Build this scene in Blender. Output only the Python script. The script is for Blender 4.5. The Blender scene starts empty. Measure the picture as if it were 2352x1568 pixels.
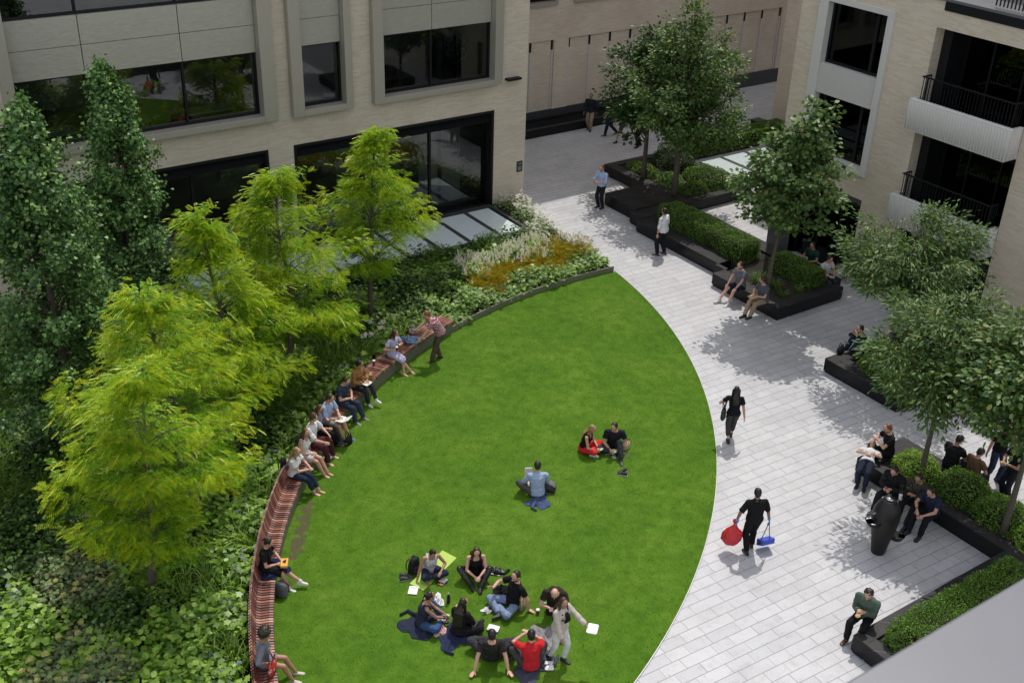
import bpy, math, random
import numpy as np
from mathutils import Vector, Matrix, noise

random.seed(7)
rng = np.random.default_rng(7)
R = math.radians
scene = bpy.context.scene
COL = scene.collection

# ------------------------------------------------------------------ camera
# world: +X runs along the office facade (to the right and away), +Y away to the left, ground z = 0, metres
CAM_H = 16.5
PITCH, ROLL, YAW, FPX = 0.50256353, 0.0319870, 0.962203546, 2603.16
_f = np.array([math.cos(PITCH)*math.cos(YAW), math.cos(PITCH)*math.sin(YAW), -math.sin(PITCH)])
_r = np.array([math.sin(YAW), -math.cos(YAW), 0.0])
_u = np.cross(_r, _f)
RT = math.cos(ROLL)*_r + math.sin(ROLL)*_u
UP = -math.sin(ROLL)*_r + math.cos(ROLL)*_u
cam_d = bpy.data.cameras.new('camera')
cam_d.sensor_width = 36.0
cam_d.lens = 36.0*FPX/2352.0
cam_d.clip_end = 600
cam_d.clip_start = 0.05
cam_d.dof.use_dof = True
cam_d.dof.focus_distance = 24.0
cam_d.dof.aperture_fstop = 8.0
cam = bpy.data.objects.new('camera', cam_d)
COL.objects.link(cam)
cam.matrix_world = Matrix(((RT[0], UP[0], -_f[0], 0), (RT[1], UP[1], -_f[1], 0), (RT[2], UP[2], -_f[2], CAM_H), (0, 0, 0, 1)))
scene.camera = cam

# ------------------------------------------------------------------ world and sun
SUN_EL, SUN_AZ = R(60.5), R(41.5)      # direction towards the sun, azimuth from +X to +Y
world = bpy.data.worlds.new('World')
scene.world = world
world.use_nodes = True
wn = world.node_tree
sky = wn.nodes.new('ShaderNodeTexSky')
sky.sky_type = 'NISHITA'
sky.sun_disc = False
sky.sun_elevation = SUN_EL
sky.sun_rotation = math.pi/2 - SUN_AZ
sky.ozone_density = 1.0
sky.dust_density = 3.0
sky.air_density = 1.1
# broken white clouds over the blue sky
_tc = wn.nodes.new('ShaderNodeTexCoord'); _ns = wn.nodes.new('ShaderNodeTexNoise'); _ns.inputs['Scale'].default_value = 2.6; _ns.inputs['Detail'].default_value = 6; _ns.inputs['Roughness'].default_value = 0.55
wn.links.new(_tc.outputs['Generated'], _ns.inputs['Vector'])
_rp = wn.nodes.new('ShaderNodeValToRGB'); _rp.color_ramp.elements[0].position = 0.40; _rp.color_ramp.elements[1].position = 0.56
wn.links.new(_ns.outputs[0], _rp.inputs[0])
_mx = wn.nodes.new('ShaderNodeMix'); _mx.data_type = 'RGBA'
wn.links.new(_rp.outputs[0], _mx.inputs[0]); wn.links.new(sky.outputs[0], _mx.inputs[6]); _mx.inputs[7].default_value = (6.0, 6.0, 6.2, 1)
wn.links.new(_mx.outputs[2], wn.nodes['Background'].inputs['Color'])
wn.nodes['Background'].inputs['Strength'].default_value = 0.15
sun_d = bpy.data.lights.new('sun', 'SUN')
sun_d.energy = 2.5
sun_d.angle = R(0.53)
sun_d.color = (1.0, 0.955, 0.90)
sun = bpy.data.objects.new('sun', sun_d)
COL.objects.link(sun)
sd = Vector((math.cos(SUN_EL)*math.cos(SUN_AZ), math.cos(SUN_EL)*math.sin(SUN_AZ), math.sin(SUN_EL)))
sun.rotation_euler = sd.to_track_quat('Z', 'Y').to_euler()
sun.location = (30, 30, 60)
scene.view_settings.view_transform = 'Standard'
scene.view_settings.look = 'None'
scene.view_settings.exposure = 0.08
scene.view_settings.gamma = 1.0
try:
    scene.cycles.use_denoising = True
    scene.cycles.max_bounces = 8
    scene.cycles.diffuse_bounces = 3
    scene.cycles.transparent_max_bounces = 12
    scene.cycles.caustics_reflective = False
    scene.cycles.caustics_refractive = False
except Exception:
    pass

# ------------------------------------------------------------------ helpers
def G(u, v, z=0.0):
    """the point at height z that lies in the line of sight of position (u, v) of the 2352 x 1568 survey photo"""
    d = RT*((u-1176)/FPX) + UP*((784-v)/FPX) + _f
    t = (z-CAM_H)/d[2]
    return Vector((d[0]*t, d[1]*t, z))

def tag(o, label=None, cat=None, group=None, kind=None):
    if label: o['label'] = label
    if cat: o['category'] = cat
    if group: o['group'] = group
    if kind: o['kind'] = kind
    return o

def empty(name, loc=(0, 0, 0), rz=0.0, label=None, cat=None, group=None, kind=None):
    o = bpy.data.objects.new(name, None)
    o.empty_display_size = 0.2
    COL.objects.link(o)
    o.location = loc
    o.rotation_euler = (0, 0, rz)
    return tag(o, label, cat, group, kind)

def copy_tree(o, parent=None):
    c = o.copy()
    COL.objects.link(c)
    c.parent = parent
    for ch in o.children:
        copy_tree(ch, c)
    return c

QUEUE = []
FOLDS = bpy.data.textures.new('cloth_folds', 'CLOUDS'); FOLDS.noise_scale = 0.085; FOLDS.noise_depth = 2

class MB:
    def __init__(self):
        self.v = []; self.f = []; self.m = []; self.mi = 0
    def add(self, vs, fs):
        b = len(self.v)
        self.v += [tuple(map(float, p)) for p in vs]
        self.f += [tuple(i+b for i in f) for f in fs]
        self.m += [self.mi]*len(fs)
        return self
    def box(self, x0, x1, y0, y1, z0, z1):
        return self.add([(x0, y0, z0), (x1, y0, z0), (x1, y1, z0), (x0, y1, z0), (x0, y0, z1), (x1, y0, z1), (x1, y1, z1), (x0, y1, z1)],
                        [(3, 2, 1, 0), (4, 5, 6, 7), (0, 1, 5, 4), (1, 2, 6, 5), (2, 3, 7, 6), (3, 0, 4, 7)])
    def obox(self, c, ax, ay, az):
        c = Vector(c); ax = Vector(ax); ay = Vector(ay); az = Vector(az)
        p = [c+ax*i+ay*j+az*k for k in (-1, 1) for i, j in ((-1, -1), (1, -1), (1, 1), (-1, 1))]
        return self.add(p, [(3, 2, 1, 0), (4, 5, 6, 7), (0, 1, 5, 4), (1, 2, 6, 5), (2, 3, 7, 6), (3, 0, 4, 7)])
    def prism(self, pts, z0, z1):
        n = len(pts)
        v = [(p[0], p[1], z0) for p in pts] + [(p[0], p[1], z1) for p in pts]
        f = [tuple(range(n-1, -1, -1)), tuple(range(n, 2*n))] + [(i, (i+1) % n, n+(i+1) % n, n+i) for i in range(n)]
        return self.add(v, f)
    def rings(self, rs, cap=True, close=True):
        n = len(rs[0]); v = [p for r in rs for p in r]; f = []
        m = n if close else n-1
        for k in range(len(rs)-1):
            for i in range(m):
                j = (i+1) % n
                f.append((k*n+i, k*n+j, (k+1)*n+j, (k+1)*n+i))
        if cap:
            f.append(tuple(range(n-1, -1, -1))); f.append(tuple((len(rs)-1)*n+i for i in range(n)))
        return self.add(v, f)
    def loft(self, cs, rxs, rys, right, n=14, fwds=None):
        """rings round the points cs; right = one vector or a list; ry along tangent x right"""
        rs = []
        for k, c in enumerate(cs):
            c = Vector(c)
            t = Vector(cs[min(k+1, len(cs)-1)]) - Vector(cs[max(k-1, 0)])
            t.normalize()
            rv = Vector(right[k] if isinstance(right, list) else right)
            rv = (rv - t*rv.dot(t))
            if rv.length < 1e-5: rv = t.orthogonal()
            rv.normalize(); fv = t.cross(rv)
            rs.append([c + rv*(math.cos(a)*rxs[k]) + fv*(math.sin(a)*rys[k]) for a in (2*math.pi*i/n for i in range(n))])
        return self.rings(rs)
    def tube(self, pts, radii, n=8):
        pts = [Vector(p) for p in pts]
        if not isinstance(radii, (list, tuple)): radii = [radii]*len(pts)
        t = (pts[1]-pts[0]).normalized(); rv = t.orthogonal().normalized()
        rs = []
        for k, c in enumerate(pts):
            t = (pts[min(k+1, len(pts)-1)] - pts[max(k-1, 0)]).normalized()
            rv = (rv - t*rv.dot(t)).normalized(); fv = t.cross(rv)
            rs.append([c + (rv*math.cos(a)+fv*math.sin(a))*radii[k] for a in (2*math.pi*i/n for i in range(n))])
        return self.rings(rs)
    def caps(self, a, b, ra, rb, n=10):
        a = Vector(a); b = Vector(b); t = (b-a)
        L = t.length
        if L < 1e-6: t = Vector((0, 0, 1))
        else: t = t/L
        pts = []; rr = []
        for q in (-0.97, -0.7, -0.3): pts.append(a+t*ra*q); rr.append(ra*math.sqrt(1-q*q))
        pts.append(a); rr.append(ra); pts.append(b); rr.append(rb)
        for q in (0.3, 0.7, 0.97): pts.append(b+t*rb*q); rr.append(rb*math.sqrt(1-q*q))
        return self.tube(pts, rr, n)
    def ell(self, c, rx, ry, rz, X=(1, 0, 0), Y=(0, 1, 0), Z=(0, 0, 1), n=12, m=8):
        c = Vector(c); X = Vector(X); Y = Vector(Y); Z = Vector(Z)
        rs = []
        for k in range(m+1):
            ph = math.pi*(k+0.12)/(m+0.24)-math.pi/2
            rs.append([c + Z*(math.sin(ph)*rz) + (X*(math.cos(a)*rx)+Y*(math.sin(a)*ry))*math.cos(ph) for a in (2*math.pi*i/n for i in range(n))])
        return self.rings(rs)
    def mesh(self, name):
        me = bpy.data.meshes.new(name)
        me.from_pydata(self.v, [], self.f)
        me.polygons.foreach_set('material_index', self.m)
        me.update()
        return me
    def build(self, name, mat, parent=None, smooth=False, bevel=0.0, remesh=0.0, sm=2, loc=None, label=None):
        me = self.mesh(name)
        for m in (mat if isinstance(mat, (list, tuple)) else [mat]): me.materials.append(m)
        o = bpy.data.objects.new(name, me)
        COL.objects.link(o)
        if parent: o.parent = parent
        if loc is not None: o.location = loc
        if smooth or remesh: me.polygons.foreach_set('use_smooth', [True]*len(me.polygons))
        if bevel:
            b = o.modifiers.new('bevel', 'BEVEL'); b.width = bevel; b.segments = 2; b.limit_method = 'ANGLE'
        if remesh:
            r = o.modifiers.new('remesh', 'REMESH'); r.mode = 'VOXEL'; r.voxel_size = remesh; r.use_smooth_shade = True
            s = o.modifiers.new('smooth', 'SMOOTH'); s.iterations = sm; s.factor = 0.5
            if name in ('shirt', 'trousers', 'shorts', 'jacket', 'dress', 'skirt'):
                d = o.modifiers.new('folds', 'DISPLACE'); d.texture = FOLDS; d.strength = 0.026; d.mid_level = 0.33; d.texture_coords = 'LOCAL'
            QUEUE.append(o)
        if label: o['label'] = label
        return o

def fast_mesh(name, V, F, mats, mi=None, parent=None, smooth=False):
    """V (n,3) float, F (m,k) int: fast creation of a mesh object"""
    me = bpy.data.meshes.new(name)
    n, (m, k) = len(V), F.shape
    me.vertices.add(n); me.vertices.foreach_set('co', np.asarray(V, np.float32).ravel())
    me.loops.add(m*k); me.loops.foreach_set('vertex_index', np.asarray(F, np.int32).ravel())
    me.polygons.add(m); me.polygons.foreach_set('loop_start', np.arange(0, m*k, k, dtype=np.int32))
    if mi is not None: me.polygons.foreach_set('material_index', np.asarray(mi, np.int32))
    if smooth: me.polygons.foreach_set('use_smooth', np.ones(m, bool))
    for x in mats: me.materials.append(x)
    me.update(calc_edges=True)
    o = bpy.data.objects.new(name, me)
    COL.objects.link(o)
    if parent: o.parent = parent
    return o

# ------------------------------------------------------------------ materials
class NT:
    def __init__(self, name):
        self.mat = bpy.data.materials.new(name); self.mat.use_nodes = True
        self.t = self.mat.node_tree; self.n = self.t.nodes; self.l = self.t.links
        self.b = self.n['Principled BSDF']; self.out = self.n['Material Output']
    def new(self, typ, **kw):
        x = self.n.new(typ)
        for k, v in kw.items():
            if hasattr(x, k): setattr(x, k, v)
            else: x.inputs[k.replace('_', ' ')].default_value = v
        return x
    def link(self, a, b): self.l.new(a, b)
    def coord(self, kind='Object'):
        return self.new('ShaderNodeTexCoord').outputs[kind]
    def math(self, op, a, b=None, c=None):
        x = self.new('ShaderNodeMath'); x.operation = op
        for i, q in enumerate((a, b, c)):
            if q is None: continue
            if isinstance(q, (int, float)): x.inputs[i].default_value = q
            else: self.link(q, x.inputs[i])
        return x.outputs[0]
    def ramp(self, fac, stops):
        x = self.new('ShaderNodeValToRGB'); e = x.color_ramp.elements
        while len(e) > 1: e.remove(e[-1])
        e[0].position = stops[0][0]; e[0].color = (*stops[0][1], 1)
        for p, c in stops[1:]:
            q = e.new(p); q.color = (*c, 1)
        self.link(fac, x.inputs[0]); return x.outputs[0]
    def noise(self, vec, scale, detail=3, rough=0.55):
        x = self.new('ShaderNodeTexNoise'); x.inputs['Scale'].default_value = scale
        x.inputs['Detail'].default_value = detail; x.inputs['Roughness'].default_value = rough
        if vec is not None: self.link(vec, x.inputs['Vector'])
        return x.outputs[0]
    def mix(self, fac, a, b, mode='MIX'):
        x = self.new('ShaderNodeMix'); x.data_type = 'RGBA'; x.blend_type = mode
        for i, q in ((0, fac), (6, a), (7, b)):
            if isinstance(q, (int, float)): x.inputs[i].default_value = q
            elif isinstance(q, tuple): x.inputs[i].default_value = (*q, 1)
            else: self.link(q, x.inputs[i])
        return x.outputs[2]
    def bump(self, h, strength=0.3, dist=0.01):
        x = self.new('ShaderNodeBump'); x.inputs['Strength'].default_value = strength; x.inputs['Distance'].default_value = dist
        self.link(h, x.inputs['Height']); self.link(x.outputs[0], self.b.inputs['Normal']); return x
    def col(self, c):
        if isinstance(c, tuple): self.b.inputs['Base Color'].default_value = (*c, 1)
        else: self.link(c, self.b.inputs['Base Color'])
        return self
    def set(self, **kw):
        for k, v in kw.items(): self.b.inputs[k.replace('_', ' ')].default_value = v
        return self

_mc = {}
def plain(name, c, rough=0.6, metal=0.0, var=0.12, scale=30, bump=0.15, bd=0.004, spec=0.5):
    k = (name, c, rough, metal)
    if k in _mc: return _mc[k]
    t = NT(name); n = t.noise(t.coord(), scale, 4)
    t.col(t.mix(n, tuple(x*(1-var) for x in c), tuple(min(1, x*(1+var)) for x in c)))
    t.set(Roughness=rough, Metallic=metal); t.b.inputs['Specular IOR Level'].default_value = spec
    if bump: t.bump(n, bump, bd)
    _mc[k] = t.mat
    return t.mat

def cloth(c, rough=0.9, name='cloth'):
    k = ('cloth', c, rough)
    if k in _mc: return _mc[k]
    t = NT(name); co = t.coord(); n = t.noise(co, 9, 3, 0.5); w = t.noise(co, 220, 1)
    t.col(t.mix(n, tuple(x*0.82 for x in c), tuple(min(1, x*1.15) for x in c)))
    t.set(Roughness=rough); t.b.inputs['Specular IOR Level'].default_value = 0.2
    h = t.math('ADD', n, t.math('MULTIPLY', w, 0.05))
    t.bump(h, 0.8, 0.035)
    _mc[k] = t.mat
    return t.mat

def skinmat(c):
    k = ('skin', c)
    if k in _mc: return _mc[k]
    t = NT('skin'); n = t.noise(t.coord(), 25, 3)
    t.col(t.mix(n, tuple(x*0.9 for x in c), tuple(min(1, x*1.06) for x in c)))
    t.set(Roughness=0.5); t.b.inputs['Subsurface Weight'].default_value = 0.0
    _mc[k] = t.mat
    return t.mat

def hairmat(c):
    k = ('hair', c)
    if k in _mc: return _mc[k]
    t = NT('hair'); co = t.coord()
    mp = t.new('ShaderNodeMapping'); mp.inputs['Scale'].default_value = (90, 90, 9); t.link(co, mp.inputs[0])
    n = t.noise(mp.outputs[0], 1.0, 3)
    t.col(t.mix(n, tuple(x*0.55 for x in c), tuple(min(1, x*1.4) for x in c)))
    t.set(Roughness=0.42); t.bump(n, 0.5, 0.01)
    _mc[k] = t.mat
    return t.mat

def leafmat(name, stops, rough=0.45, trans=0.35, spec=0.5, through=(0.92, 1.0, 0.25)):
    t = NT(name)
    g = t.new('ShaderNodeNewGeometry')
    c = t.ramp(g.outputs['Random Per Island'], stops)
    t.col(c); t.set(Roughness=rough); t.b.inputs['Specular IOR Level'].default_value = spec
    tr = t.new('ShaderNodeBsdfTranslucent')
    t.link(t.mix(0.6, c, through, 'MULTIPLY'), tr.inputs[0])
    mx = t.new('ShaderNodeMixShader'); mx.inputs[0].default_value = trans
    t.link(t.b.outputs[0], mx.inputs[1]); t.link(tr.outputs[0], mx.inputs[2]); t.link(mx.outputs[0], t.out.inputs[0])
    return t.mat

def mk_brick(name, a, b, mortar):
    t = NT(name)
    g = t.new('ShaderNodeNewGeometry')
    s = t.new('ShaderNodeSeparateXYZ'); t.link(g.outputs['Position'], s.inputs[0])
    cb = t.new('ShaderNodeCombineXYZ'); t.link(t.math('ADD', s.outputs[0], s.outputs[1]), cb.inputs[0]); t.link(s.outputs[2], cb.inputs[1])
    br = t.new('ShaderNodeTexBrick'); br.offset = 0.37; br.offset_frequency = 2; br.squash = 0.7; br.squash_frequency = 3
    t.link(cb.outputs[0], br.inputs['Vector'])
    br.inputs['Scale'].default_value = 1.0; br.inputs['Brick Width'].default_value = 0.42; br.inputs['Row Height'].default_value = 0.062
    br.inputs['Mortar Size'].default_value = 0.0055; br.inputs['Mortar Smooth'].default_value = 0.3; br.inputs['Bias'].default_value = 0.0
    br.inputs['Color1'].default_value = (*a, 1); br.inputs['Color2'].default_value = (*b, 1); br.inputs['Mortar'].default_value = (*mortar, 1)
    n = t.noise(g.outputs['Position'], 0.7, 4); n2 = t.noise(g.outputs['Position'], 60, 2)
    c = t.mix(t.ramp(n, [(0.3, (0.86, 0.86, 0.86)), (0.7, (1.06, 1.05, 1.03))]), br.outputs[0], (1, 1, 1), 'MULTIPLY')
    m = t.new('ShaderNodeMix'); m.data_type = 'RGBA'; m.blend_type = 'MULTIPLY'; m.inputs[0].default_value = 1.0
    t.link(br.outputs[0], m.inputs[6]); t.link(t.ramp(n, [(0.3, (0.88, 0.87, 0.86)), (0.7, (1.0, 1.0, 1.0))]), m.inputs[7])
    t.col(m.outputs[2]); t.set(Roughness=0.9)
    h = t.math('ADD', t.math('SUBTRACT', 1.0, br.outputs[1]), t.math('MULTIPLY', n2, 0.3))
    t.bump(h, 0.5, 0.008)
    return t.mat
M = {}
M['brick'] = mk_brick('cream_brick', (0.675, 0.60, 0.485), (0.60, 0.50, 0.385), (0.74, 0.69, 0.59))
M['brick_grey'] = mk_brick('buff_brick', (0.72, 0.645, 0.53), (0.65, 0.555, 0.44), (0.78, 0.72, 0.63))

def mk_paving():
    t = NT('granite_paving')
    g = t.new('ShaderNodeNewGeometry')
    rot = t.new('ShaderNodeVectorRotate'); rot.rotation_type = 'Z_AXIS'; rot.inputs['Angle'].default_value = R(2.4)
    t.link(g.outputs['Position'], rot.inputs['Vector'])
    s = t.new('ShaderNodeSeparateXYZ'); t.link(rot.outputs[0], s.inputs[0])
    RH, BW = 0.282, 0.62
    yr = t.math('DIVIDE', s.outputs[1], RH); row = t.math('FLOOR', yr); fy = t.math('FRACT', yr)
    wn_ = t.new('ShaderNodeTexWhiteNoise'); wn_.noise_dimensions = '1D'; t.link(row, wn_.inputs['W'])
    xr = t.math('ADD', t.math('DIVIDE', s.outputs[0], BW), t.math('MULTIPLY', wn_.outputs['Value'], 7.0))
    # slabs of uneven length: bend the joint position with a sine of the row
    xr = t.math('ADD', xr, t.math('MULTIPLY', t.math('SINE', t.math('ADD', t.math('MULTIPLY', xr, 2.3), row)), 0.16))
    cx = t.math('FLOOR', xr); fx = t.math('FRACT', xr)
    jy = t.math('MULTIPLY', t.math('MINIMUM', fy, t.math('SUBTRACT', 1.0, fy)), RH)
    jx = t.math('MULTIPLY', t.math('MINIMUM', fx, t.math('SUBTRACT', 1.0, fx)), BW)
    my = t.ramp(jy, [(0.0, (0, 0, 0)), (0.005, (0, 0, 0)), (0.010, (1, 1, 1))])
    mx = t.ramp(jx, [(0.0, (0.15, 0.15, 0.15)), (0.0045, (0.15, 0.15, 0.15)), (0.008, (1, 1, 1))])
    cc = t.new('ShaderNodeCombineXYZ'); t.link(cx, cc.inputs[0]); t.link(row, cc.inputs[1])
    w2 = t.new('ShaderNodeTexWhiteNoise'); w2.noise_dimensions = '2D'; t.link(cc.outputs[0], w2.inputs['Vector'])
    base = t.ramp(w2.outputs['Value'], [(0.0, (0.485, 0.49, 0.50)), (0.5, (0.525, 0.53, 0.54)), (1.0, (0.555, 0.555, 0.56))])
    sp = t.noise(g.outputs['Position'], 130, 2, 0.7)
    sp2 = t.noise(g.outputs['Position'], 38, 2, 0.6)
    big = t.noise(g.outputs['Position'], 0.9, 5, 0.6)
    stain = t.noise(g.outputs['Position'], 4.5, 4, 0.65)
    def mul(a, b):
        m = t.new('ShaderNodeMix'); m.data_type = 'RGBA'; m.blend_type = 'MULTIPLY'; m.inputs[0].default_value = 1.0
        t.link(a, m.inputs[6]); t.link(b, m.inputs[7]); return m.outputs[2]
    c = mul(base, t.ramp(sp, [(0.3, (0.72, 0.72, 0.73)), (0.5, (1, 1, 1)), (0.72, (1.22, 1.22, 1.22))]))
    c = mul(c, t.ramp(sp2, [(0.35, (0.9, 0.9, 0.91)), (0.6, (1.04, 1.04, 1.04))]))
    c = mul(c, t.ramp(big, [(0.3, (0.88, 0.875, 0.87)), (0.6, (1, 1, 1))]))
    c = mul(c, t.ramp(stain, [(0.28, (0.86, 0.855, 0.85)), (0.5, (1, 1, 1))]))
    j = mul(my, mx)
    gv = t.new('ShaderNodeTexVoronoi'); gv.inputs['Scale'].default_value = 1.6; t.link(g.outputs['Position'], gv.inputs['Vector'])
    c = mul(c, t.ramp(gv.outputs['Distance'], [(0.0, (0.62, 0.61, 0.6)), (0.030, (0.66, 0.65, 0.64)), (0.045, (1, 1, 1))]))
    c = t.mix(j, (0.23, 0.215, 0.22), c)
    t.col(c)
    t.link(t.ramp(sp, [(0.4, (0.75, 0.75, 0.75)), (0.75, (0.35, 0.35, 0.35))]), t.b.inputs['Roughness'])
    h = t.math('ADD', t.math('MULTIPLY', sp, 0.12), j)
    t.bump(h, 0.35, 0.006)
    return t.mat
M['paving'] = mk_paving()

def mk_granite():
    t = NT('black_granite'); co = t.coord()
    n = t.noise(co, 160, 2, 0.7); b = t.noise(co, 2.2, 4)
    t.col(t.ramp(n, [(0.35, (0.005, 0.0052, 0.006)), (0.6, (0.010, 0.0103, 0.0115)), (0.8, (0.03, 0.03, 0.032))]))
    t.link(t.ramp(b, [(0.3, (0.28, 0.28, 0.28)), (0.7, (0.46, 0.46, 0.46))]), t.b.inputs['Roughness']); t.b.inputs['Specular IOR Level'].default_value = 0.28
    return t.mat
M['granite'] = mk_granite()

def mk_granite_top():
    t = NT('flamed_black_granite'); co = t.coord()
    n = t.noise(co, 150, 2, 0.7); b = t.noise(co, 1.7, 4)
    g_ = t.new('ShaderNodeNewGeometry'); s_ = t.new('ShaderNodeSeparateXYZ'); t.link(g_.outputs['Position'], s_.inputs[0])
    fr = t.math('FRACT', t.math('DIVIDE', t.math('ADD', s_.outputs[0], s_.outputs[1]), 1.27))
    seam = t.math('LESS_THAN', fr, 0.010)
    t.col(t.mix(seam, t.ramp(n, [(0.3, (0.012, 0.012, 0.0135)), (0.6, (0.023, 0.023, 0.025)), (0.8, (0.05, 0.05, 0.054))]), (0.14, 0.14, 0.14)))
    t.link(t.ramp(b, [(0.3, (0.45, 0.45, 0.45)), (0.7, (0.62, 0.62, 0.62))]), t.b.inputs['Roughness'])
    t.bump(n, 0.15, 0.004); t.b.inputs['Specular IOR Level'].default_value = 0.3
    return t.mat
M['granite_top'] = mk_granite_top()

def mk_glass(name, tint=(0.46, 0.51, 0.50), refl=1.9):
    t = NT(name)
    t.n.remove(t.b)
    fr = t.new('ShaderNodeFresnel'); fr.inputs[0].default_value = refl
    gl = t.new('ShaderNodeBsdfGlossy'); gl.inputs['Roughness'].default_value = 0.012; gl.inputs[0].default_value = (0.92, 0.97, 0.98, 1)
    n = t.noise(t.coord(), 0.6, 1); bp = t.new('ShaderNodeBump'); bp.inputs['Strength'].default_value = 0.02; bp.inputs['Distance'].default_value = 0.02
    t.link(n, bp.inputs['Height']); t.link(bp.outputs[0], gl.inputs['Normal'])
    tr = t.new('ShaderNodeBsdfTransparent'); tr.inputs[0].default_value = (*tint, 1)
    mx = t.new('ShaderNodeMixShader')
    t.link(fr.outputs[0], mx.inputs[0]); t.link(tr.outputs[0], mx.inputs[1]); t.link(gl.outputs[0], mx.inputs[2]); t.link(mx.outputs[0], t.out.inputs[0])
    return t.mat
M['glass'] = mk_glass('window_glass')
M['glass_dark'] = mk_glass('dark_glass', (0.06, 0.07, 0.07), 1.42)

def mk_panel():
    t = NT('textured_metal_panel'); co = t.coord()
    mp = t.new('ShaderNodeMapping'); mp.inputs['Scale'].default_value = (1.0, 1.0, 2.0); mp.inputs['Rotation'].default_value = (0, R(25), 0); t.link(co, mp.inputs[0])
    n = t.noise(mp.outputs[0], 4.5, 6, 0.62); v = t.new('ShaderNodeTexVoronoi'); v.inputs['Scale'].default_value = 9; v.feature = 'F1'
    w = t.noise(mp.outputs[0], 3, 2); ad = t.new('ShaderNodeMix'); ad.data_type = 'VECTOR'; ad.inputs[0].default_value = 0.25
    t.link(mp.outputs[0], ad.inputs[4])
    nn = t.new('ShaderNodeTexNoise'); nn.inputs['Scale'].default_value = 2.5; t.link(mp.outputs[0], nn.inputs['Vector']); t.link(nn.outputs['Color'], ad.inputs[5]); t.link(ad.outputs[1], v.inputs['Vector'])
    t.col(t.ramp(n, [(0.3, (0.40, 0.39, 0.335)), (0.7, (0.45, 0.44, 0.38))]))
    t.set(Roughness=0.42, Metallic=0.35)
    t.bump(t.math('ADD', n, t.math('MULTIPLY', v.outputs[0], 0.6)), 0.26, 0.02)
    return t.mat
M['panel'] = mk_panel()
M['bronze'] = plain('bronze_metal_frame', (0.40, 0.375, 0.315), 0.45, 0.25, 0.06, 8, 0.05)
M['black_metal'] = plain('black_metal', (0.009, 0.0095, 0.011), 0.5, 0.0, 0.2, 20, 0.05, spec=0.25)
M['dark_metal'] = plain('dark_grey_metal', (0.055, 0.058, 0.062), 0.45, 0.3, 0.15, 20, 0.05)
M['steel'] = plain('brushed_steel', (0.6, 0.6, 0.62), 0.25, 1.0, 0.05, 40, 0.05)
M['white_metal'] = plain('pale_grey_metal', (0.62, 0.62, 0.63), 0.4, 0.1, 0.04, 10, 0.03)
M['stone_white'] = plain('pale_stone', (0.60, 0.585, 0.56), 0.7, 0, 0.05, 12, 0.08)
M['plinth'] = plain('dark_stone_plinth', (0.045, 0.048, 0.055), 0.5, 0, 0.2, 30, 0.1)
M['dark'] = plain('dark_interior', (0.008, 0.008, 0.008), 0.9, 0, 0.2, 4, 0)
M['interior'] = plain('interior_wall', (0.34, 0.33, 0.30), 0.8, 0, 0.1, 2, 0)
M['wood'] = plain('pale_wood', (0.38, 0.24, 0.12), 0.5, 0, 0.25, 12, 0.1)
M['bark'] = plain('bark', (0.10, 0.085, 0.065), 0.95, 0, 0.5, 24, 0.9, 0.02)
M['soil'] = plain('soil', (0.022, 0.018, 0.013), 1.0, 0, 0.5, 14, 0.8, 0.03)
M['zinc'] = plain('grey_zinc_sheet', (0.135, 0.14, 0.155), 0.42, 0.2, 0.05, 6, 0.05)
M['white'] = plain('white_card', (0.80, 0.80, 0.79), 0.6, 0, 0.03, 20, 0.02)
M['water'] = plain('black_water_table', (0.008, 0.009, 0.01), 0.05, 0, 0.1, 3, 0.03)
M['frost'] = plain('frosted_glass', (0.60, 0.68, 0.68), 0.22, 0, 0.05, 1.5, 0.0)

def mk_lawn(name, soil=True):
    t = NT(name); g = t.new('ShaderNodeNewGeometry'); P = g.outputs['Position']
    big = t.noise(P, 0.55, 4, 0.55); mid = t.noise(P, 3.2, 4, 0.6)
    c = t.ramp(big, [(0.3, (0.060, 0.145, 0.008)), (0.5, (0.075, 0.168, 0.010)), (0.68, (0.098, 0.188, 0.015))])
    m = t.new('ShaderNodeMix'); m.data_type = 'RGBA'; m.blend_type = 'MULTIPLY'; m.inputs[0].default_value = 1.0
    t.link(c, m.inputs[6]); t.link(t.ramp(mid, [(0.3, (0.72, 0.78, 0.7)), (0.5, (1, 1, 1)), (0.72, (1.35, 1.2, 1.6))]), m.inputs[7])
    c = m.outputs[2]
    if soil:
        # worn bare earth along the bench where people rest their feet
        s = t.new('ShaderNodeSeparateXYZ'); t.link(P, s.inputs[0])
        tot = None
        for (x, y, r) in WORN:
            dx = t.math('SUBTRACT', s.outputs[0], x); dy = t.math('SUBTRACT', s.outputs[1], y)
            d = t.math('SQRT', t.math('ADD', t.math('MULTIPLY', dx, dx), t.math('MULTIPLY', dy, dy)))
            k = t.math('SUBTRACT', 1.0, t.math('DIVIDE', d, r))
            tot = k if tot is None else t.math('MAXIMUM', tot, k)
        tot = t.math('ADD', t.math('MULTIPLY', tot, 1.0), t.math('MULTIPLY', t.math('SUBTRACT', t.noise(P, 7, 4, 0.7), 0.5), 1.5))
        c = t.mix(t.ramp(tot, [(0.25, (0, 0, 0)), (0.5, (0.85, 0.85, 0.85))]), c, (0.10, 0.075, 0.05))
    t.col(c); t.set(Roughness=0.85); t.b.inputs['Specular IOR Level'].default_value = 0.15
    t.bump(t.noise(P, 60, 3, 0.7), 0.6, 0.02)
    return t.mat
WORN = []
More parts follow.
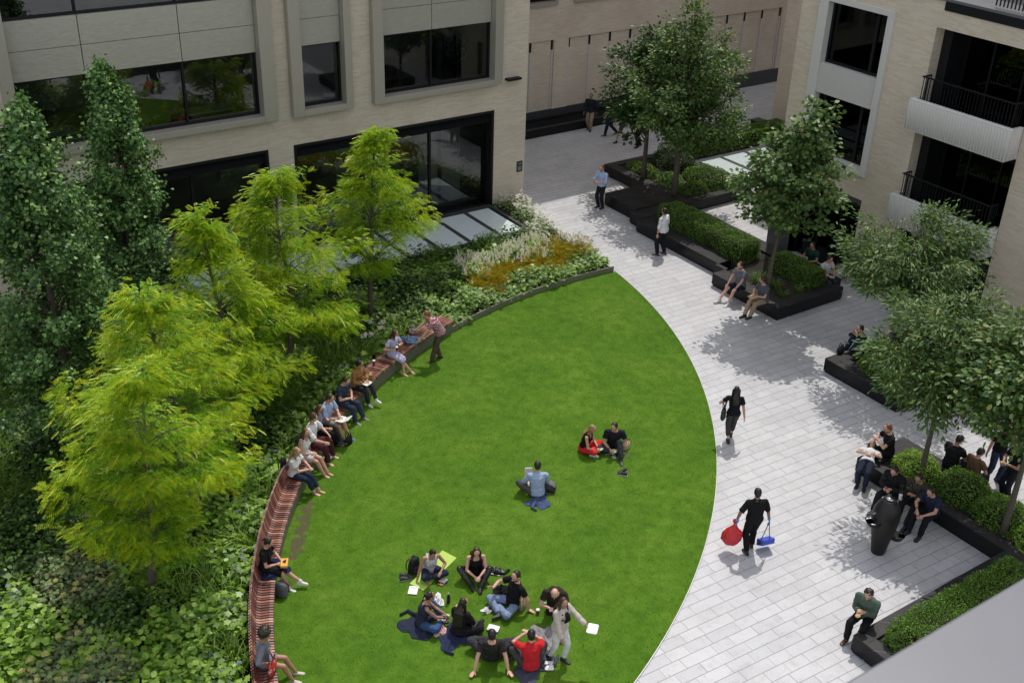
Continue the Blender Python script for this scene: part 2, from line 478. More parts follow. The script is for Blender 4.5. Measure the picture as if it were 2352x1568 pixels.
for (u, v, r) in ((712, 1160, .16), (703, 1172, .2), (706, 1186, .15), (696, 1197, .24), (700, 1210, .15), (690, 1222, .26), (697, 1234, .14), (684, 1246, .26), (679, 1262, .24), (690, 1268, .13), (672, 1282, .16), (662, 1345, .16), (655, 1362, .12)):
    q = G(u, v); WORN.append((q.x, q.y, r))
M['lawn'] = mk_lawn('lawn_grass')
# ================================================================== THE SETTING
g = MB(); g.add([(-60, -40, 0), (150, -40, 0), (150, 160, 0), (-60, 160, 0)], [(0, 1, 2, 3)])
tag(g.build('plaza_paving', M['paving']), kind='structure')

C1 = Vector((3.60, 29.77)); R1 = 19.55      # outer arc of the lawn
C2 = Vector((21.48, 10.10)); R2 = 16.85     # inner arc, along bench and bed
def arc(c, r, a0, a1, n):
    return [Vector((c.x+r*math.cos(a0+(a1-a0)*i/n), c.y+r*math.sin(a0+(a1-a0)*i/n))) for i in range(n+1)]
TIP = Vector((22.83, 26.95))
def ang(c, p): return math.atan2(p[1]-c.y, p[0]-c.x)
aT1 = ang(C1, TIP); aT2 = ang(C2, TIP)
a1_end = R(-75); a2_end = R(185)
# the two arcs meet again below the picture
lawn_right = arc(C1, R1, aT1, a1_end, 90)
lawn_left = arc(C2, R2, aT2, a2_end, 90)
def in_lawn(p): return (p-C1).length < R1 and (p-C2).length < R2
poly = [p for p in lawn_right if (p-C2).length <= R2+0.02] + [p for p in reversed(lawn_left) if (p-C1).length <= R1+0.02]
me = MB(); me.add([(p.x, p.y, 0.035) for p in poly], [tuple(reversed(range(len(poly))))])
lawn = me.build('lawn', M['lawn']); tag(lawn, kind='structure')
if lawn.data.polygons[0].normal.z < 0:
    lawn.data.flip_normals()

# mown grass blades over the lawn (one mass)
N = 420000
px = rng.uniform(3.5, 23.2, N); py = rng.uniform(9.5, 27.2, N)
k = (np.hypot(px-C1.x, py-C1.y) < R1-0.02) & (np.hypot(px-C2.x, py-C2.y) < R2-0.02)
for (x, y, r) in WORN:
    dd = np.hypot(px-x, py-y)+.10*np.sin(px*13+py*9)*np.sin(py*17-px*7); k &= ~((dd < r*0.75) & (rng.random(N) < 0.72))
px, py = px[k], py[k]; N = len(px)
hh = rng.uniform(0.012, 0.034, N)*np.where(np.abs(np.hypot(px-C1.x, py-C1.y)-R1) < .12, 1.5, 1.0); ww = rng.uniform(0.004, 0.008, N)
th = rng.uniform(0, 2*np.pi, N); ln = rng.uniform(0, 0.022, N); la = rng.uniform(0, 2*np.pi, N)
V = np.empty((N, 3, 3))
V[:, 0] = np.c_[px+np.cos(th)*ww, py+np.sin(th)*ww, np.full(N, 0.03)]
V[:, 1] = np.c_[px-np.cos(th)*ww, py-np.sin(th)*ww, np.full(N, 0.03)]
V[:, 2] = np.c_[px+np.cos(la)*ln, py+np.sin(la)*ln, 0.03+hh]
GM = NT('grass_blade'); gg = GM.new('ShaderNodeNewGeometry')
gb = GM.math('ADD', GM.math('MULTIPLY', GM.noise(gg.outputs['Position'], 0.6, 4, 0.55), 0.4), GM.math('MULTIPLY', GM.noise(gg.outputs['Position'], 3.6, 5, 0.7), 0.6))
gc = GM.ramp(gb, [(0.33, (0.078, 0.200, 0.009)), (0.45, (0.120, 0.258, 0.013)), (0.54, (0.168, 0.305, 0.020)), (0.66, (0.275, 0.375, 0.055))])
gx = GM.new('ShaderNodeMix'); gx.data_type = 'RGBA'; gx.blend_type = 'MULTIPLY'; gx.inputs[0].default_value = 1
GM.link(gc, gx.inputs[6]); GM.link(GM.ramp(gg.outputs['Random Per Island'], [(0, (0.62, 0.66, 0.6)), (0.55, (1.0, 1.0, 1)), (0.9, (1.3, 1.2, 1.4)), (1, (1.7, 1.45, 2.2))]), gx.inputs[7])
GM.col(gx.outputs[2]); GM.set(Roughness=0.6); GM.b.inputs['Specular IOR Level'].default_value = 0.25
gt = GM.new('ShaderNodeBsdfTranslucent'); GM.link(gx.outputs[2], gt.inputs[0])
gm = GM.new('ShaderNodeMixShader'); gm.inputs[0].default_value = 0.3
GM.link(GM.b.outputs[0], gm.inputs[1]); GM.link(gt.outputs[0], gm.inputs[2]); GM.link(gm.outputs[0], GM.out.inputs[0])
tag(fast_mesh('grass', V.reshape(-1, 3), np.arange(3*N).reshape(-1, 3), [GM.mat]), 'short mown green grass covering the pointed oval lawn', 'grass', kind='stuff')

# thin steel edge between lawn and paving, dark timber board between lawn and flower bed
def ribbon(c, r0, r1, a0, a1, z0, z1, n=80):
    m = MB(); rs = []
    for i in range(n+1):
        a = a0+(a1-a0)*i/n; d = Vector((math.cos(a), math.sin(a)))
        p = [(r0, z0), (r1, z0), (r1, z1), (r0, z1)]
        rs.append([(c.x+d.x*q, c.y+d.y*q, z) for q, z in p])
    m.rings(rs); return m
o = ribbon(C1, R1-0.002, R1+0.010, aT1, R(-70), -0.02, 0.042).build('lawn_edging', M['white_metal']); tag(o, 'thin bright steel edging strip between lawn and pale paving', 'edging')
aB = ang(C2, (15.9, 26.0))
M['board'] = plain('weathered_dark_board', (0.17, 0.175, 0.115), 0.8, 0, 0.3, 6, 0.3)
o = ribbon(C2, R2-0.0, R2+0.05, aT2-0.003, aB, -0.02, 0.22).build('edging_board', M['board']); tag(o, 'low dark curved board edging the flower bed above the lawn', 'edging')

# planting bed soil
outer = arc(C2, R2+0.03, aT2, R(178), 60)
bed = [(p.x, p.y) for p in outer] + [(4.4, 8), (-12, 8), (-12, 33.0), (7.5, 33.0), (7.5, 30.95), (22.35, 30.95), (22.45, 33.7), (23.75, 33.7), (23.2, 31.5), (22.75, 28.9)]
m = MB(); m.add([(x, y, 0.12) for x, y in bed], [tuple(range(len(bed)))])
o = m.build('planting_soil', M['soil']); tag(o, kind='structure')
if o.data.polygons[0].normal.z < 0: o.data.flip_normals()
pts = [(23.75, 33.7), (23.2, 31.5), (22.75, 28.9), (22.83, 27.0)]
m = MB()
for a, b in zip(pts[:-1], pts[1:]):
    d = (Vector(b)-Vector(a)).normalized(); n_ = Vector((d.y, -d.x))*-0.03
    m.add([(a[0], a[1], 0), (b[0], b[1], 0), (b[0]+n_.x, b[1]+n_.y, 0), (a[0]+n_.x, a[1]+n_.y, 0), (a[0], a[1], .15), (b[0], b[1], .15), (b[0]+n_.x, b[1]+n_.y, .15), (a[0]+n_.x, a[1]+n_.y, .15)],
          [(3, 2, 1, 0), (4, 5, 6, 7), (0, 1, 5, 4), (1, 2, 6, 5), (2, 3, 7, 6), (3, 0, 4, 7)])
tag(m.build('bed_kerb', M['plinth']), 'low dark kerb between flower bed and walkway by the office corner', 'kerb')

# ------------------------------------------------------------------ curved slatted bench
def smooth(x, a, b):
    x = max(0, min(1, (x-a)/(b-a))); return x*x*(3-2*x)
bench = empty('slatted_bench', (10, 22.4, 0), 0, 'long curved bench of red brown timber slats rising into a backrest', 'bench')
a_bot = ang(C2, (5.3, 12.2)); 
def prof(t):
    """outline (radius offset, z) of the bench at t = 0 (far end) .. 1 (near end)"""
    bk = smooth(t, 0.36, 0.50)*(1-0.88*smooth(t, 0.70, 0.90))   # how far the back rises
    w = 0.46-0.12*smooth(t, 0.30, 0.46)
    return [(-0.05, 0.40), (-0.04, 0.445), (0.04, 0.455), (w-0.12, 0.44), (w-0.04, 0.445+0.03*bk), (w+0.0, 0.46+0.12*bk), (w+0.02, 0.46+0.22*bk), (w+0.04, 0.46+0.32*bk), (w+0.06, 0.455+0.33*bk), (w+0.065, 0.41+0.29*bk)]
WOODS = []
for i, c in enumerate([(0.25, 0.088, 0.066), (0.16, 0.058, 0.045), (0.35, 0.15, 0.105), (0.10, 0.04, 0.034), (0.44, 0.23, 0.165)]):  # paler slat tones carry the sky's glints in their colour
    t_ = NT('bench_slat_wood'); n = t_.noise(t_.coord(), 14, 4)
    t_.col(t_.mix(n, tuple(q*0.7 for q in c), tuple(q*1.25 for q in c))); t_.set(Roughness=0.32); t_.b.inputs['Coat Weight'].default_value = 0.7; t_.b.inputs['Coat Roughness'].default_value = 0.32
    WOODS.append(t_.mat)
sl = MB()
L_b = R2*abs(a_bot-aB); ns = int(L_b/0.076)
for i in range(ns):
    t0 = (i+0.10)/ns; t1 = (i+0.72)/ns
    sl.mi = rng.choice(5, p=[.3, .25, .2, .15, .10])
    rs = []
    P0 = prof((t0+t1)/2)
    dz = rng.normal(0, 0.0015)
    for t in (t0, t1):
        a = aB+(a_bot-aB)*t; d = Vector((math.cos(a), math.sin(a)))
        top = [(C2.x+d.x*(R2+q), C2.y+d.y*(R2+q), z+dz) for q, z in P0]
        low = [(C2.x+d.x*(R2+q+(0.0 if k < 4 else 0.03)), C2.y+d.y*(R2+q+(0.0 if k < 4 else 0.03)), z+dz-0.028) for k, (q, z) in enumerate(P0)]
        rs.append(top+low[::-1])
    sl.rings(rs)
sl.build('seat_slats', WOODS, bench)
m = MB(); rs = []
for i in range(61):
    t = i/60; a = aB+(a_bot-aB)*t; d = Vector((math.cos(a), math.sin(a))); w = prof(t)[3][0]+0.1
    rs.append([(C2.x+d.x*q, C2.y+d.y*q, z) for q, z in ((R2+0.0, 0.0), (R2+w, 0.0), (R2+w, 0.40), (R2+0.0, 0.40))])
m.rings(rs); m.build('base_wall', plain('bench_base_concrete', (0.16, 0.165, 0.12), 0.85, 0, 0.25, 5, 0.2), bench)
for o in bench.children: o.location -= bench.location
BENCH_T = lambda p: (ang(C2, p)-aB)/(a_bot-aB)

# ------------------------------------------------------------------ walls with openings
def wall(mb, axis, at, u0, u1, z0, z1, holes, thick, into=1):
    """a wall in the plane axis = at, its visible face there, thick towards +axis*into; holes = [(u0,u1,z0,z1)]"""
    us = sorted({u0, u1, *[h[0] for h in holes], *[h[1] for h in holes]}); us = [u for u in us if u0-1e-6 <= u <= u1+1e-6]
    zs = sorted({z0, z1, *[h[2] for h in holes], *[h[3] for h in holes]}); zs = [z for z in zs if z0-1e-6 <= z <= z1+1e-6]
    solid = [[not any(h[0]-1e-6 <= (us[i]+us[i+1])/2 <= h[1]+1e-6 and h[2]-1e-6 <= (zs[j]+zs[j+1])/2 <= h[3]+1e-6 for h in holes) for j in range(len(zs)-1)] for i in range(len(us)-1)]
    def pt(u, d, z): return (u, at+d*into, z) if axis == 1 else (at+d*into, u, z)
    nu, nz = len(us)-1, len(zs)-1
    for i in range(nu):
        for j in range(nz):
            if not solid[i][j]: continue
            a, b, c, d = us[i], us[i+1], zs[j], zs[j+1]
            mb.add([pt(a, 0, c), pt(b, 0, c), pt(b, 0, d), pt(a, 0, d)], [(0, 1, 2, 3)])
            mb.add([pt(a, thick, c), pt(b, thick, c), pt(b, thick, d), pt(a, thick, d)], [(3, 2, 1, 0)])
            for (ii, jj, p, q) in ((i-1, j, (a, c), (a, d)), (i+1, j, (b, d), (b, c)), (i, j-1, (b, c), (a, c)), (i, j+1, (a, d), (b, d))):
                if 0 <= ii < nu and 0 <= jj < nz and solid[ii][jj]: continue
                mb.add([pt(p[0], 0, p[1]), pt(q[0], 0, q[1]), pt(q[0], thick, q[1]), pt(p[0], thick, p[1])], [(3, 2, 1, 0)])

# ------------------------------------------------------------------ office building on the left (face at Y = 33.8)
YF = 33.8
office = empty('office_building', (10, YF, 0), 0, 'cream brick office block with bronze framed picture windows behind the planting bed', 'building')
XE = 23.86
H_OFF = 16.0
wins = [(-3.6, 4.2, 4.87, 15.2), (5.8, 13.9, 4.87, 15.2), (14.45, 16.62, 4.87, 15.2), (17.42, 22.6, 4.87, 15.2)]
opens = [(-3.6, 4.2, 0.02, 3.87), (5.8, 13.56, 0.02, 3.87), (14.46, 22.42, 0.02, 3.87)]
w = MB(); wall(w, 1, YF, -25, XE, 0.0, H_OFF, wins+opens, 0.45)
w.box(XE-0.45, XE, YF+0.452, 60, 0.0, H_OFF)
w.box(-25, XE-0.46, YF+9, YF+9.3, 0, H_OFF)
w.build('brick_wall', M['brick'], office)
m = MB(); m.box(22.44, XE+0.012, YF-0.012, YF+3, 0.0, 0.16); m.build('plinth', M['plinth'], office)
m = MB(); m.box(-25.1, XE+0.1, YF-0.1, 60, H_OFF+.002, H_OFF+0.3); m.build('roof', M['zinc'], office)
for z in (4.35, 8.05, 11.75):
    m = MB(); m.box(-24, XE-0.5, YF+0.455, YF+8.9, z-0.12, z); m.build('floor_slab', M['interior'], office)
for z0, z1 in ((0.02, 4.2), (4.37, 7.9)):
    m = MB(); m.box(-24, XE-0.5, YF+6.0, YF+6.1, z0, z1); m.build('inner_wall', M['interior'], office)
    m = MB(); m.box(17.2, 17.3, YF+2.6, YF+5.9, z0, z1); m.build('inner_wall', M['interior'], office)

def office_window(x0, x1, mull, fl, fr):
    f = MB(); YO = YF-0.26          # projecting bronze surround
    z0, z1 = 4.87, 15.2
    f.box(x0, x0+fl, YO, YF+0.40, z0, z1); f.box(x1-fr, x1, YO, YF+0.40, z0, z1)
    f.box(x0+fl, x1-fr, YO, YF+0.40, z0, z0+0.20)
    win = f.build('window', M['bronze'], office, bevel=0.012)
    gx0, gx1 = x0+fl, x1-fr
    edges = [gx0]+mull+[gx1]
    for zb, zt in ((5.07, 7.08), (8.78, 10.8), (12.5, 14.5)):
        fm = MB()
        fm.box(gx0, gx1, YF+0.12, YF+0.24, zb, zb+0.07); fm.box(gx0, gx1, YF+0.12, YF+0.24, zt-0.05, zt)
        for q in edges:
            a = max(gx0, q-0.035); b = min(gx1, q+0.035)
            if q == gx0: b = q+0.06
            if q == gx1: a = q-0.06
            fm.box(a, b, YF+0.118, YF+0.242, zb+0.07, zt-0.05)
        fm.build('window_frame', M['black_metal'], win)
    for zb, zt in ((5.14, 7.03), (8.85, 10.75), (12.57, 14.45)):
        for a, b in zip(edges[:-1], edges[1:]):
            gl = MB(); gl.add([(a+.03, YF+0.18, zb), (b-.03, YF+0.18, zb), (b-.03, YF+0.18, zt), (a+.03, YF+0.18, zt)], [(0, 1, 2, 3)]); gl.build('pane', M['glass'], win)
    for zb, zt in ((7.085, 8.775), (10.805, 12.495)):
        zm = (zb+zt)/2
        for a, b in zip(edges[:-1], edges[1:]):
            for c, d in ((zb, zm-0.008), (zm+0.008, zt)):
                pn = MB(); pn.box(a+0.012, b-0.012, YF+0.04, YF+0.235, c, d); pn.build('spandrel_panel', M['panel'], win)
    for zb, zt in ((7.08, 8.78), (10.8, 12.5)):
        bk = MB(); bk.box(gx0, gx1, YF+0.236, YF+0.43, zb, zt); bk.build('backing_panel', M['dark'], win)
office_window(-3.6, 4.2, [-1.2, 1.5], 0.32, 0.46)
office_window(5.8, 13.9, [8.16, 11.06], 0.32, 0.46)
office_window(14.45, 16.62, [], 0.40, 0.26)
office_window(17.42, 22.6, [19.82], 0.38, 0.34)

def shop_front(x0, x1, mull):
    f = MB()
    YI = YF+0.42
    f.box(x0, x0+0.10, YF-0.02, YI, 0.02, 3.87); f.box(x1-0.10, x1, YF-0.02, YI, 0.02, 3.87); f.box(x0+.1, x1-.1, YF-0.02, YI, 3.77, 3.87)
    f.box(x0+.1, x1-.1, YF+0.28, YI-.02, 0.02, 0.14)
    for q in mull: f.box(q-0.045, q+0.045, YF+0.28, YI-.02, 0.14, 3.41)
    sf = f.build('shop_front', M['black_metal'], office)
    l = MB(); n = 9
    for i in range(n):
        z = 3.43+i*0.037
        l.add([(x0+.1, YF+0.05, z), (x1-.1, YF+0.05, z), (x1-.1, YF+0.09, z+0.03), (x0+.1, YF+0.09, z+0.03)], [(0, 1, 2, 3)])
    l.box(x0+.1, x1-.1, YF+0.10, YF+0.26, 3.41, 3.769)
    l.build('louvre', M['black_metal'], sf)
    ed = [x0+.1]+mull+[x1-.1]
    for a, b in zip(ed[:-1], ed[1:]):
        gl = MB(); gl.add([(a+.02, YF+0.34, 0.14), (b-.02, YF+0.34, 0.14), (b-.02, YF+0.34, 3.41), (a+.02, YF+0.34, 3.41)], [(0, 1, 2, 3)]); gl.build('pane', M['glass'], sf)
shop_front(-3.6, 4.2, [-1, 1.6]); shop_front(5.8, 13.56, [8.4, 11.0]); shop_front(14.46, 22.42, [17.1, 19.85])
for o in office.children: o.location -= office.location

# things seen through the office windows
def offset_children(e):
    for o in e.children: o.location -= e.location
def pot_plant(x, y, z, h, label):
    e = empty('pot_plant', (x, y, z), 0, label, 'pot plant')
    m = MB(); m.tube([(0, 0, 0), (0, 0, .02), (0, 0, .36), (0, 0, .38)], [.13, .15, .19, .19], 16); m.build('pot', plain('pot_clay', (.25, .25, .22), .7), e, smooth=True)
    m = MB(); m.tube([(0, 0, .3), (.02, 0, .8), (0, .02, h*.75)], [.03, .025, .015]); m.build('stem', M['bark'], e)
    n = 420; p = rng.normal(0, 1, (n, 3)); p /= np.linalg.norm(p, axis=1)[:, None]; p *= rng.random((n, 1))**.4
    p = p*[.42, .42, .55]+[0, 0, h*.72]
    o = leaf_mesh('foliage', p, rng.normal(0, 1, (n, 3))+[0, 0, -.3], rng.normal(0, 1, (n, 3))+[0, 0, 1], rng.uniform(.10, .15, n), 'oval', [M['leaf_dark']])
    o.parent = e
def round_table(x, y, z, label):
    e = empty('round_table', (x, y, z), 0, label, 'table', 'round tables behind the office window')
    m = MB(); m.tube([(0, 0, .70), (0, 0, .705), (0, 0, .735), (0, 0, .74)], [.50, .52, .52, .50], 24); m.build('table_top', M['wood'], e)
    m = MB(); m.tube([(0, 0, .03), (0, 0, .70)], .035, 10); m.build('leg', M['dark_metal'], e)
    m = MB(); m.tube([(0, 0, 0), (0, 0, .03)], [.25, .22], 18); m.build('foot', M['dark_metal'], e)
def desk(x, y, z, label):
    e = empty('desk', (x, y, z), 0, label, 'desk', 'desks behind the long office window')
    m = MB(); m.box(-.8, .8, -.38, .38, .71, .74); m.build('desk_top', M['white'], e)
    for a in (-.75, .75):
        m = MB(); m.box(a-.025, a+.025, -.34, .34, 0, .709); m.build('leg', M['dark_metal'], e)
def monitor(x, y, z, label):
    e = empty('monitor', (x, y, z), 0.1, label, 'monitor', 'screens on the office desks')
    m = MB(); m.box(-.28, .28, -.015, .015, .12, .46); m.build('screen', M['dark_metal'], e)
    m = MB(); m.box(-.02, .02, -.01, .02, .015, .12); m.box(-.12, .12, -.08, .08, 0, .014); m.build('stand', M['steel'], e)
# small fittings on the office wall
e = empty('wall_lamp', (23.16, YF, 4.95), 0, 'flat dark wall lamp on the cream brick near the building corner', 'wall lamp')
m = MB(); m.box(-.30, .30, -.24, -.002, -.03, .05); m.build('lamp_housing', M['black_metal'], e, bevel=.01)
m = MB(); m.box(-.25, .25, -.20, -.03, -.042, -.031); m.build('lamp_lens', M['dark'], e)
e = empty('sign_plate', (23.63, YF, 1.48), 0, 'small dark notice plate on the brick corner at head height', 'sign')
m = MB(); m.box(-.13, .13, -.025, -.001, -.21, .21); m.build('plate', M['dark_metal'], e)
m = MB(); m.add([(-.05, -.028, .10), (.0, -.028, .09), (.07, -.028, .13), (.06, -.028, .15), (0, -.028, .12)], [(0, 1, 2, 3, 4)])
m.build('notice_emblem', plain('notice_grey', (.45, .45, .45)), e)
for k in range(4):
    m = MB(); m.box(-.08, .08-.02*(k % 2), -.029, -.0255, -.02-.035*k, -.008-.035*k); m.build('text_line', plain('notice_grey', (.45, .45, .45)), e)
e = empty('wall_lantern', (14.0, YF, 2.4), 0, 'black box lantern on the brick pier between two shop fronts', 'wall lamp')
m = MB(); m.box(-.16, .16, -.34, -.06, -.55, .42); m.build('lantern_body', M['black_metal'], e, bevel=.02)
m = MB(); m.rings([[(-.17, -.35, .421), (.17, -.35, .421), (.17, -.05, .421), (-.17, -.05, .421)], [(-.05, -.24, .52), (.05, -.24, .52), (.05, -.16, .52), (-.05, -.16, .52)]]); m.build('lantern_cap', M['black_metal'], e)
m = MB(); m.box(-.05, .05, -.06, -.002, -.1, .1); m.build('bracket', M['dark_metal'], e)

# ------------------------------------------------------------------ building across the passage (face at Y = 41.1)
YB = 41.1
bb = empty('passage_building', (38, YB, 0), 0, 'buff brick building along the passage with tall slots and a black stone base', 'building')
wh = [(26.8, 30.5, 5.45, 8), (31.4, 36.0, 5.45, 8), (38, 42, 5.45, 8), (44, 48, 5.45, 8)]
slots = [29.15, 30.34, 31.29, 32.46, 33.66, 34.87, 36.07, 37.03, 37.97, 39.0, 40.0, 41.08, 42.28, 43.5, 44.78]
bays = [(24.0, 27.9), (28.9, 30.44), (31.25, 36.17), (36.98, 44.9), (46, 60)]
w = MB()
wall(w, 1, YB, 24, 75, 3.90, 20.5, wh, 0.4)
for a, b in bays: w.box(a, b, YB+0.06, YB+0.39, 0.72, 3.899)
xs = [24.0]+[q for bay in bays for q in bay]+[75]
for a, b in zip(xs[0::2], xs[1::2]):
    if b > a: w.box(a, b, YB, YB+0.38, 0.72, 3.898)
w.build('brick_wall', M['brick_grey'], bb)
m = MB(); m.box(24, 75, YB-0.012, YB+0.4, 0, 0.72); m.build('plinth', M['plinth'], bb)
for x in slots:
    s = MB(); s.box(x-0.055, x+0.055, YB+0.035, YB+0.059, 3.46, 3.895); o = s.build('wall_slot', M['black_metal'], bb)
    s = MB(); s.box(x-0.032, x+0.032, YB+0.020, YB+0.058, 0.725, 3.458); s.build('metal_strip', M['white_metal'], o)
for (a, b, c, d) in wh:
    f = MB(); f.box(a, a+.16, YB-.1, YB+.3, c, d); f.box(b-.16, b, YB-.1, YB+.3, c, d); f.box(a+.16, b-.16, YB-.1, YB+.3, c, c+.16); f.box(a+.16, b-.16, YB-.1, YB+.3, d-.16, d)
    o = f.build('window', M['bronze'], bb)
    f = MB(); f.add([(a+.16, YB+.2, c+.16), (b-.16, YB+.2, c+.16), (b-.16, YB+.2, d-.16), (a+.16, YB+.2, d-.16)], [(0, 1, 2, 3)]); f.build('pane', M['glass_dark'], o)
m = MB(); m.box(24, 75, YB+2, YB+2.2, 5, 12); m.build('inner_wall', M['dark'], bb)
m = MB(); m.box(24, 75, YB-.05, YB+14, 20.502, 20.8); m.build('roof', M['zinc'], bb)
m = MB(); m.box(50, 75, YB+.3, YB+14, 20.801, 32); m.build('upper_storey', M['brick_grey'], bb)
m = MB(); m.box(24, 24.4, YB+0.4, YB+14, 0, 20.5); m.build('side_wall', M['brick_grey'], bb)
offset_children(bb)
e = empty('stone_water_trough', (33, 40.4, 0), 0, 'long low black stone trough at the foot of the passage wall', 'trough')
m = MB(); m.box(24.2, 35.6, 39.80, 39.95, 0, .38); m.box(24.2, 35.6, YB-.16, YB-.014, 0, .38); m.box(24.2, 24.35, 39.95, YB-.16, 0, .38); m.box(35.45, 35.6, 39.95, YB-.16, 0, .38); m.build('basin', M['granite'], e)
m = MB(); m.box(24.35, 35.45, 39.95, YB-.16, .1, .33); m.build('water_surface', M['water'], e)
offset_children(e)

# ------------------------------------------------------------------ apartment building on the right (face at X = 29.3)
XR = 29.3
ap = empty('apartment_building', (XR, 15, 0), 0, 'pale brick apartment block with white ribbed balconies and white framed windows', 'building')
YC = 26.0                                             # its far corner
holes = [(22.24, 25.2, 3.74, 9.05), (17.28, 20.76, 5.95, 8.9), (17.28, 20.76, 2.95, 5.90), (17.28, 20.76, 0.0, 2.88), (22.24, 25.0, 0.0, 2.95)]
w = MB(); wall(w, 0, XR, -8, YC, 0, 9.68, holes, 0.42)
w.box(XR+0.421, XR+8, YC-0.42, YC, 0, 9.68)
w.build('brick_wall', M['brick'], ap)
m = MB(); m.box(XR-.03, XR+.40, 25.0, YC+.02, 0, .95); m.build('plinth', M['plinth'], ap)
m = MB(); m.box(XR-.06, XR+.5, -8, YC+.06, 9.682, 9.76); m.build('coping', M['zinc'], ap)
m = MB(); m.box(XR-.04, XR-.002, -8, 20.6, 9.42, 9.679); m.build('dark_band', M['black_metal'], ap)
m = MB(); m.box(XR+.43, XR+8, -8, YC-.43, 9.3, 9.5); m.build('roof', M['zinc'], ap)
m = MB(); m.box(XR+5.5, XR+20, -8, YC-1, 9.51, 17); m.build('upper_storey', M['brick'], ap)
m = MB()
for i in range(120):
    y = 19.2-i*0.12; m.box(XR+.28, XR+.30, y-.02, y+.02, 9.80, 10.75)
m.box(XR+.26, XR+.32, 19.3-120*.12, 19.25, 10.751, 10.80); m.build('terrace_railing', M['black_metal'], ap)
# white framed window of two storeys
f = MB(); X0 = XR-0.10
f.box(X0, XR+.35, 22.24, 22.48, 3.74, 9.05); f.box(X0, XR+.35, 24.83, 25.2, 3.74, 9.05); f.box(X0, XR+.35, 22.48, 24.83, 3.74, 3.98); f.box(X0, XR+.35, 22.48, 24.83, 8.87, 9.05)
wf = f.build('window', M['stone_white'], ap, bevel=.01)
f = MB(); f.box(XR-.02, XR+.3, 22.481, 24.829, 5.93, 6.90)
rb = f.build('spandrel_panel', M['stone_white'], wf)
f = MB()
for i in range(48):
    y = 22.50+i*0.049; f.box(XR-.03, XR-.021, y, y+.03 if i % 12 else y+.04, 5.935, 6.895)
f.build('panel_ribs', M['stone_white'], wf)
for zb, zt in ((3.985, 5.925), (6.905, 8.865)):
    f = MB(); p = MB()
    f.box(XR+.16, XR+.28, 22.485, 22.56, zb, zt); f.box(XR+.16, XR+.28, 24.75, 24.825, zb, zt); f.box(XR+.16, XR+.28, 22.96, 23.06, zb, zt)
    f.box(XR+.165, XR+.275, 22.56, 24.75, zb, zb+.09); f.box(XR+.165, XR+.275, 22.56, 24.75, zt-.05, zt)
    p.add([(XR+.22, 22.55, zb+.05), (XR+.22, 24.76, zb+.05), (XR+.22, 24.76, zt-.03), (XR+.22, 22.55, zt-.03)], [(3, 2, 1, 0)])
    f.build('window_frame', M['black_metal'], wf); p.build('pane', M['glass_dark'], wf)
# inner walls and slabs painted near-black for the shade behind the openings
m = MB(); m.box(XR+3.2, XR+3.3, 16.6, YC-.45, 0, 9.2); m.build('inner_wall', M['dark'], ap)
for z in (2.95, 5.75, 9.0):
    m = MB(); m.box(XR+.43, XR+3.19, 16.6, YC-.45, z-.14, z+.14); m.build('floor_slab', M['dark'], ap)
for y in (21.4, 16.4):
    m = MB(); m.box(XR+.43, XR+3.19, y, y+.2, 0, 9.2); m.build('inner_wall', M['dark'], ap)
# loggia side walls blackened for the shade of the recess, with dark glazing
for zb, zt in ((5.9, 8.86), (3.1, 5.60)):
    for ya, yb in ((20.45, 20.76), (17.0, 17.28)):
        m = MB(); m.box(XR+.421, XR+1.3, ya, yb, zb, zt); m.build('loggia_wall', M['black_metal'], ap)
    m = MB()
    for y in (17.28, 18.4, 19.5, 20.40): m.box(XR+1.25, XR+1.33, y, y+.06, zb, zt)
    m.box(XR+1.251, XR+1.329, 17.34, 20.4, zt-.08, zt-.01)
    o = m.build('glazed_door', M['black_metal'], ap)
    m = MB(); m.add([(XR+1.29, 17.3, zb), (XR+1.29, 20.42, zb), (XR+1.29, 20.42, zt-.05), (XR+1.29, 17.3, zt-.05)], [(3, 2, 1, 0)]); m.build('pane', M['glass_dark'], o)
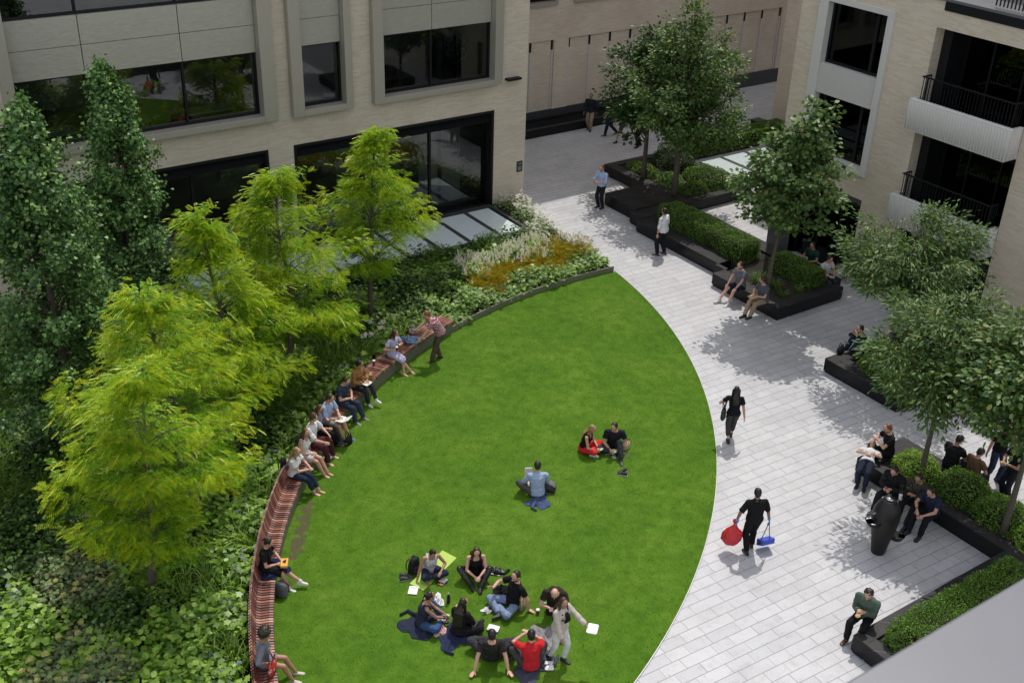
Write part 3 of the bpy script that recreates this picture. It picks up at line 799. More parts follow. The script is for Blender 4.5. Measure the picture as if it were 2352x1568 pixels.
# ground floor glazing
for a, b, zt in ((22.24, 25.0, 2.95), (17.28, 20.76, 2.80)):
    m = MB(); n = 3
    for i in range(n+1):
        y = a+(b-a-.07)*i/n; m.box(XR+.30, XR+.40, y, y+.07, 0, zt)
    m.box(XR+.301, XR+.399, a+.07, b-.07, zt-.12, zt-.002)
    sf = m.build('shop_front', M['black_metal'], ap)
    m = MB(); m.add([(XR+.35, a+.05, .02), (XR+.35, b-.05, .02), (XR+.35, b-.05, zt-.05), (XR+.35, a+.05, zt-.05)], [(3, 2, 1, 0)]); m.build('pane', M['glass_dark'], sf)
for zb in (5.93, 2.90):
    XB = XR-0.62; zt = zb+.95; y0, y1 = 17.29, 20.76
    b = MB(); b.box(XB, XR-.003, y0, y1, zb, zb+.16); b.box(XB, XB+.12, y0, y1, zb+.161, zt-.03); b.box(XB+.12, XR-.003, y0, y0+.12, zb+.161, zt-.03); b.box(XB+.12, XR-.003, y1-.12, y1, zb+.161, zt-.03)
    bo = b.build('balcony', M['stone_white'], ap)
    r = MB(); n = int((y1-y0)/0.098)
    for i in range(n):
        y = y0+(i+.5)*(y1-y0)/n
        r.tube([(XB+.062, y, zb+.02), (XB+.062, y, zt-.075), (XB+.075, y, zt-.055), (XB+.11, y, zt-.055), (XB+.115, y, zt-.075)], .075, 12)
    for y in (y0+.002, y1-.002):
        for i in range(5):
            x = XB+.10+i*.1; r.tube([(x, y+(.03 if y < y0+.1 else -.03), zb+.01), (x, y+(.03 if y < y0+.1 else -.03), zt-.01)], .050, 8)
    r.build('ribbed_cladding', M['stone_white'], bo, smooth=True)
    k = MB(); yk0, yk1 = y0+.18, y1-.16
    for i in range(int((yk1-yk0)/.11)):
        y = yk0+i*.11; k.box(XB+.24, XB+.265, y-.008, y+.008, zb+.165, zt+.62)
    k.box(XB+.225, XB+.28, yk0-.02, yk1+.02, zt+.621, zt+.66)
    for i in range(4):
        x = XB+.28+i*.11; k.box(x, x+.016, yk1-.02, yk1, zb+.165, zt+.62); k.box(x, x+.016, yk0, yk0+.02, zb+.165, zt+.62)
    k.box(XB+.28, XR+.0, yk1-.03, yk1+.015, zt+.62, zt+.66); k.box(XB+.28, XR+.0, yk0-.01, yk0+.03, zt+.62, zt+.66)
    k.build('railing', M['black_metal'], bo)
offset_children(ap)
# block further back on the right
fb = empty('brick_annex', (38.4, 30, 0), 0, 'shaded brick corner block beside the passage entrance behind the apartments', 'building')
w = MB(); w.box(38.4, 52, 20, 34.9, 0.6, 19); w.build('brick_wall', M['brick_grey'], fb)
m = MB(); m.box(38.385, 52, 20, 34.915, 0, .6); m.build('plinth', M['plinth'], fb)
m = MB(); m.box(38.3, 52, 20, 35, 19.002, 19.3); m.build('roof', M['zinc'], fb)
offset_children(fb)

# ------------------------------------------------------------------ rooflights
def rooflight(x0, x1, y0, y1, z, bars, label, along='y'):
    e = empty('rooflight', ((x0+x1)/2, (y0+y1)/2, 0), 0, label, 'rooflight')
    m = MB(); m.box(x0, x1, y0, y0+.12, 0, z); m.box(x0, x1, y1-.30, y1, 0, z); m.box(x0, x0+.12, y0+.12, y1-.3, 0, z); m.box(x1-.12, x1, y0+.12, y1-.3, 0, z)
    m.build('frame', M['dark_metal'], e)
    for b in bars:
        q = MB(); q.box(b-.07, b+.07, y0+.12, y1-.3, z-.05, z+.02); q.build('glazing_bar', M['dark_metal'], e)
    ed = [x0+.19]+list(bars)+[x1-.19]
    for a, b in zip(ed[:-1], ed[1:]):
        q = MB(); q.box(a+.072, b-.072, y0+.122, y1-.302, z-.06, z-.01); q.build('pane', M['frost'], e)
    offset_children(e)
rooflight(7.6, 22.28, 31.0, YF-.02, .22, [9.75, 11.0, 12.25, 13.5, 14.75, 16.0, 17.25, 18.5, 19.75, 21.0], 'long frosted glass rooflight at the foot of the office shop front')
rooflight(32.05, 38.0, 30.45, 33.2, .40, [33.45, 34.85, 36.25], 'bright frosted rooflight between the hedges near the passage')

# ------------------------------------------------------------------ black stone planters
def planter(name, label, boxes, soil, cat='planter', tops=True, extra=None):
    e = empty(name, (boxes[0][0], boxes[0][2], 0), 0, label, cat)
    m = MB(); t = MB()
    for (x0, x1, y0, y1, h) in boxes:
        m.box(x0+.03, x1-.03, y0+.03, y1-.03, 0, .06); m.box(x0, x1, y0, y1, .06, h-.04)
        t.box(x0-.006, x1+.006, y0-.006, y1+.006, h-.038, h)
    m.build('stone_side', M['granite'], e); t.build('stone_top', M['granite_top'], e, bevel=.012)
    if soil:
        for (x0, x1, y0, y1, h) in soil:
            s = MB(); s.box(x0, x1, y0, y1, .05, h); s.build('planter_soil', M['soil'], e)
    offset_children(e)
    return e
PH = .45
planter('stone_planter', 'long black stone planter with bench ledge, clipped hedge and tree beside the walkway',
        [(25.8, 26.40, 24.9, 29.25, PH), (25.10, 25.65, 21.40, 24.42, PH), (25.651, 25.799, 24.42, 24.9, PH), (25.651, 28.1, 21.40, 21.85, PH), (27.85, 28.5, 21.851, 29.25, PH+.02), (26.401, 27.849, 28.9, 29.25, PH)],
        [(25.651, 27.85, 21.851, 24.419, PH-.08), (26.401, 27.85, 24.42, 28.9, PH-.06)])
planter('stone_water_table', 'low black stone water table at the near end of the rear planter', [(26.40, 28.45, 30.02, 31.9, .50), (26.1, 28.45, 29.3, 30.0, .46)], None, 'stone table')
planter('stone_planter', 'rear black stone planter with two leafy trees and mounded shrubs', [(28.46, 28.9, 29.6, 34.6, PH), (28.901, 32.0, 29.6, 29.95, PH), (28.901, 38.2, 34.25, 34.6, PH), (31.75, 31.99, 29.951, 33.3, PH-.01)],
        [(28.901, 31.75, 29.951, 34.249, PH-.06), (31.751, 38.2, 33.3, 34.249, PH-.06)])
planter('stone_planter', 'black stone planter where a man in dark clothes sits next to his bag', [(23.96, 24.5, 15.75, 18.42, PH), (24.501, 28.0, 17.95, 18.42, PH), (24.501, 28.0, 15.75, 15.95, PH), (27.7, 28.0, 15.951, 17.949, PH)], [(24.501, 27.699, 15.951, 17.949, PH-.06)])
planter('stone_planter', 'black stone planter of shrubs behind the drinking fountain with people perched on its rim', [(20.78, 21.10, 9.0, 14.45, PH), (21.101, 22.55, 14.0, 14.45, PH), (22.2, 22.55, 7.6, 13.999, PH)], [(21.101, 22.199, 7.6, 13.999, PH-.06)])
planter('stone_planter', 'black stone planter in the foreground with a trimmed hedge beside the seated man in green', [(15.75, 20.3, 9.86, 10.18, PH), (15.75, 16.05, 8.2, 9.859, PH), (16.051, 20.775, 8.2, 8.5, PH), (20.301, 20.775, 9.40, 10.18, PH-.003)], [(16.051, 20.77, 8.501, 9.859, PH-.06)])
# bollard at the passage mouth
e = empty('bollard', (38.0, 35.3, 0), 0, 'squat black box bollard beside the brick corner', 'bollard')
m = MB(); m.box(-.25, .25, -.25, .25, 0, .62); m.build('post', M['black_metal'], e, bevel=.02)
m = MB(); m.box(-.27, .27, -.27, .27, .621, .66); m.build('cap', M['dark_metal'], e)

# ------------------------------------------------------------------ bronze drinking fountain
FB = G(2016, 1266)
e = empty('drinking_fountain', (FB.x, FB.y, 0), 0, 'dark vase shaped drinking fountain with two steel basins on the paving', 'drinking fountain')
FM = plain('dark_bronze', (.030, .029, .028), .45, .6, .25, 35, .25)
prof_f = [(0, .155), (.02, .16), (.3, .20), (.6, .255), (.85, .30), (1.02, .315), (1.18, .30), (1.32, .245), (1.42, .18), (1.47, .14), (1.475, .10)]
m = MB(); m.tube([(0, 0, z) for z, r in prof_f], [r for z, r in prof_f], 32); m.build('body', FM, e, smooth=True)
dL = (-RT*.90-_f*np.array([1, 1, 0])*.35); dL = Vector((dL[0], dL[1], 0)).normalized()
dR = Vector((RT[0], RT[1], 0)).normalized()*.95-Vector((_f[0], _f[1], 0)).normalized()*.25; dR.normalize()
def basin(name, d, z, reach, r, low):
    s = d.cross(Vector((0, 0, 1))); m = MB(); n = 24; c = d*reach+Vector((0, 0, z)); rs = []
    for q, zz in ((.15, -.13-low), (.7, -.09-low*.5), (.96, -.02), (1.0, 0), (.90, 0), (.84, -.03), (.5, -.07), (.1, -.085)):
        rs.append([c+d*(math.cos(a)*r*1.15*q)+s*(math.sin(a)*r*q)+Vector((0, 0, zz)) for a in (2*math.pi*i/n for i in range(n))])
    m.rings(rs[:4], cap=False); o = m.build(name, FM, e, smooth=True)
    k = MB(); k.rings(rs[3:]); k.build('steel_bowl', M['steel'], o, smooth=True)
basin('basin', dL, .96, .27, .20, .06); basin('low_basin', dR, .55, .32, .16, .04)
m = MB(); m.tube([(0, 0, 1.47), (0, 0, 1.50), (0.02, 0, 1.52)], [.10, .10, .05], 18); m.build('steel_cap', M['steel'], e, smooth=True)
m = MB(); m.tube([tuple(dL*.25+Vector((0, 0, 1.16))), tuple(dL*.34+Vector((0, 0, 1.17))), tuple(dL*.36+Vector((0, 0, 1.14)))], [.022, .018, .012]); m.build('spout', M['steel'], e)

# ------------------------------------------------------------------ terrace parapet the picture was taken from
e = empty('terrace_parapet', (1.6, .5, 15.0), 0, 'smooth grey metal parapet coping close to the viewpoint', 'parapet')
m = MB(); m.box(-1.2, 5.5, .12, .878, 14.90, 15.0); m.build('coping', M['zinc'], e, bevel=.006)
m = MB(); m.box(-1.2, 5.5, .25, .78, 12.5, 14.899); m.build('parapet_wall', M['zinc'], e)
offset_children(e)
# ================================================================== VEGETATION
def tmpl(kind):
    if kind == 'oval':
        V = [(0, 0, 0), (.32, .27, .05), (.72, .24, .04), (1, 0, -.08), (.72, -.24, .04), (.32, -.27, .05)]; F = [(0, 3, 2, 1), (0, 5, 4, 3)]
    elif kind == 'broad':
        V = [(0, 0, 0), (.18, .34, .05), (.62, .40, .02), (1, 0, -.14), (.62, -.40, .02), (.18, -.34, .05)]; F = [(0, 3, 2, 1), (0, 5, 4, 3)]
    elif kind == 'narrow':
        V = [(0, 0, 0), (.35, .15, .03), (.7, .14, .0), (1, 0, -.12), (.7, -.14, .0), (.35, -.15, .03)]; F = [(0, 3, 2, 1), (0, 5, 4, 3)]
    elif kind == 'fan':
        V = [(0, 0, 0), (.70, .52, .06), (1.0, .22, 0), (.82, 0, -.03), (1.0, -.22, 0), (.70, -.52, .06)]; F = [(0, 3, 2, 1), (0, 5, 4, 3)]
    elif kind == 'lobed':
        V = [(0, 0, 0)]; 
        for i in range(10):
            a = -2.5+5.0*i/9; r = (.58 if i % 2 == 0 else .36); V.append((.35+r*math.cos(a), r*math.sin(a), -.10*(i % 2 == 0)+.04))
        V[0] = (.3, 0, .06)
        F = [(0, i, i+1, i+2) for i in (1, 3, 5, 7)]+[(0, 9, 10, 1)]
    elif kind == 'frond':
        V = []; F = []
        n = 7
        for i in range(n):
            t = (i+.4)/n; x = t; z = -.22*t*t; w = .30*(1-.45*t)*(0.65+.6*min(1, t*3)); L = .085
            for s in (1, -1):
                b = len(V)
                V += [(x-.02, 0, z), (x+.03+L*.6, s*w*.55, z-.02+.02), (x+.10+L*.3, s*w, z-.07), (x+.015-L*.1, s*w*.6, z-.05)]
                F.append((b, b+1, b+2, b+3) if s < 0 else (b+3, b+2, b+1, b))
            V[-8] = V[-8]
        b = len(V); V += [(0, .008, 0), (0, -.008, 0), (1, -.004, -.22), (1, .004, -.22)]; F.append((b, b+1, b+2, b+3))
    elif kind == 'fern':
        V = []; F = []; n = 9
        for i in range(n):
            t = (i+.3)/n; x = t; z = .30*t-.55*t*t; w = .20*math.sin(math.pi*min(1, .18+t*.82))+.02
            for s in (1, -1):
                b = len(V); V += [(x-.02, 0, z), (x+.055, s*w*.5, z+.0), (x+.09, s*w, z-.05), (x+.02, s*w*.5, z-.03)]
                F.append((b, b+1, b+2, b+3) if s < 0 else (b+3, b+2, b+1, b))
    elif kind == 'blade':
        V = []; F = []
        for i in range(4):
            t = i/3; w = .028*(1-t)+.004; V += [(t*.75, w, .55*t-.45*t*t*t), (t*.75, -w, .55*t-.45*t*t*t)]
        F = [(2*i, 2*i+1, 2*i+3, 2*i+2) for i in range(3)]
    elif kind == 'plume':
        V = []; F = []
        for k in range(7):
            t = k/7; z0 = .25+t*.75; r = .17*(1-t)+.02
            for q in range(3):
                a = q*2.1+k*.9; b = len(V); c, s = math.cos(a), math.sin(a)
                V += [(z0, 0, 0), (z0+.06, c*r-.05*s, s*r+.05*c), (z0+.16, c*r*.9, s*r*.9), (z0+.08, c*r*.4+.08*s, s*r*.4-.08*c)]; F.append((b, b+1, b+2, b+3))
        b = len(V); V += [(0, .01, 0), (0, -.01, 0), (1.0, -.004, 0), (1.0, .004, 0)]; F.append((b, b+1, b+2, b+3))
    elif kind == 'umbel':
        V = []; F = []
        for k in range(22):
            a = k*2.4; r = .5*math.sqrt(k/22); c, s = r*math.cos(a), r*math.sin(a); b = len(V); z = .1-r*r*.4; q = .085
            V += [(c-q, s-q, z), (c+q, s-q*.6, z), (c+q*.8, s+q, z), (c-q, s+q*.7, z)]; F.append((b, b+1, b+2, b+3))
    return np.array(V, float), np.array(F, int)

def leaf_arrays(pos, d, nrm, size, kind, mi=None):
    pos = np.asarray(pos, float); d = np.asarray(d, float); nrm = np.asarray(nrm, float); size = np.asarray(size, float)
    d = d/np.linalg.norm(d, axis=1)[:, None]
    y = np.cross(nrm, d); l = np.linalg.norm(y, axis=1); bad = l < 1e-4; y[bad] = (1, 0, 0); y /= np.maximum(np.linalg.norm(y, axis=1), 1e-6)[:, None]
    z = np.cross(d, y)
    T, F = tmpl(kind); n, k = len(pos), len(T)
    V = pos[:, None, :]+size[:, None, None]*(T[None, :, 0:1]*d[:, None, :]+T[None, :, 1:2]*y[:, None, :]+T[None, :, 2:3]*z[:, None, :])
    FF = (F[None]+(np.arange(n)*k)[:, None, None]).reshape(-1, F.shape[1])
    m = None if mi is None else np.repeat(np.asarray(mi), len(F))
    return V.reshape(-1, 3), FF, m

def leaf_mesh(name, pos, d, nrm, size, kind, mats, mi=None, parent=None):
    V, F, m = leaf_arrays(pos, d, nrm, size, kind, mi)
    return fast_mesh(name, V, F, mats, m, parent)

M['leaf_dark'] = leafmat('dark_green_leaf', [(0, (.018, .05, .012)), (.5, (.04, .095, .022)), (1, (.085, .17, .04))], .42, .3, .4)
M['leaf_glossy'] = leafmat('glossy_green_leaf', [(0, (.05, .11, .034)), (.5, (.105, .19, .05)), (.92, (.185, .28, .075)), (1, (.24, .22, .05))], .45, .28, .38)
M['leaf_ginkgo'] = leafmat('fan_leaf', [(0, (.025, .07, .018)), (.5, (.07, .165, .04)), (.85, (.20, .36, .09)), (1, (.32, .48, .15))], .45, .22, .35)
M['leaf_young'] = leafmat('yellow_green_leaf', [(0, (.30, .46, .012)), (.5, (.44, .57, .018)), (.85, (.58, .62, .025)), (1, (.66, .58, .03))], .42, .33, .4)
M['leaf_mid'] = leafmat('fresh_green_leaf', [(0, (.10, .24, .013)), (.5, (.24, .46, .02)), (1, (.44, .64, .03))], .36, .30, .4)
M['leaf_pale'] = leafmat('pale_green_leaf', [(0, (.15, .26, .07)), (.5, (.24, .37, .115)), (1, (.33, .45, .18))], .5, .36)
M['leaf_bright'] = leafmat('bright_green_leaf', [(0, (.14, .29, .024)), (.5, (.25, .43, .05)), (1, (.38, .55, .09))], .40, .32)
M['leaf_bronze'] = leafmat('bronze_leaf', [(0, (.10, .14, .06)), (.5, (.19, .22, .10)), (1, (.32, .32, .17))], .5, .25)
M['leaf_rust'] = leafmat('rust_fern_leaf', [(0, (.40, .16, .008)), (.30, (.54, .30, .014)), (.6, (.54, .42, .022)), (1, (.34, .42, .03))], .5, .35)
M['leaf_fern'] = leafmat('fern_leaf', [(0, (.09, .18, .025)), (.6, (.15, .27, .04)), (1, (.23, .36, .07))], .5, .4)
M['leaf_hedge'] = leafmat('box_leaf', [(0, (.05, .13, .012)), (.5, (.115, .24, .022)), (.85, (.19, .34, .04)), (1, (.28, .42, .07))], .42, .34)
M['petal_white'] = leafmat('cream_flower', [(0, (.80, .76, .62)), (.6, (.88, .85, .75)), (1, (.92, .90, .85))], .8, .45, .3, (1, 1, .92))
M['petal_pink'] = leafmat('pink_flower', [(0, (.40, .19, .19)), (.5, (.5, .30, .27)), (1, (.62, .48, .42))], .8, .3)
M['petal_blue'] = leafmat('blue_flower', [(0, (.20, .25, .36)), (1, (.34, .38, .5))], .8, .3)
M['petal_yellow'] = leafmat('yellow_flower', [(0, (.5, .42, .08)), (1, (.62, .56, .2))], .8, .3)

CR = np.array([RT[0], RT[1], 0]); CR /= np.linalg.norm(CR)      # horizontal, to the right of the view
CF = np.array([_f[0], _f[1], 0]); CF /= np.linalg.norm(CF)      # horizontal, away from the view

def unit(v): return v/np.maximum(np.linalg.norm(v, axis=-1, keepdims=True), 1e-9)

def tree_base(name, label, base, group):
    return empty(name, tuple(base), 0, label, 'tree', group)

def broadleaf(label, base, height, lobes, nsub, per, leaf, mats, kind='oval', group=None, trunk_r=.075, lean=(0, 0), spread=.42, sparse=0.0, seed=1, name='broadleaf_tree', flat=.6):
    r = np.random.default_rng(seed)
    root = tree_base(name, label, base, group)
    top = np.array([lean[0], lean[1], height*.88])
    ax = [np.array([0, 0, 0.]), np.array([lean[0]*.12, lean[1]*.12, height*.2]), np.array([lean[0]*.4+.05, lean[1]*.4, height*.5]), top]
    def axis(z):
        t = np.clip(z/top[2], 0, 1); return np.array([lean[0]*t**1.4, lean[1]*t**1.4, z])
    b = MB(); zz = np.linspace(-.1, top[2], 9)
    b.tube([axis(max(0, z))+[0, 0, min(z, 0)] for z in zz], [trunk_r*(1.0-.86*max(0, z)/top[2])+(.02 if z <= 0 else 0) for z in zz], 9)
    P = []; D = []; Nn = []; S = []; MI = []
    tot = sum(l[5] for l in lobes)
    for (dx, dy, z, rx, rz, wgt) in lobes:
        c = CR*dx+CF*dy+np.array([0, 0, z]); n = int(nsub*wgt/tot)
        for i in range(n):
            q = unit(r.normal(0, 1, 3)); rad = r.random()**.33*(1.0+.16*r.normal())
            p = c+q*rad*np.array([rx, rx, rz])
            zi = min(max(height*.24, p[2]-np.hypot(p[0], p[1])*.65), top[2]*.97)
            a = axis(zi); mid = (a+p)/2+np.array([0, 0, .12*np.linalg.norm(p-a)])
            tip = p
            br = max(.008, trunk_r*.42*(1-zi/height)+.004)
            b.tube([a, a*.6+mid*.4, mid*.6+p*.4, tip], [br, br*.75, br*.45, .004], 5)
            out = unit((p-a)*np.array([1, 1, .35]))
            m = max(6, int(per*r.uniform(.6, 1.4)))
            u = r.normal(0, 1, (m, 3))*np.array([spread, spread, spread*flat])*.55
            along = r.uniform(-.65, .15, (m, 1))*min(1.2, np.linalg.norm(p-a))*.7
            pp = p+u*.75+out*along*.6
            P.append(pp); dd = out*.7+unit(u)*.8+r.normal(0, .35, (m, 3))+np.array([0, 0, -.28]); D.append(dd)
            Nn.append(np.array([0, 0, 1.])+r.normal(0, .5, (m, 3))+q*.35); S.append(leaf*r.uniform(.7, 1.25, m)); MI.append((r.random(m) < .04).astype(int) if len(mats) > 1 else np.zeros(m, int))
    P = np.concatenate(P); D = np.concatenate(D); Nn = np.concatenate(Nn); S = np.concatenate(S); MI = np.concatenate(MI)
    b.build('trunk', M['bark'], root, smooth=True)
    leaf_mesh('crown', P, D, Nn, S, kind, mats, MI, root)
    return root

GP = 'leafy trees standing in the black planters'
GL = [M['leaf_glossy'], M['leaf_dark']]
broadleaf('dark bushy tree behind the larger one in the rear planter', (28.9, 32.6, .38), 6.1, [(-.30, 0, 3.9, 1.6, 1.9, 3), (.1, .1, 5.2, .7, .9, .7), (-.8, 0, 2.9, .9, .8, .7)], 110, 70, .15, [M['leaf_dark'], M['leaf_glossy']], group=GP, seed=3, trunk_r=.11)
broadleaf('largest spreading tree with silvery green crown in the rear planter', (28.7, 30.5, .38), 7.4, [(.1, 0, 4.3, 2.3, 2.0, 6), (.75, 0, 3.2, 2.1, 1.0, 2), (.35, .2, 5.9, 1.2, 1.1, 1.2), (.15, .1, 7.0, .35, .5, .22)], 190, 78, .145, GL, group=GP, seed=4, trunk_r=.13)
broadleaf('tall narrow tree rising from the long planter behind two seated men', (25.15, 22.05, .38), 6.8, [(.25, 0, 4.1, 1.65, 1.5, 4), (.65, 0, 5.5, .75, 1.2, 1.3), (-.4, -.1, 3.7, 1.2, .9, 1.3)], 125, 60, .14, GL, kind='broad', group=GP, seed=5, trunk_r=.075, lean=(.35, -.25))
broadleaf('flat topped tree above the man with the black bag', (25.3, 17.35, .38), 4.9, [(.1, 0, 3.35, 2.0, .95, 4), (1.0, .2, 4.2, 1.0, .45, .9), (-.6, -.3, 3.0, 1.2, .8, 1)], 115, 84, .15, GL, kind='narrow', group=GP, seed=6, trunk_r=.075)
broadleaf('spreading tree over the couple on the planter by the drinking fountain', (21.45, 13.05, .38), 5.0, [(.05, 0, 3.7, 1.95, 1.0, 4), (.6, .1, 4.3, 1.0, .6, .8), (-.4, -.5, 3.0, 1.35, .6, 1.2), (.6, -.3, 3.0, 1.5, .6, 1.2)], 135, 100, .15, GL, kind='narrow', group=GP, seed=7, trunk_r=.08)
broadleaf('tree at the right edge with drooping branches above two standing people', (21.3, 10.6, .38), 5.5, [(-.3, 0, 4.0, 1.7, .9, 4), (-.2, .3, 4.9, .9, .6, .7), (-.8, .3, 3.8, 1.2, .5, 1), (-.2, -.4, 3.5, 1.2, .5, 1)], 125, 95, .15, GL, kind='oval', group=GP, seed=8, trunk_r=.085)

def locust(label, base, height, crown, nspray, nf, seed, group):
    """crown = [(z, radius, dx, dy)] profile"""
    r = np.random.default_rng(seed)
    root = tree_base('honey_locust_tree', label, base, group)
    zs = np.array([c[0] for c in crown]); rr = np.array([c[1] for c in crown]); dxs = np.array([c[2] for c in crown]); dys = np.array([c[3] for c in crown])
    def axis(z): return CR*np.interp(z, zs, dxs)+CF*np.interp(z, zs, dys)+np.array([0, 0, z])
    def trunk(z):
        t = min(1, z/zs[0]) if zs[0] > 0 else 1
        return (CR*dxs[0]+CF*dys[0])*t*min(1, z/zs[0])+np.array([0, 0, z]) if z < zs[0] else axis(z)
    b = MB(); zz = np.linspace(-.1, height*.90, 11)
    b.tube([trunk(max(0, z))+[0, 0, min(0, z)] for z in zz], [.085*(1-.88*max(0, z)/height)+.004 for z in zz], 9)
    P = []; D = []; Nn = []; S = []; MI = []
    for i in range(int(nspray*.86)):
        z = zs[0]+(zs[-1]-zs[0])*(r.beta(1.15, 1.35) if i > 9 else .90+.011*i)
        R_ = np.interp(z, zs, rr)*r.uniform(.50, 1.18)
        a = r.uniform(0, 2*np.pi)
        if math.sin(3*a+z*2.6+seed) > .72 and R_ > .5 and i > 9: continue
        R_ *= 1+.22*math.sin(2*a+z*2.1+seed*1.7)
        o = CR*math.cos(a)+CF*math.sin(a)
        st = trunk(max(zs[0]*.8, z-R_*.55)); en = axis(z)+o*R_+np.array([0, 0, .02*R_])
        mid = (st+en)/2+np.array([0, 0, .20*R_])
        b.tube([st, st*.5+mid*.5, mid*.5+en*.5, en], [.016, .012, .008, .003], 4)
        m = max(8, int(2.3*nf*(.35+.65*R_/max(rr))*r.uniform(.7, 1.3)))
        t = (1.08-.72*r.random(m)**1.8)[:, None]
        pp = (1-t)**2*st+2*t*(1-t)*mid+t*t*en
        side = np.cross(o, [0, 0, 1]); sw = r.normal(0, 1, (m, 1))*.20*(.35+t)
        pp = pp+side*sw+np.c_[r.normal(0, .05, m), r.normal(0, .05, m), r.normal(0, .07, m)]
        dd = o*r.uniform(.3, 1.0, (m, 1))+side*np.sign(sw)*r.uniform(.2, 1.0, (m, 1))+np.c_[np.zeros(m), np.zeros(m), r.normal(-.12, .3, m)]
        P.append(pp); D.append(dd); Nn.append(np.array([0, 0, 1.])+o*.2+r.normal(0, .22, (m, 3))); S.append(r.uniform(.15, .26, m))
        young = (t[:, 0] > .84) & (r.random(m) < .70) & (z > zs[0]+.10*(zs[-1]-zs[0]))
        MI.append(np.where(young, 1, 0))
    b.build('trunk', M['bark'], root, smooth=True)
    P = np.concatenate(P); D = np.concatenate(D); Nn = np.concatenate(Nn); S = np.concatenate(S); MI = np.concatenate(MI)
    leaf_mesh('crown', P, D, Nn, S, 'frond', [M['leaf_mid'], M['leaf_young']], MI, root)
GLO = 'yellow green feathery trees in the planting bed'
locust('nearest and widest yellow green feathery tree at lower left of the bed', (4.4, 19.25, .12), 6.0, [(1.45, .5, .2, -.1), (1.9, 1.0, .25, -.1), (2.5, 1.36, .25, 0), (3.3, 1.42, .28, 0), (4.2, 1.2, .38, -.1), (5.1, .8, .5, -.3), (5.75, .12, .6, -.4)], 135, 40, 11, GLO)
locust('feathery tree behind the nearest one, with a low rounded tip', (6.0, 21.4, .12), 5.9, [(1.6, .7, -.1, 0), (2.4, 1.6, -.1, 0), (3.3, 1.75, -.15, 0), (4.4, 1.25, -.25, 0), (5.2, .7, -.35, -.1), (5.8, .12, -.4, -.2)], 135, 38, 12, GLO)
locust('middle feathery tree with a sharp pointed tip before the dark shop front', (8.0, 24.0, .12), 6.5, [(1.4, .7, .25, 0), (2.2, 1.7, .3, 0), (3.2, 1.75, .15, 0), (4.3, 1.1, -.05, .1), (5.2, .5, -.2, .3), (6.0, .1, -.35, .4)], 165, 36, 13, GLO)
locust('fourth feathery tree from the front, left of the shop front pier', (10.6, 26.1, .12), 6.4, [(1.5, .9, .15, 0), (2.4, 1.75, .2, 0), (3.5, 1.7, .1, 0), (4.5, 1.15, -.05, 0), (5.3, .6, .0, 0), (5.95, .12, .1, .1)], 170, 36, 14, GLO)
locust('farthest feathery tree, standing before the large glazed shop front', (14.1, 27.9, .12), 6.5, [(1.7, .4, .05, 0), (2.2, 1.2, .1, 0), (3.2, 1.5, .15, 0), (4.2, 1.05, .15, 0), (5.2, .5, .25, 0), (6.0, .08, .35, .1)], 150, 34, 15, GLO)

def ginkgo(label, base, height, prof, n, seed, group):
    r = np.random.default_rng(seed); root = tree_base('ginkgo_tree', label, base, group)
    zs = [p[0] for p in prof]; rr = [p[1] for p in prof]
    b = MB(); b.tube([(0, 0, -.1), (.03, 0, height*.3), (0, .03, height*.65), (0, 0, height*.97)], [.12, .09, .05, .008], 9)
    P = []; D = []; Nn = []; S = []
    for i in range(int(n*.68)):
        z = zs[0]+(zs[-1]-zs[0])*r.random()**.92
        a = r.uniform(0, 2*np.pi); o = np.array([math.cos(a), math.sin(a), 0]); R_ = np.interp(z, zs, rr)*r.uniform(.50, 1.18)*(1+.24*math.sin(3*a+z*2.1)*math.sin(2*z+a+seed))
        st = np.array([0, 0, max(.4, z-.5*R_)]); en = o*R_+np.array([0, 0, z])
        b.tube([st, (st+en)/2+[0, 0, .1], en], [.02, .012, .004], 4)
        m = int(r.uniform(85, 170))
        t = r.uniform(.35, 1.06, m)[:, None]; pp = st+(en-st)*t+np.array([0, 0, .15])*t*(1-t)+r.normal(0, .10, (m, 3))*np.array([1, 1, 1.4])
        dn = r.random((m, 1)) < .5
        pp = pp+np.where(dn, 1, 0)*np.array([0, 0, -.18])*r.random((m, 1))
        P.append(pp); D.append(o*.6+r.normal(0, .6, (m, 3))+np.array([0, 0, -.35])); Nn.append(o*.9+np.array([0, 0, .8])+r.normal(0, .5, (m, 3))); S.append(r.uniform(.065, .115, m))
    b.build('trunk', M['bark'], root, smooth=True)
    leaf_mesh('crown', np.concatenate(P), np.concatenate(D), np.concatenate(Nn), np.concatenate(S), 'fan', [M['leaf_ginkgo']], None, root)
GG = 'tall columnar trees with fan leaves'
ginkgo('columnar fan leaved tree at the left picture edge', (4.5, 25.0, .12), 9.1, [(1.0, .9), (2.2, 1.7), (4.5, 1.75), (6.3, 1.25), (7.8, .8), (9.0, .15)], 360, 21, GG)
ginkgo('slender fan leaved tree reaching in front of the long office window', (7.3, 28.4, .12), 8.75, [(1.2, .9), (2.5, 1.5), (4.6, 1.4), (6.0, 1.05), (7.0, .75), (7.9, .5), (8.65, .12)], 290, 22, GG)

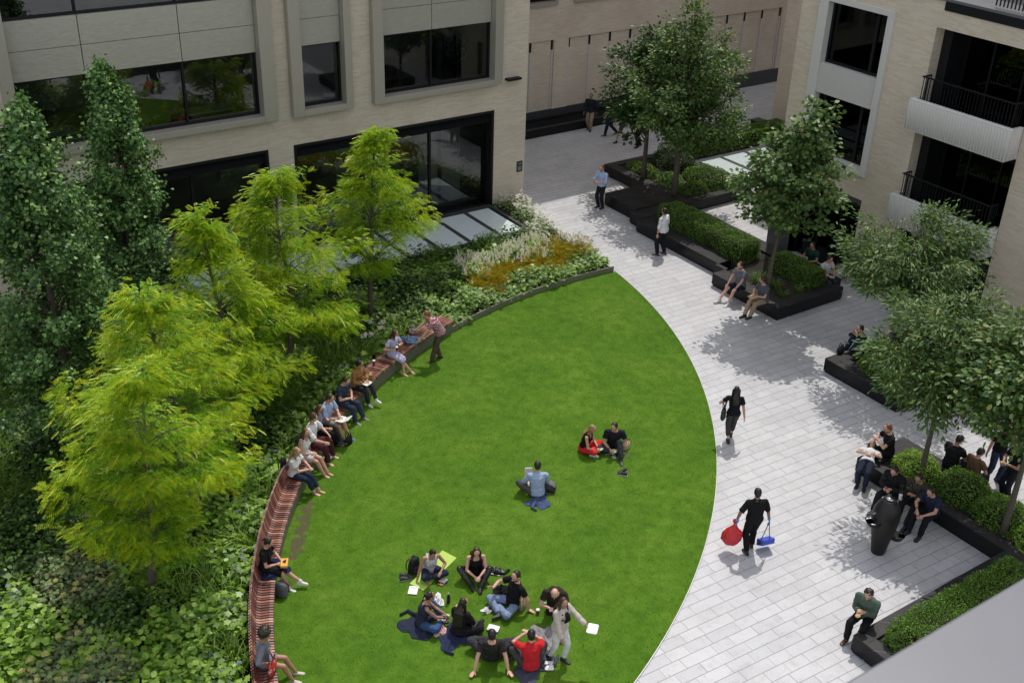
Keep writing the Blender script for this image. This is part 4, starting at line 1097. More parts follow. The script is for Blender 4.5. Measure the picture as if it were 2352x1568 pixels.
# ---------------------------------------------------------------- planting bed, by species
def bed_ok(x, y):
    d = np.hypot(x-C2.x, y-C2.y)-R2
    lim = np.where(x > 7.4, 30.85, 33.2)
    # right hand border of the bed
    xr = np.interp(y, [26.9, 28.9, 31.5, 33.6], [22.75, 22.65, 23.1, 23.6])
    side = (y < lim) | ((x > 22.5) & (y < 33.5))
    tb = BT(x, y)
    back = np.where((tb > 0) & (tb < 1.0), np.interp(tb, [0, .3, .46, 1], [.68, .66, .56, .54]), .17)
    return (d > back) & side & (x < xr) & (x > -1.5)
def BT(x, y): return (np.arctan2(y-C2.y, x-C2.x)-aB)/(a_bot-aB)
def zone(x, y):
    """species name for each point of the bed"""
    d = np.hypot(x-C2.x, y-C2.y)-R2
    n = len(x); z = np.full(n, 'ivy', dtype=object)
    wob = .25*np.sin(x*2.3+y*1.7)+.15*np.sin(x*5.1-y*3.3)
    e = d+wob
    # seeds of irregular patches for the mixed part of the bed
    sd = np.random.default_rng(5); S = np.c_[sd.uniform(-1.5, 16, 150), sd.uniform(13, 31, 150)]
    kinds = np.array(['hosta', 'ivy', 'hosta', 'hydrangea', 'fern', 'bronze', 'strap', 'lady', 'ivy', 'hydrangea'])
    ks = kinds[sd.integers(0, len(kinds), 150)]
    near = np.argmin((x[:, None]-S[None, :, 0])**2+(y[:, None]-S[None, :, 1])**2, axis=1)
    z[:] = ks[near]
    dark = (x > 9.0) | ((y-.6*x) > 19.5)
    z[dark & (z == 'hosta')] = 'ivy'; z[dark & (z == 'bronze')] = 'fern'; z[dark & (z == 'hydrangea')] = 'ivy'
    tb = BT(x, y)
    z[(tb > .05) & (d < 1.15) & (tb < .98)] = 'lady'
    z[(tb > .05) & (d < 1.15) & (tb < .98) & (np.sin(x*3.1+y*2.2) > .45)] = 'strap'
    far = x > 15.2
    z[far & (e < 1.05)] = 'geranium'
    z[far & (e >= 1.05) & (e < 1.52) & (x > 17.9)] = 'rust'
    z[far & (e >= 1.52) & (e < 2.75) & (x > 17.9)] = 'astilbe'
    z[far & (e >= 1.05) & (e < 3.1) & (x <= 17.9)] = 'ivy'
    z[far & (e >= 1.05) & (e < 2.2) & (x <= 17.9) & (np.sin(x*3.7+y*2.9) > .2)] = 'lady'
    z[far & (e >= 2.75) & (e < 3.1)] = 'lady'
    z[(x > 15.2) & (e >= 3.1)] = 'ivy'
    z[(x > 15.2) & (e >= 3.1) & (np.sin(x*2.9-y*3.3) > .5)] = 'fern'
    z[(x > 21.6) & (y > 29.2)] = 'daisy'
    return z
N = 19000
X = rng.uniform(-1.5, 23.6, N); Y = rng.uniform(12.5, 33.6, N)
k = bed_ok(X, Y); X, Y = X[k], Y[k]; Z = zone(X, Y)
def patch(sp, label, n_leaf, kind, mats, size, h, lift, rad, droop, name, keep=1.0, mi_p=None, flat=.5, z0=.12):
    i = np.where(Z == sp)[0]
    i = i[rng.random(len(i)) < keep]
    if len(i) == 0: return
    x, y = X[i], Y[i]; n = len(i); hs = h*rng.uniform(.40, 1.25, n)*(1+.45*np.sin(x*2.1+.7*y)*np.sin(y*2.6-.5*x))
    rep = np.repeat(np.arange(n), n_leaf); m = len(rep)
    a = rng.uniform(0, 2*np.pi, m); u = np.sqrt(rng.random(m)); o = np.c_[np.cos(a), np.sin(a), np.zeros(m)]
    p = np.c_[x[rep], y[rep], np.full(m, z0)]+o*(u*rad)[:, None]
    p[:, 2] += hs[rep]*(lift+(1-lift)*rng.random(m))*(1-.35*u*u)
    d = o+np.c_[np.zeros((m, 2)), droop+rng.normal(0, .25, m)]+rng.normal(0, .25, (m, 3))
    nr = np.array([0, 0, 1.])+o*flat*u[:, None]+rng.normal(0, .28, (m, 3))
    s = size*rng.uniform(.65, 1.25, m)
    mi = None if mi_p is None else (rng.random(m) < mi_p).astype(int)
    o_ = leaf_mesh(name, p, d, nr, s, kind, mats, mi)
    tag(o_, label, 'plants', kind='stuff')
LD, LP, LB, LF = M['leaf_dark'], M['leaf_pale'], M['leaf_bright'], M['leaf_fern']
patch('ivy', 'dark green ground cover leaves under the trees in the bed', 22, 'broad', [M['leaf_dark'], M['leaf_hedge']], .10, .62, .10, .20, -.1, 'ivy_ground_cover', mi_p=.35)
patch('hosta', 'broad bright green leaves of hostas at lower left', 15, 'broad', [LB, M['leaf_hedge']], .14, .46, .2, .20, .05, 'hosta_plants', mi_p=.3)
patch('hydrangea', 'mid green leafy hydrangea bushes at lower left', 22, 'oval', [LB, M['leaf_hedge']], .11, .80, .2, .22, 0, 'hydrangea_leaves', mi_p=.45)
patch('fern', 'feathery green fern fronds among the planting', 7, 'fern', [LF], .46, .30, .1, .10, .45, 'fern_plants')
patch('bronze', 'bronze and grey foliage plants in the lower bed', 18, 'lobed', [M['leaf_bronze'], M['leaf_pale']], .10, .42, .2, .20, 0, 'bronze_foliage_plants', mi_p=.45)
patch('strap', 'strappy upright green leaves near the bench', 9, 'blade', [LF, LB], .62, .10, .0, .08, .75, 'strap_leaf_plants', mi_p=.4)
patch('lady', 'rounded light green leaves along the back of the bench', 14, 'lobed', [LB, LP], .14, .42, .2, .20, 0, 'lobed_leaf_plants', mi_p=.4)
patch('geranium', 'pale green lobed leaves edging the lawn', 22, 'lobed', [LP, LB], .12, .42, .25, .22, -.05, 'geranium_plants', mi_p=.25)
patch('rust', 'rust orange fern fronds in a band through the bed', 17, 'fern', [M['leaf_rust'], LF], .48, .50, .15, .12, .4, 'rust_fern_plants', mi_p=.1)
patch('astilbe', 'green leaves under the cream flower plumes', 18, 'lobed', [LP, LB], .13, .50, .2, .2, 0, 'astilbe_leaves', mi_p=.5)
patch('daisy', 'grassy grey green plants at the office corner', 14, 'oval', [LP, M['leaf_bronze']], .10, .5, .1, .22, .2, 'daisy_plants', mi_p=.25)
def flowers(sp, label, kind, mat, size, h, per, up, name, keep=1.0, rad=.2):
    i = np.where(Z == sp)[0]; i = i[rng.random(len(i)) < keep]
    rep = np.repeat(i, per); m = len(rep)
    if not m: return
    a = rng.uniform(0, 6.28, m); u = rng.random(m)*rad
    p = np.c_[X[rep]+np.cos(a)*u, Y[rep]+np.sin(a)*u, .12+h*rng.uniform(.8, 1.2, m)]
    d = np.c_[rng.normal(0, .22, (m, 2)), np.ones(m)] if up else np.c_[rng.normal(0, 1, (m, 2)), rng.normal(0, .15, m)]
    nr = rng.normal(0, 1, (m, 3)) if up else np.c_[rng.normal(0, .3, (m, 2)), np.ones(m)]
    tag(leaf_mesh(name, p, d, nr, size*rng.uniform(.7, 1.2, m), kind, [mat]), label, 'flowers', kind='stuff')
flowers('astilbe', 'cream flower plumes in a band across the bed', 'plume', M['petal_white'], .27, .36, 2, True, 'astilbe_flowers', .8)
flowers('hydrangea', 'dusty pink flower heads of hydrangeas', 'umbel', M['petal_pink'], .22, .80, 1, False, 'hydrangea_flowers', .14)
flowers('daisy', 'tiny white flowers among grassy plants at the office corner', 'umbel', M['petal_white'], .10, .52, 3, False, 'daisy_flowers', .8)
flowers('lady', 'small blue flowers along the back of the bench', 'umbel', M['petal_blue'], .10, .42, 1, False, 'blue_flowers', .10)
flowers('bronze', 'pale yellow flower sprays in the lower bed', 'umbel', M['petal_yellow'], .12, .50, 1, False, 'yellow_flowers', .22)
# white flower heads standing above the ivy near the middle of the bench
for j, (u, v) in enumerate(((880, 742), (872, 753), (836, 770), (853, 768), (850, 738))):
    q = G(u, v, .95); e = empty('flowering_plant', (q.x, q.y, .1), 0, ('white flower head above the dark bed behind the lilac dress',)[0], 'flower', 'white flower heads above the dark bed')
    m = MB(); m.tube([(0, 0, 0), (.02, .01, .4), (0, 0, .86)], [.008, .007, .005], 5); m.build('stem', M['leaf_fern'], e)
    r2 = np.random.default_rng(j); n = 16; p = np.c_[r2.normal(0, .055, (n, 2)), .86+r2.normal(0, .03, n)]
    leaf_mesh('flower_head', p, r2.normal(0, 1, (n, 3)), np.array([0, 0, 1.])+r2.normal(0, .3, (n, 3)), np.full(n, .09), 'umbel', [M['petal_white']], None, e)

# ---------------------------------------------------------------- hedges and planter shrubs
def hedge(label, x0, x1, y0, y1, z0, z1, n, size=.042, name='hedge', cat='hedge', wob=.05, mats=None, kind='oval', group=None, dens=1.0):
    e = empty(name, ((x0+x1)/2, (y0+y1)/2, z0), 0, label, cat, group)
    cx, cy = (x0+x1)/2, (y0+y1)/2; lx, ly, lz = (x1-x0)/2, (y1-y0)/2, z1-z0
    m = MB(); m.box(-lx*.82, lx*.82, -ly+.12*lx, ly-.12*lx, 0, lz-.10); m.build('dark_core', M['soil'], e)  # added solid dark box that blocks the gaps between the leaves
    A = [4*lx*ly, 2*ly*lz, 2*ly*lz, 2*lx*lz, 2*lx*lz]; f = rng.choice(5, n, p=np.array(A)/sum(A)); u = rng.uniform(-1, 1, n); v = rng.random(n)
    p = np.zeros((n, 3)); nr = np.zeros((n, 3)); o = rng.uniform(-1, 1, n)
    for q, (px_, nn) in enumerate([(lambda: np.c_[o*lx, u*ly, np.full(n, lz)], (0, 0, 1)), (lambda: np.c_[np.full(n, lx), u*ly, v*lz], (1, 0, 0)), (lambda: np.c_[np.full(n, -lx), u*ly, v*lz], (-1, 0, 0)), (lambda: np.c_[u*lx, np.full(n, ly), v*lz], (0, 1, 0)), (lambda: np.c_[u*lx, np.full(n, -ly), v*lz], (0, -1, 0))]):
        w_ = f == q; p[w_] = px_()[w_]; nr[w_] = nn
    # round the edges, roughen the clipped face
    ex = np.clip((np.abs(p[:, 0])-lx+.12)/.12, 0, 1); ez = np.clip((p[:, 2]-lz+.14)/.14, 0, 1)
    p[:, 2] -= ex*.07; p[:, 0] -= np.sign(p[:, 0])*ez*.05
    w2 = wob*(np.sin(p[:, 0]*7+p[:, 1]*5)+np.sin(p[:, 1]*11-p[:, 2]*9)+np.sin(p[:, 1]*2.3))*.5
    p += nr*(w2-np.abs(rng.normal(0, .035, n)))[:, None]
    d = nr*.6+rng.normal(0, .8, (n, 3))+np.array([0, 0, .3]); nn = nr*.7+rng.normal(0, .6, (n, 3))+np.array([0, 0, .5])
    leaf_mesh('foliage', p, d, nn, size*rng.uniform(.7, 1.35, n), kind, mats or [M['leaf_hedge']], None, e)
    return e
hedge('bright clipped box hedge behind the long black bench ledge', 26.42, 27.40, 24.55, 28.85, .40, 1.12, 17000)
hedge('shaded box hedge at the back of the long planter behind the leaning tree', 27.0, 27.82, 21.9, 23.7, .40, 1.0, 8000)
hedge('long low hedge beyond the rooflight along the passage', 31.0, 38.1, 33.35, 34.22, .40, 1.05, 15000, .05)
hedge('foreground clipped hedge partly hidden by the grey parapet', 16.12, 20.2, 8.5, 9.72, .40, .92, 26000, .036)
def mound(label, c, rx, ry, rz, n, size, mats, kind='oval', name='shrub', group=None, cat='shrub'):
    e = empty(name, c, 0, label, cat, group)
    q = unit(rng.normal(0, 1, (n, 3))); q[:, 2] = np.abs(q[:, 2]); rr = (1-np.abs(rng.normal(0, .10, n)))*(1+.09*np.sin(q[:, 0]*7+2)*np.sin(q[:, 1]*6+1))
    p = q*rr[:, None]*[rx, ry, rz]
    leaf_mesh('foliage', p, q*.5+rng.normal(0, .7, (n, 3)), q*.7+rng.normal(0, .5, (n, 3))+[0, 0, .5], size*rng.uniform(.7, 1.3, n), kind, mats, None, e)
    m = MB(); m.ell((0, 0, 0), rx*.78, ry*.78, rz*.78, n=12, m=6); m.build('dark_core', M['soil'], e)  # added solid dark core under the leaves
HB = [M['leaf_hedge']]
GS = 'rounded shrubs in the planters'
mound('rounded pale shrub between the big tree and the bright rooflight', (31.0, 31.0, .38), .85, 1.25, .62, 5200, .05, [M['leaf_hedge']], group=GS)
mound('dark rounded shrub behind the two tree trunks in the rear planter', (31.0, 33.1, .38), .8, 1.1, .75, 3800, .055, [M['leaf_dark']], group=GS)
mound('low ferny shrub at the left corner of the rear planter', (29.4, 33.2, .38), .45, .95, .35, 1700, .07, [M['leaf_fern']], group=GS)
mound('light green shrub at the foot of the big tree', (29.5, 31.6, .38), .5, .6, .45, 1300, .08, [M['leaf_pale'], ], 'lobed', group=GS)
mound('feathery green shrub at the near end of the rear planter', (29.7, 30.5, .38), .7, .45, .40, 1500, .08, [M['leaf_fern']], 'narrow', group=GS)
mound('low leafy shrub behind the black bag on the planter', (25.0, 17.1, .38), .75, .80, .32, 2600, .06, [M['leaf_hedge']], group=GS)
mound('dark low shrub around the tree beside the seated man in dark clothes', (26.4, 17.0, .38), .8, .75, .35, 1900, .07, [M['leaf_dark']], group=GS)
mound('sunlit whorled shrub next to the reclining woman', (21.62, 13.3, .38), .55, .62, .50, 2100, .075, [M['leaf_bright']], 'narrow', group=GS)
mound('dense dark shrub in the middle of the planter behind the fountain', (21.75, 12.05, .38), .60, .75, .65, 3800, .05, HB, group=GS)
mound('dense green shrub at the near end behind the fountain', (21.7, 10.95, .38), .60, .75, .62, 3800, .05, HB, group=GS)
mound('leafy shrub by the trunk at the right edge', (21.65, 9.8, .38), .60, .75, .5, 2600, .07, [M['leaf_bright']], 'narrow', group=GS)
def tuft(label, c, n, size, mats, group, spread=.10, h=.0):
    e = empty('grassy_plant', c, 0, label, 'plant', group)
    a = rng.uniform(0, 6.28, n); o = np.c_[np.cos(a), np.sin(a), np.zeros(n)]
    leaf_mesh('leaves', o*rng.uniform(0, spread, (n, 1)), o+[0, 0, .8]+rng.normal(0, .25, (n, 3)), np.array([0, 0, 1.])-o*.4, size*rng.uniform(.6, 1.2, n), 'blade', mats, None, e)
GT = 'strappy plants in the planters'
tuft('bright strappy plant between the two seated men', (25.95, 23.15, .37), 110, .55, [LF], GT, .12)
tuft('strappy plant behind the trunk of the leaning tree', (26.2, 22.6, .37), 70, .45, [LF], GT, .14)
tuft('shaded strappy plant at the right end of the long planter', (26.6, 21.98, .37), 60, .4, [LF], GT, .12)
tuft('yellowish strappy plant at the back edge of the rear planter', (31.35, 30.15, .37), 80, .4, [LB], GT, .12)
tuft('fern like tuft by the corner of the long planter', (25.95, 22.0, .37), 60, .4, [LF], GT, .1)
# ================================================================== PEOPLE
V3 = Vector
def ik(a, t, l1, l2, pole):
    a = V3(a); t = V3(t); d = t-a; L = d.length
    mx = (l1+l2)*0.999; mn = abs(l1-l2)+.02
    if L > mx: t = a+d*(mx/L); L = mx
    if L < mn: t = a+d*(mn/max(L, 1e-4)); L = mn
    u = (t-a).normalized(); x = (l1*l1-l2*l2+L*L)/(2*L); h = math.sqrt(max(0, l1*l1-x*x))
    p = V3(pole); p = p-u*p.dot(u)
    if p.length < 1e-4: p = u.orthogonal()
    return a+u*x+p.normalized()*h, t

SK = {'fair': (.62, .36, .26), 'light': (.54, .30, .205), 'tan': (.40, .215, .135), 'brown': (.26, .13, .075), 'dark': (.10, .052, .033)}
HC = {'black': (.009, .008, .008), 'dark': (.020, .013, .009), 'brown': (.050, .026, .014), 'auburn': (.085, .035, .018), 'ginger': (.20, .085, .035), 'blonde': (.32, .20, .09), 'grey': (.16, .14, .12)}

def hand(mb, w, d, n, side, s, curl=.5):
    """palm, four fingers of unequal length and a thumb; d = direction of the hand, n = direction the palm faces, side = towards the thumb"""
    d = V3(d).normalized(); n = V3(n); n = (n-d*n.dot(d))
    n = n.normalized() if n.length > 1e-3 else d.orthogonal().normalized()
    t = d.cross(n)*side
    w = V3(w)
    mb.ell(w+d*.05*s, .040*s, .017*s, .052*s, t, n, d, 8, 6)
    for k, (o, L) in enumerate(((.031, .068), (.011, .078), (-.010, .072), (-.029, .055))):
        b = w+d*.088*s+t*o*s; sp = t*o*.9
        d1 = (d*math.cos(curl*.6)+n*math.sin(curl*.6)+sp).normalized(); d2 = (d*math.cos(curl*1.5)+n*math.sin(curl*1.5)+sp*.6).normalized()
        m_ = b+d1*L*.5*s; mb.caps(b-d*.012*s, m_, .0105*s, .0098*s, 6); mb.caps(m_, m_+d2*L*.5*s, .0098*s, .0085*s, 6)
    b = w+d*.025*s+t*.030*s; d1 = (d*.72+t*.62+n*.25).normalized(); m_ = b+d1*.038*s; d2 = (d*.9+t*.25+n*.35).normalized()
    mb.caps(b, m_, .0125*s, .0115*s, 6); mb.caps(m_, m_+d2*.030*s, .011*s, .009*s, 6)

def footloft(mb, a, t, up, s, g=0.0, flat=False):
    """a foot from the ankle a along t; g = extra thickness (shoe)"""
    a = V3(a); t = V3(t).normalized(); up = V3(up); up = (up-t*up.dot(t)).normalized(); r = t.cross(up)
    rs = []
    for x, hw, top, bot in ((-.075, .018, -.035, -.062), (-.065, .030, -.005, -.075), (-.02, .036, .015, -.078), (.04, .038, -.012, -.078), (.10, .044, -.034, -.079), (.15, .042, -.048, -.079), (.178, .030, -.056, -.077), (.19, .012, -.062, -.074)):
        hw = (hw+g)*s; top = (top+g)*s; bot = (bot-g*.2)*s
        c = a+t*(x+(g if x > 0 else -g))*s; zc = (top+bot)/2; hz = (top-bot)/2
        rs.append([c+r*(math.cos(q)*hw)+up*(zc+hz*(max(-.93, min(1, math.sin(q)*1.15)))) for q in (2*math.pi*i/12 for i in range(12))])
    mb.rings(rs)

GPEOPLE = {}
def person(label, uv, z=0.0, a=270, h=1.74, sex='m', skin='light', pose='stand', hair=('dark', 'short'), top=None, sleeve='short', jacket=None, bottom=('trousers', (.02, .02, .025)), shoes=None, sole=(.7, .7, .68), group=None, xy=None, detail=.0085, **K):
    s = h/1.75; f = sex == 'f'
    if xy is None: q = G(uv[0], uv[1], z+({'bench': .10, 'cross': .115, 'kneel': .27}.get(pose, 0)))
    else: q = V3((xy[0], xy[1], z))
    head_a = R(a-34.87)-math.pi/2
    if shoes is not None and sum(shoes) < .13 and sole == (.7, .7, .68): sole = (.06, .06, .06)
    root = empty('person', (q.x, q.y, z), head_a, label, 'person', group)
    k = dict(pz=.93*s, pitch=2, roll=0, twist=0, hyaw=0, hpitch=8, px=0, py=0)
    if pose == 'stand': k.update(lf=(-.10, 0, .08), rf=(.10, .02, .08), lh=(-.24, .06, .78*s), rh=(.24, .06, .78*s))
    elif pose == 'walk': k.update(lf=(-.07, .30, .085), rf=(.07, -.30, .13), lh=(-.25, -.10, .80*s), rh=(.25, .24, .84*s), pitch=4, pz=.90*s)
    elif pose == 'bench': k.update(pz=.10, pitch=10, lf=(-.11, .50, .08-z), rf=(.11, .52, .08-z), lh=(-.10, .34, .24), rh=(.10, .34, .24), hpitch=25)
    elif pose == 'cross': k.update(pz=.115, pitch=16, lf=(.12, .30, .07), rf=(-.13, .22, .07), lk=(-1, .5, .35), rk=(1, .5, .35), lh=(-.07, .34, .22), rh=(.07, .34, .22), hpitch=30)
    elif pose == 'kneel': k.update(pz=.27, pitch=38, lf=(-.10, -.14, .07), rf=(.10, -.14, .07), lk=(0, 1, -.4), rk=(0, 1, -.4), lh=(-.05, .42, .62), rh=(.05, .42, .62), hpitch=35)
    k.update(K)
    P = V3((k['px'], k['py'], k['pz']))
    pi, ro, tw = R(k['pitch']), R(k['roll']), R(k['twist'])
    sdir = V3((math.sin(ro), math.sin(pi)*math.cos(ro), math.cos(pi)*math.cos(ro))).normalized()
    up0 = V3((0, math.sin(pi*.45), math.cos(pi*.45)))
    if 'pelv' in k: up0 = V3(k['pelv']).normalized()
    Lt = .515*s
    cpt = P+up0*Lt*.45; N_ = P+up0*Lt*.45+sdir*Lt*.57
    def sp(t):
        if t < 0: return P+up0*(t*Lt)
        return P*(1-t)**2+cpt*2*t*(1-t)+N_*t*t
    cx = math.cos(tw); sx = math.sin(tw)
    rP = V3((1, 0, 0)); rN = V3((cx, sx, 0)); rN = (rN-sdir*rN.dot(sdir)).normalized()
    fN = sdir.cross(rN)
    prof = [(-.17, .075, .075), (-.12, .135, .110), (-.02, .168, .122), (.10, .160, .118), (.28, .142, .108), (.45, .150, .112), (.62, .168, .120), (.78, .172, .112), (.88, .140, .088), (.95, .085, .070), (1.0, .055, .055)]
    if f: prof = [(-.17, .08, .08), (-.12, .140, .112), (-.02, .176, .125), (.10, .158, .112), (.28, .122, .095), (.45, .130, .102), (.62, .146, .128), (.78, .150, .105), (.88, .120, .080), (.95, .072, .060), (1.0, .046, .048)]
    if k.get('stout'): prof = [(t, rx*1.10, ry*1.18) for t, rx, ry in prof]
    def tors(mb, t0, t1, g, extra=None):
        ts = [t0]+[p[0] for p in prof if t0 < p[0] < t1]+[t1]
        xs = [p[0] for p in prof]
        cs = [sp(t) for t in ts]; rx = [np.interp(t, xs, [p[1] for p in prof])*s+g for t in ts]; ry = [np.interp(t, xs, [p[2] for p in prof])*s+g for t in ts]
        if extra: rx = [r_+extra(t) for r_, t in zip(rx, ts)]; ry = [r_+extra(t) for r_, t in zip(ry, ts)]
        rs = [rP.lerp(rN, max(0, min(1, t))) for t in ts]
        mb.loft(cs, rx, ry, rs, 16)
    # joints
    sh = .170*s if f else .195*s
    Sh = {-1: sp(.86)-rN*sh, 1: sp(.86)+rN*sh}
    up_sh = k.get('shrug', 0)
    hipw = .088*s
    Hp = {-1: P-rP*hipw-up0*.03, 1: P+rP*hipw-up0*.03}
    la, lf_, lt, lc = .285*s, .255*s, .435*s, .425*s
    J = {}
    for sd, c in ((-1, 'l'), (1, 'r')):
        kn, an = ik(Hp[sd], k[c+'f'], lt, lc, k.get(c+'k', (sd*.15, 1, .6)))
        el, wr = ik(Sh[sd], k[c+'h'], la, lf_, k.get(c+'e', (sd*.9, -.6, -.35)))
        td = k.get(c+'t', None)
        if td is None:
            td = V3((sd*.12, 1, -.02))
        J[c] = dict(hip=Hp[sd], knee=kn, ankle=an, sh=Sh[sd], el=el, wr=wr, toe=V3(td).normalized(), sd=sd)
        sn = (an-kn).normalized(); J[c]['shin'] = sn
    hy = R(k['hyaw']); hp = R(k['hpitch'])
    # head frame: starts from the chest direction, pitched forward and turned
    base_f = V3((fN.x, fN.y, 0)) if k.get('level', True) else fN
    base_f.normalize(); upw = V3((0, 0, 1)) if k.get('level', True) else sdir
    rt0 = base_f.cross(upw).normalized()
    hf0 = base_f*math.cos(hy)-rt0*math.sin(hy); hr = hf0.cross(upw).normalized()
    hf = hf0*math.cos(hp)-upw*math.sin(hp); hu = hr.cross(hf).normalized()
    NK = N_; HD = NK+(sdir*.5+upw*.5).normalized()*.075*s+hu*.075*s+hf*.025*s
    hs = s*1.02 if not f else s*.98
    # ---------------------------------------------------------- body: one continuous skin
    b = MB()
    tors(b, -.17, 1.0, 0)
    b.caps(sp(.93), HD-hu*.05*s-hf*.01, .056*s if not f else .047*s, .052*s if not f else .044*s)
    b.ell(HD+hu*.018*hs, .074*hs, .094*hs, .100*hs, hr, hf, hu, 14, 10)
    b.ell(HD-hu*.050*hs+hf*.022*hs, .056*hs, .066*hs, .066*hs, hr, hf, hu, 12, 8)
    b.caps(HD+hf*.088*hs+hu*.012*hs, HD+hf*.112*hs-hu*.024*hs, .010*hs, .015*hs, 6)
    b.caps(HD+hf*.082*hs-hu*.058*hs-hr*.02*hs, HD+hf*.082*hs-hu*.058*hs+hr*.02*hs, .010*hs, .010*hs, 6)
    b.caps(HD+hf*.078*hs+hu*.030*hs-hr*.04*hs, HD+hf*.078*hs+hu*.030*hs+hr*.04*hs, .013*hs, .013*hs, 6)
    for q_ in (-1, 1): b.ell(HD+hr*q_*.075*hs-hf*.005*hs-hu*.005*hs, .010*hs, .020*hs, .030*hs, hr, hf, hu, 8, 6)
    if f:
        for q_ in (-1, 1): b.ell(sp(.60)+rN*q_*.065*s+fN*.085*s, .055*s, .052*s, .058*s, rN, fN, sdir, 10, 7)
    fat = 1.0 if not f else .90
    for c, j in J.items():
        sd = j['sd']
        b.caps(j['sh'], j['el'], .050*s*fat, .040*s*fat); b.caps(j['el'], j['el'].lerp(j['wr'], .35), .040*s*fat, .039*s*fat); b.caps(j['el'].lerp(j['wr'], .35), j['wr'], .039*s*fat, .027*s*fat)
        b.caps(sp(.84)+rN*sd*.09*s, j['sh'], .060*s*fat, .052*s*fat)
        fd = (j['wr']-j['el']).normalized()
        hd = V3(k.get(c+'hd', fd)); hn = V3(k.get(c+'hn', (-sd*.6, .1, -.6)))
        hand(b, j['wr'], hd, hn, (-1 if sd > 0 else 1)*k.get('thumb', 1), s*(1 if not f else .92), k.get(c+'c', .45))
        j['hand'] = j['wr']+hd.normalized()*.09*s
        j['hn'] = hn
        b.caps(j['hip'], j['knee'], .082*s, .054*s); m_ = j['knee'].lerp(j['ankle'], .3)
        back = (V3((0, 0, 0))-j['toe']); cb = (back-j['shin']*back.dot(j['shin']))
        if cb.length > .01: cb.normalize()
        b.caps(j['knee'], m_+cb*.012*s, .054*s, .055*s); b.caps(m_+cb*.012*s, j['ankle'], .055*s, .036*s)
        upf = -j['shin'] if abs(j['shin'].dot(j['toe'])) < .85 else V3((0, 0, 1))
        j['upf'] = upf
        footloft(b, j['ankle'], j['toe'], upf, s*(.97 if not f else .90))
    body = b.build('body', skinmat(SK[skin]), root, remesh=detail, sm=2)
    # eyes and lips lie on the face
    e_ = MB()
    for q_ in (-1, 1): e_.ell(HD+hr*q_*.030*hs+hf*.088*hs+hu*.012*hs, .011*hs, .007*hs, .006*hs, hr, hf, hu, 8, 5)
    e_.build('eyes', plain('eye', (.02, .015, .012), .3, bump=0), root, smooth=True)
    e_ = MB(); e_.ell(HD+hf*.094*hs-hu*.058*hs, .022*hs, .006*hs, .007*hs, hr, hf, hu, 8, 5); e_.build('lips', plain('lips', (.34, .12, .10), .5, bump=0), root, smooth=True)
    # ---------------------------------------------------------- hair
    hc, hsty = hair
    m = MB()
    if hsty != 'none':
        if hsty == 'bald':
            m.ell(HD-hf*.030*hs-hu*.012*hs, .079*hs, .074*hs, .055*hs, hr, hf, hu)
        elif hsty == 'afro':
            r2 = np.random.default_rng(3); m.ell(HD-hf*.030*hs+hu*.045*hs, .125*hs, .120*hs, .122*hs, hr, hf, hu, 16, 12)
            for i in range(170):
                u_ = unit(r2.normal(0, 1, 3))
                if u_[1] > .35 and u_[2] < .35: continue
                m.ell(HD-hf*.030*hs+hu*.045*hs+(hr*u_[0]*.130+hf*u_[1]*.125+hu*u_[2]*.127)*hs, .024*hs, .024*hs, .024*hs, n=6, m=5)
        elif hsty == 'curly':
            r2 = np.random.default_rng(sum(map(ord, label)) % 1000)
            m.ell(HD-hf*.020*hs+hu*.030*hs, .085*hs, .095*hs, .095*hs, hr, hf, hu)
            for i in range(60):
                u_ = unit(r2.normal(0, 1, 3)); 
                if u_[2] < -.2 or (u_[1] > .45 and u_[2] < .5): continue
                m.ell(HD-hf*.015*hs+hu*.028*hs+(hr*u_[0]*.085+hf*u_[1]*.095+hu*u_[2]*.098)*hs, .020*hs, .020*hs, .020*hs, n=6, m=5)
        else:
            m.ell(HD-hf*.020*hs+hu*.026*hs, .084*hs, .096*hs, .100*hs, hr, hf, hu)
            m.ell(HD-hf*.050*hs-hu*.030*hs, .070*hs, .055*hs, .06*hs, hr, hf, hu)
        if hsty in ('long', 'longest', 'bob'):
            L = {'bob': .20, 'long': .36, 'longest': .54}[hsty]*s
            dn = (-sdir*.8-V3((0, 0, 1))*.5).normalized() if k.get('level', True) else (-sdir)
            p0 = HD+hu*.02*hs-hf*.045*hs; p1 = HD-hu*.09*hs-hf*.080*hs; p2 = sp(.90)-fN*(.125*s); p3 = p2+dn*max(.02, L-.22)
            if hsty == 'bob': p2 = HD-hu*.16*hs-hf*.075*hs; p3 = p2+dn*.03
            m.loft([p0, p1, p2, p3, p3+dn*.05], [.072*hs, .086*hs, {'bob': .085, 'long': .10, 'longest': .125}[hsty]*hs, {'bob': .085, 'long': .085, 'longest': .125}[hsty]*hs, .05*hs], [.045*hs, .045*hs, .036*hs, .030*hs, .012*hs], [hr, hr, rN, rN, rN], 12)
            for q_ in (-1, 1):
                a0 = HD+hr*q_*.068*hs+hu*.02*hs-hf*.01*hs; a1 = HD+hr*q_*.080*hs-hu*.09*hs; a2 = a1-V3((0, 0, 1))*min(.14, L*.4)+hr*q_*.02+fN*.03
                m.loft([a0, a1, a2], [.026*hs, .030*hs, .018*hs], [.045*hs, .040*hs, .020*hs], hf, 8)
        if hsty == 'bun':
            m.ell(HD+hu*.150*hs-hf*.03*hs, .056*hs, .056*hs, .050*hs); m.caps(HD+hu*.10*hs-hf*.03*hs, HD+hu*.14*hs-hf*.03*hs, .03, .03)
        if hsty in ('tied',):
            m.ell(HD-hf*.115*hs+hu*.045*hs, .035*hs, .035*hs, .040*hs); m.caps(HD-hf*.12*hs+hu*.04*hs, HD-hf*.15*hs-hu*.05*hs, .026*hs, .012*hs)
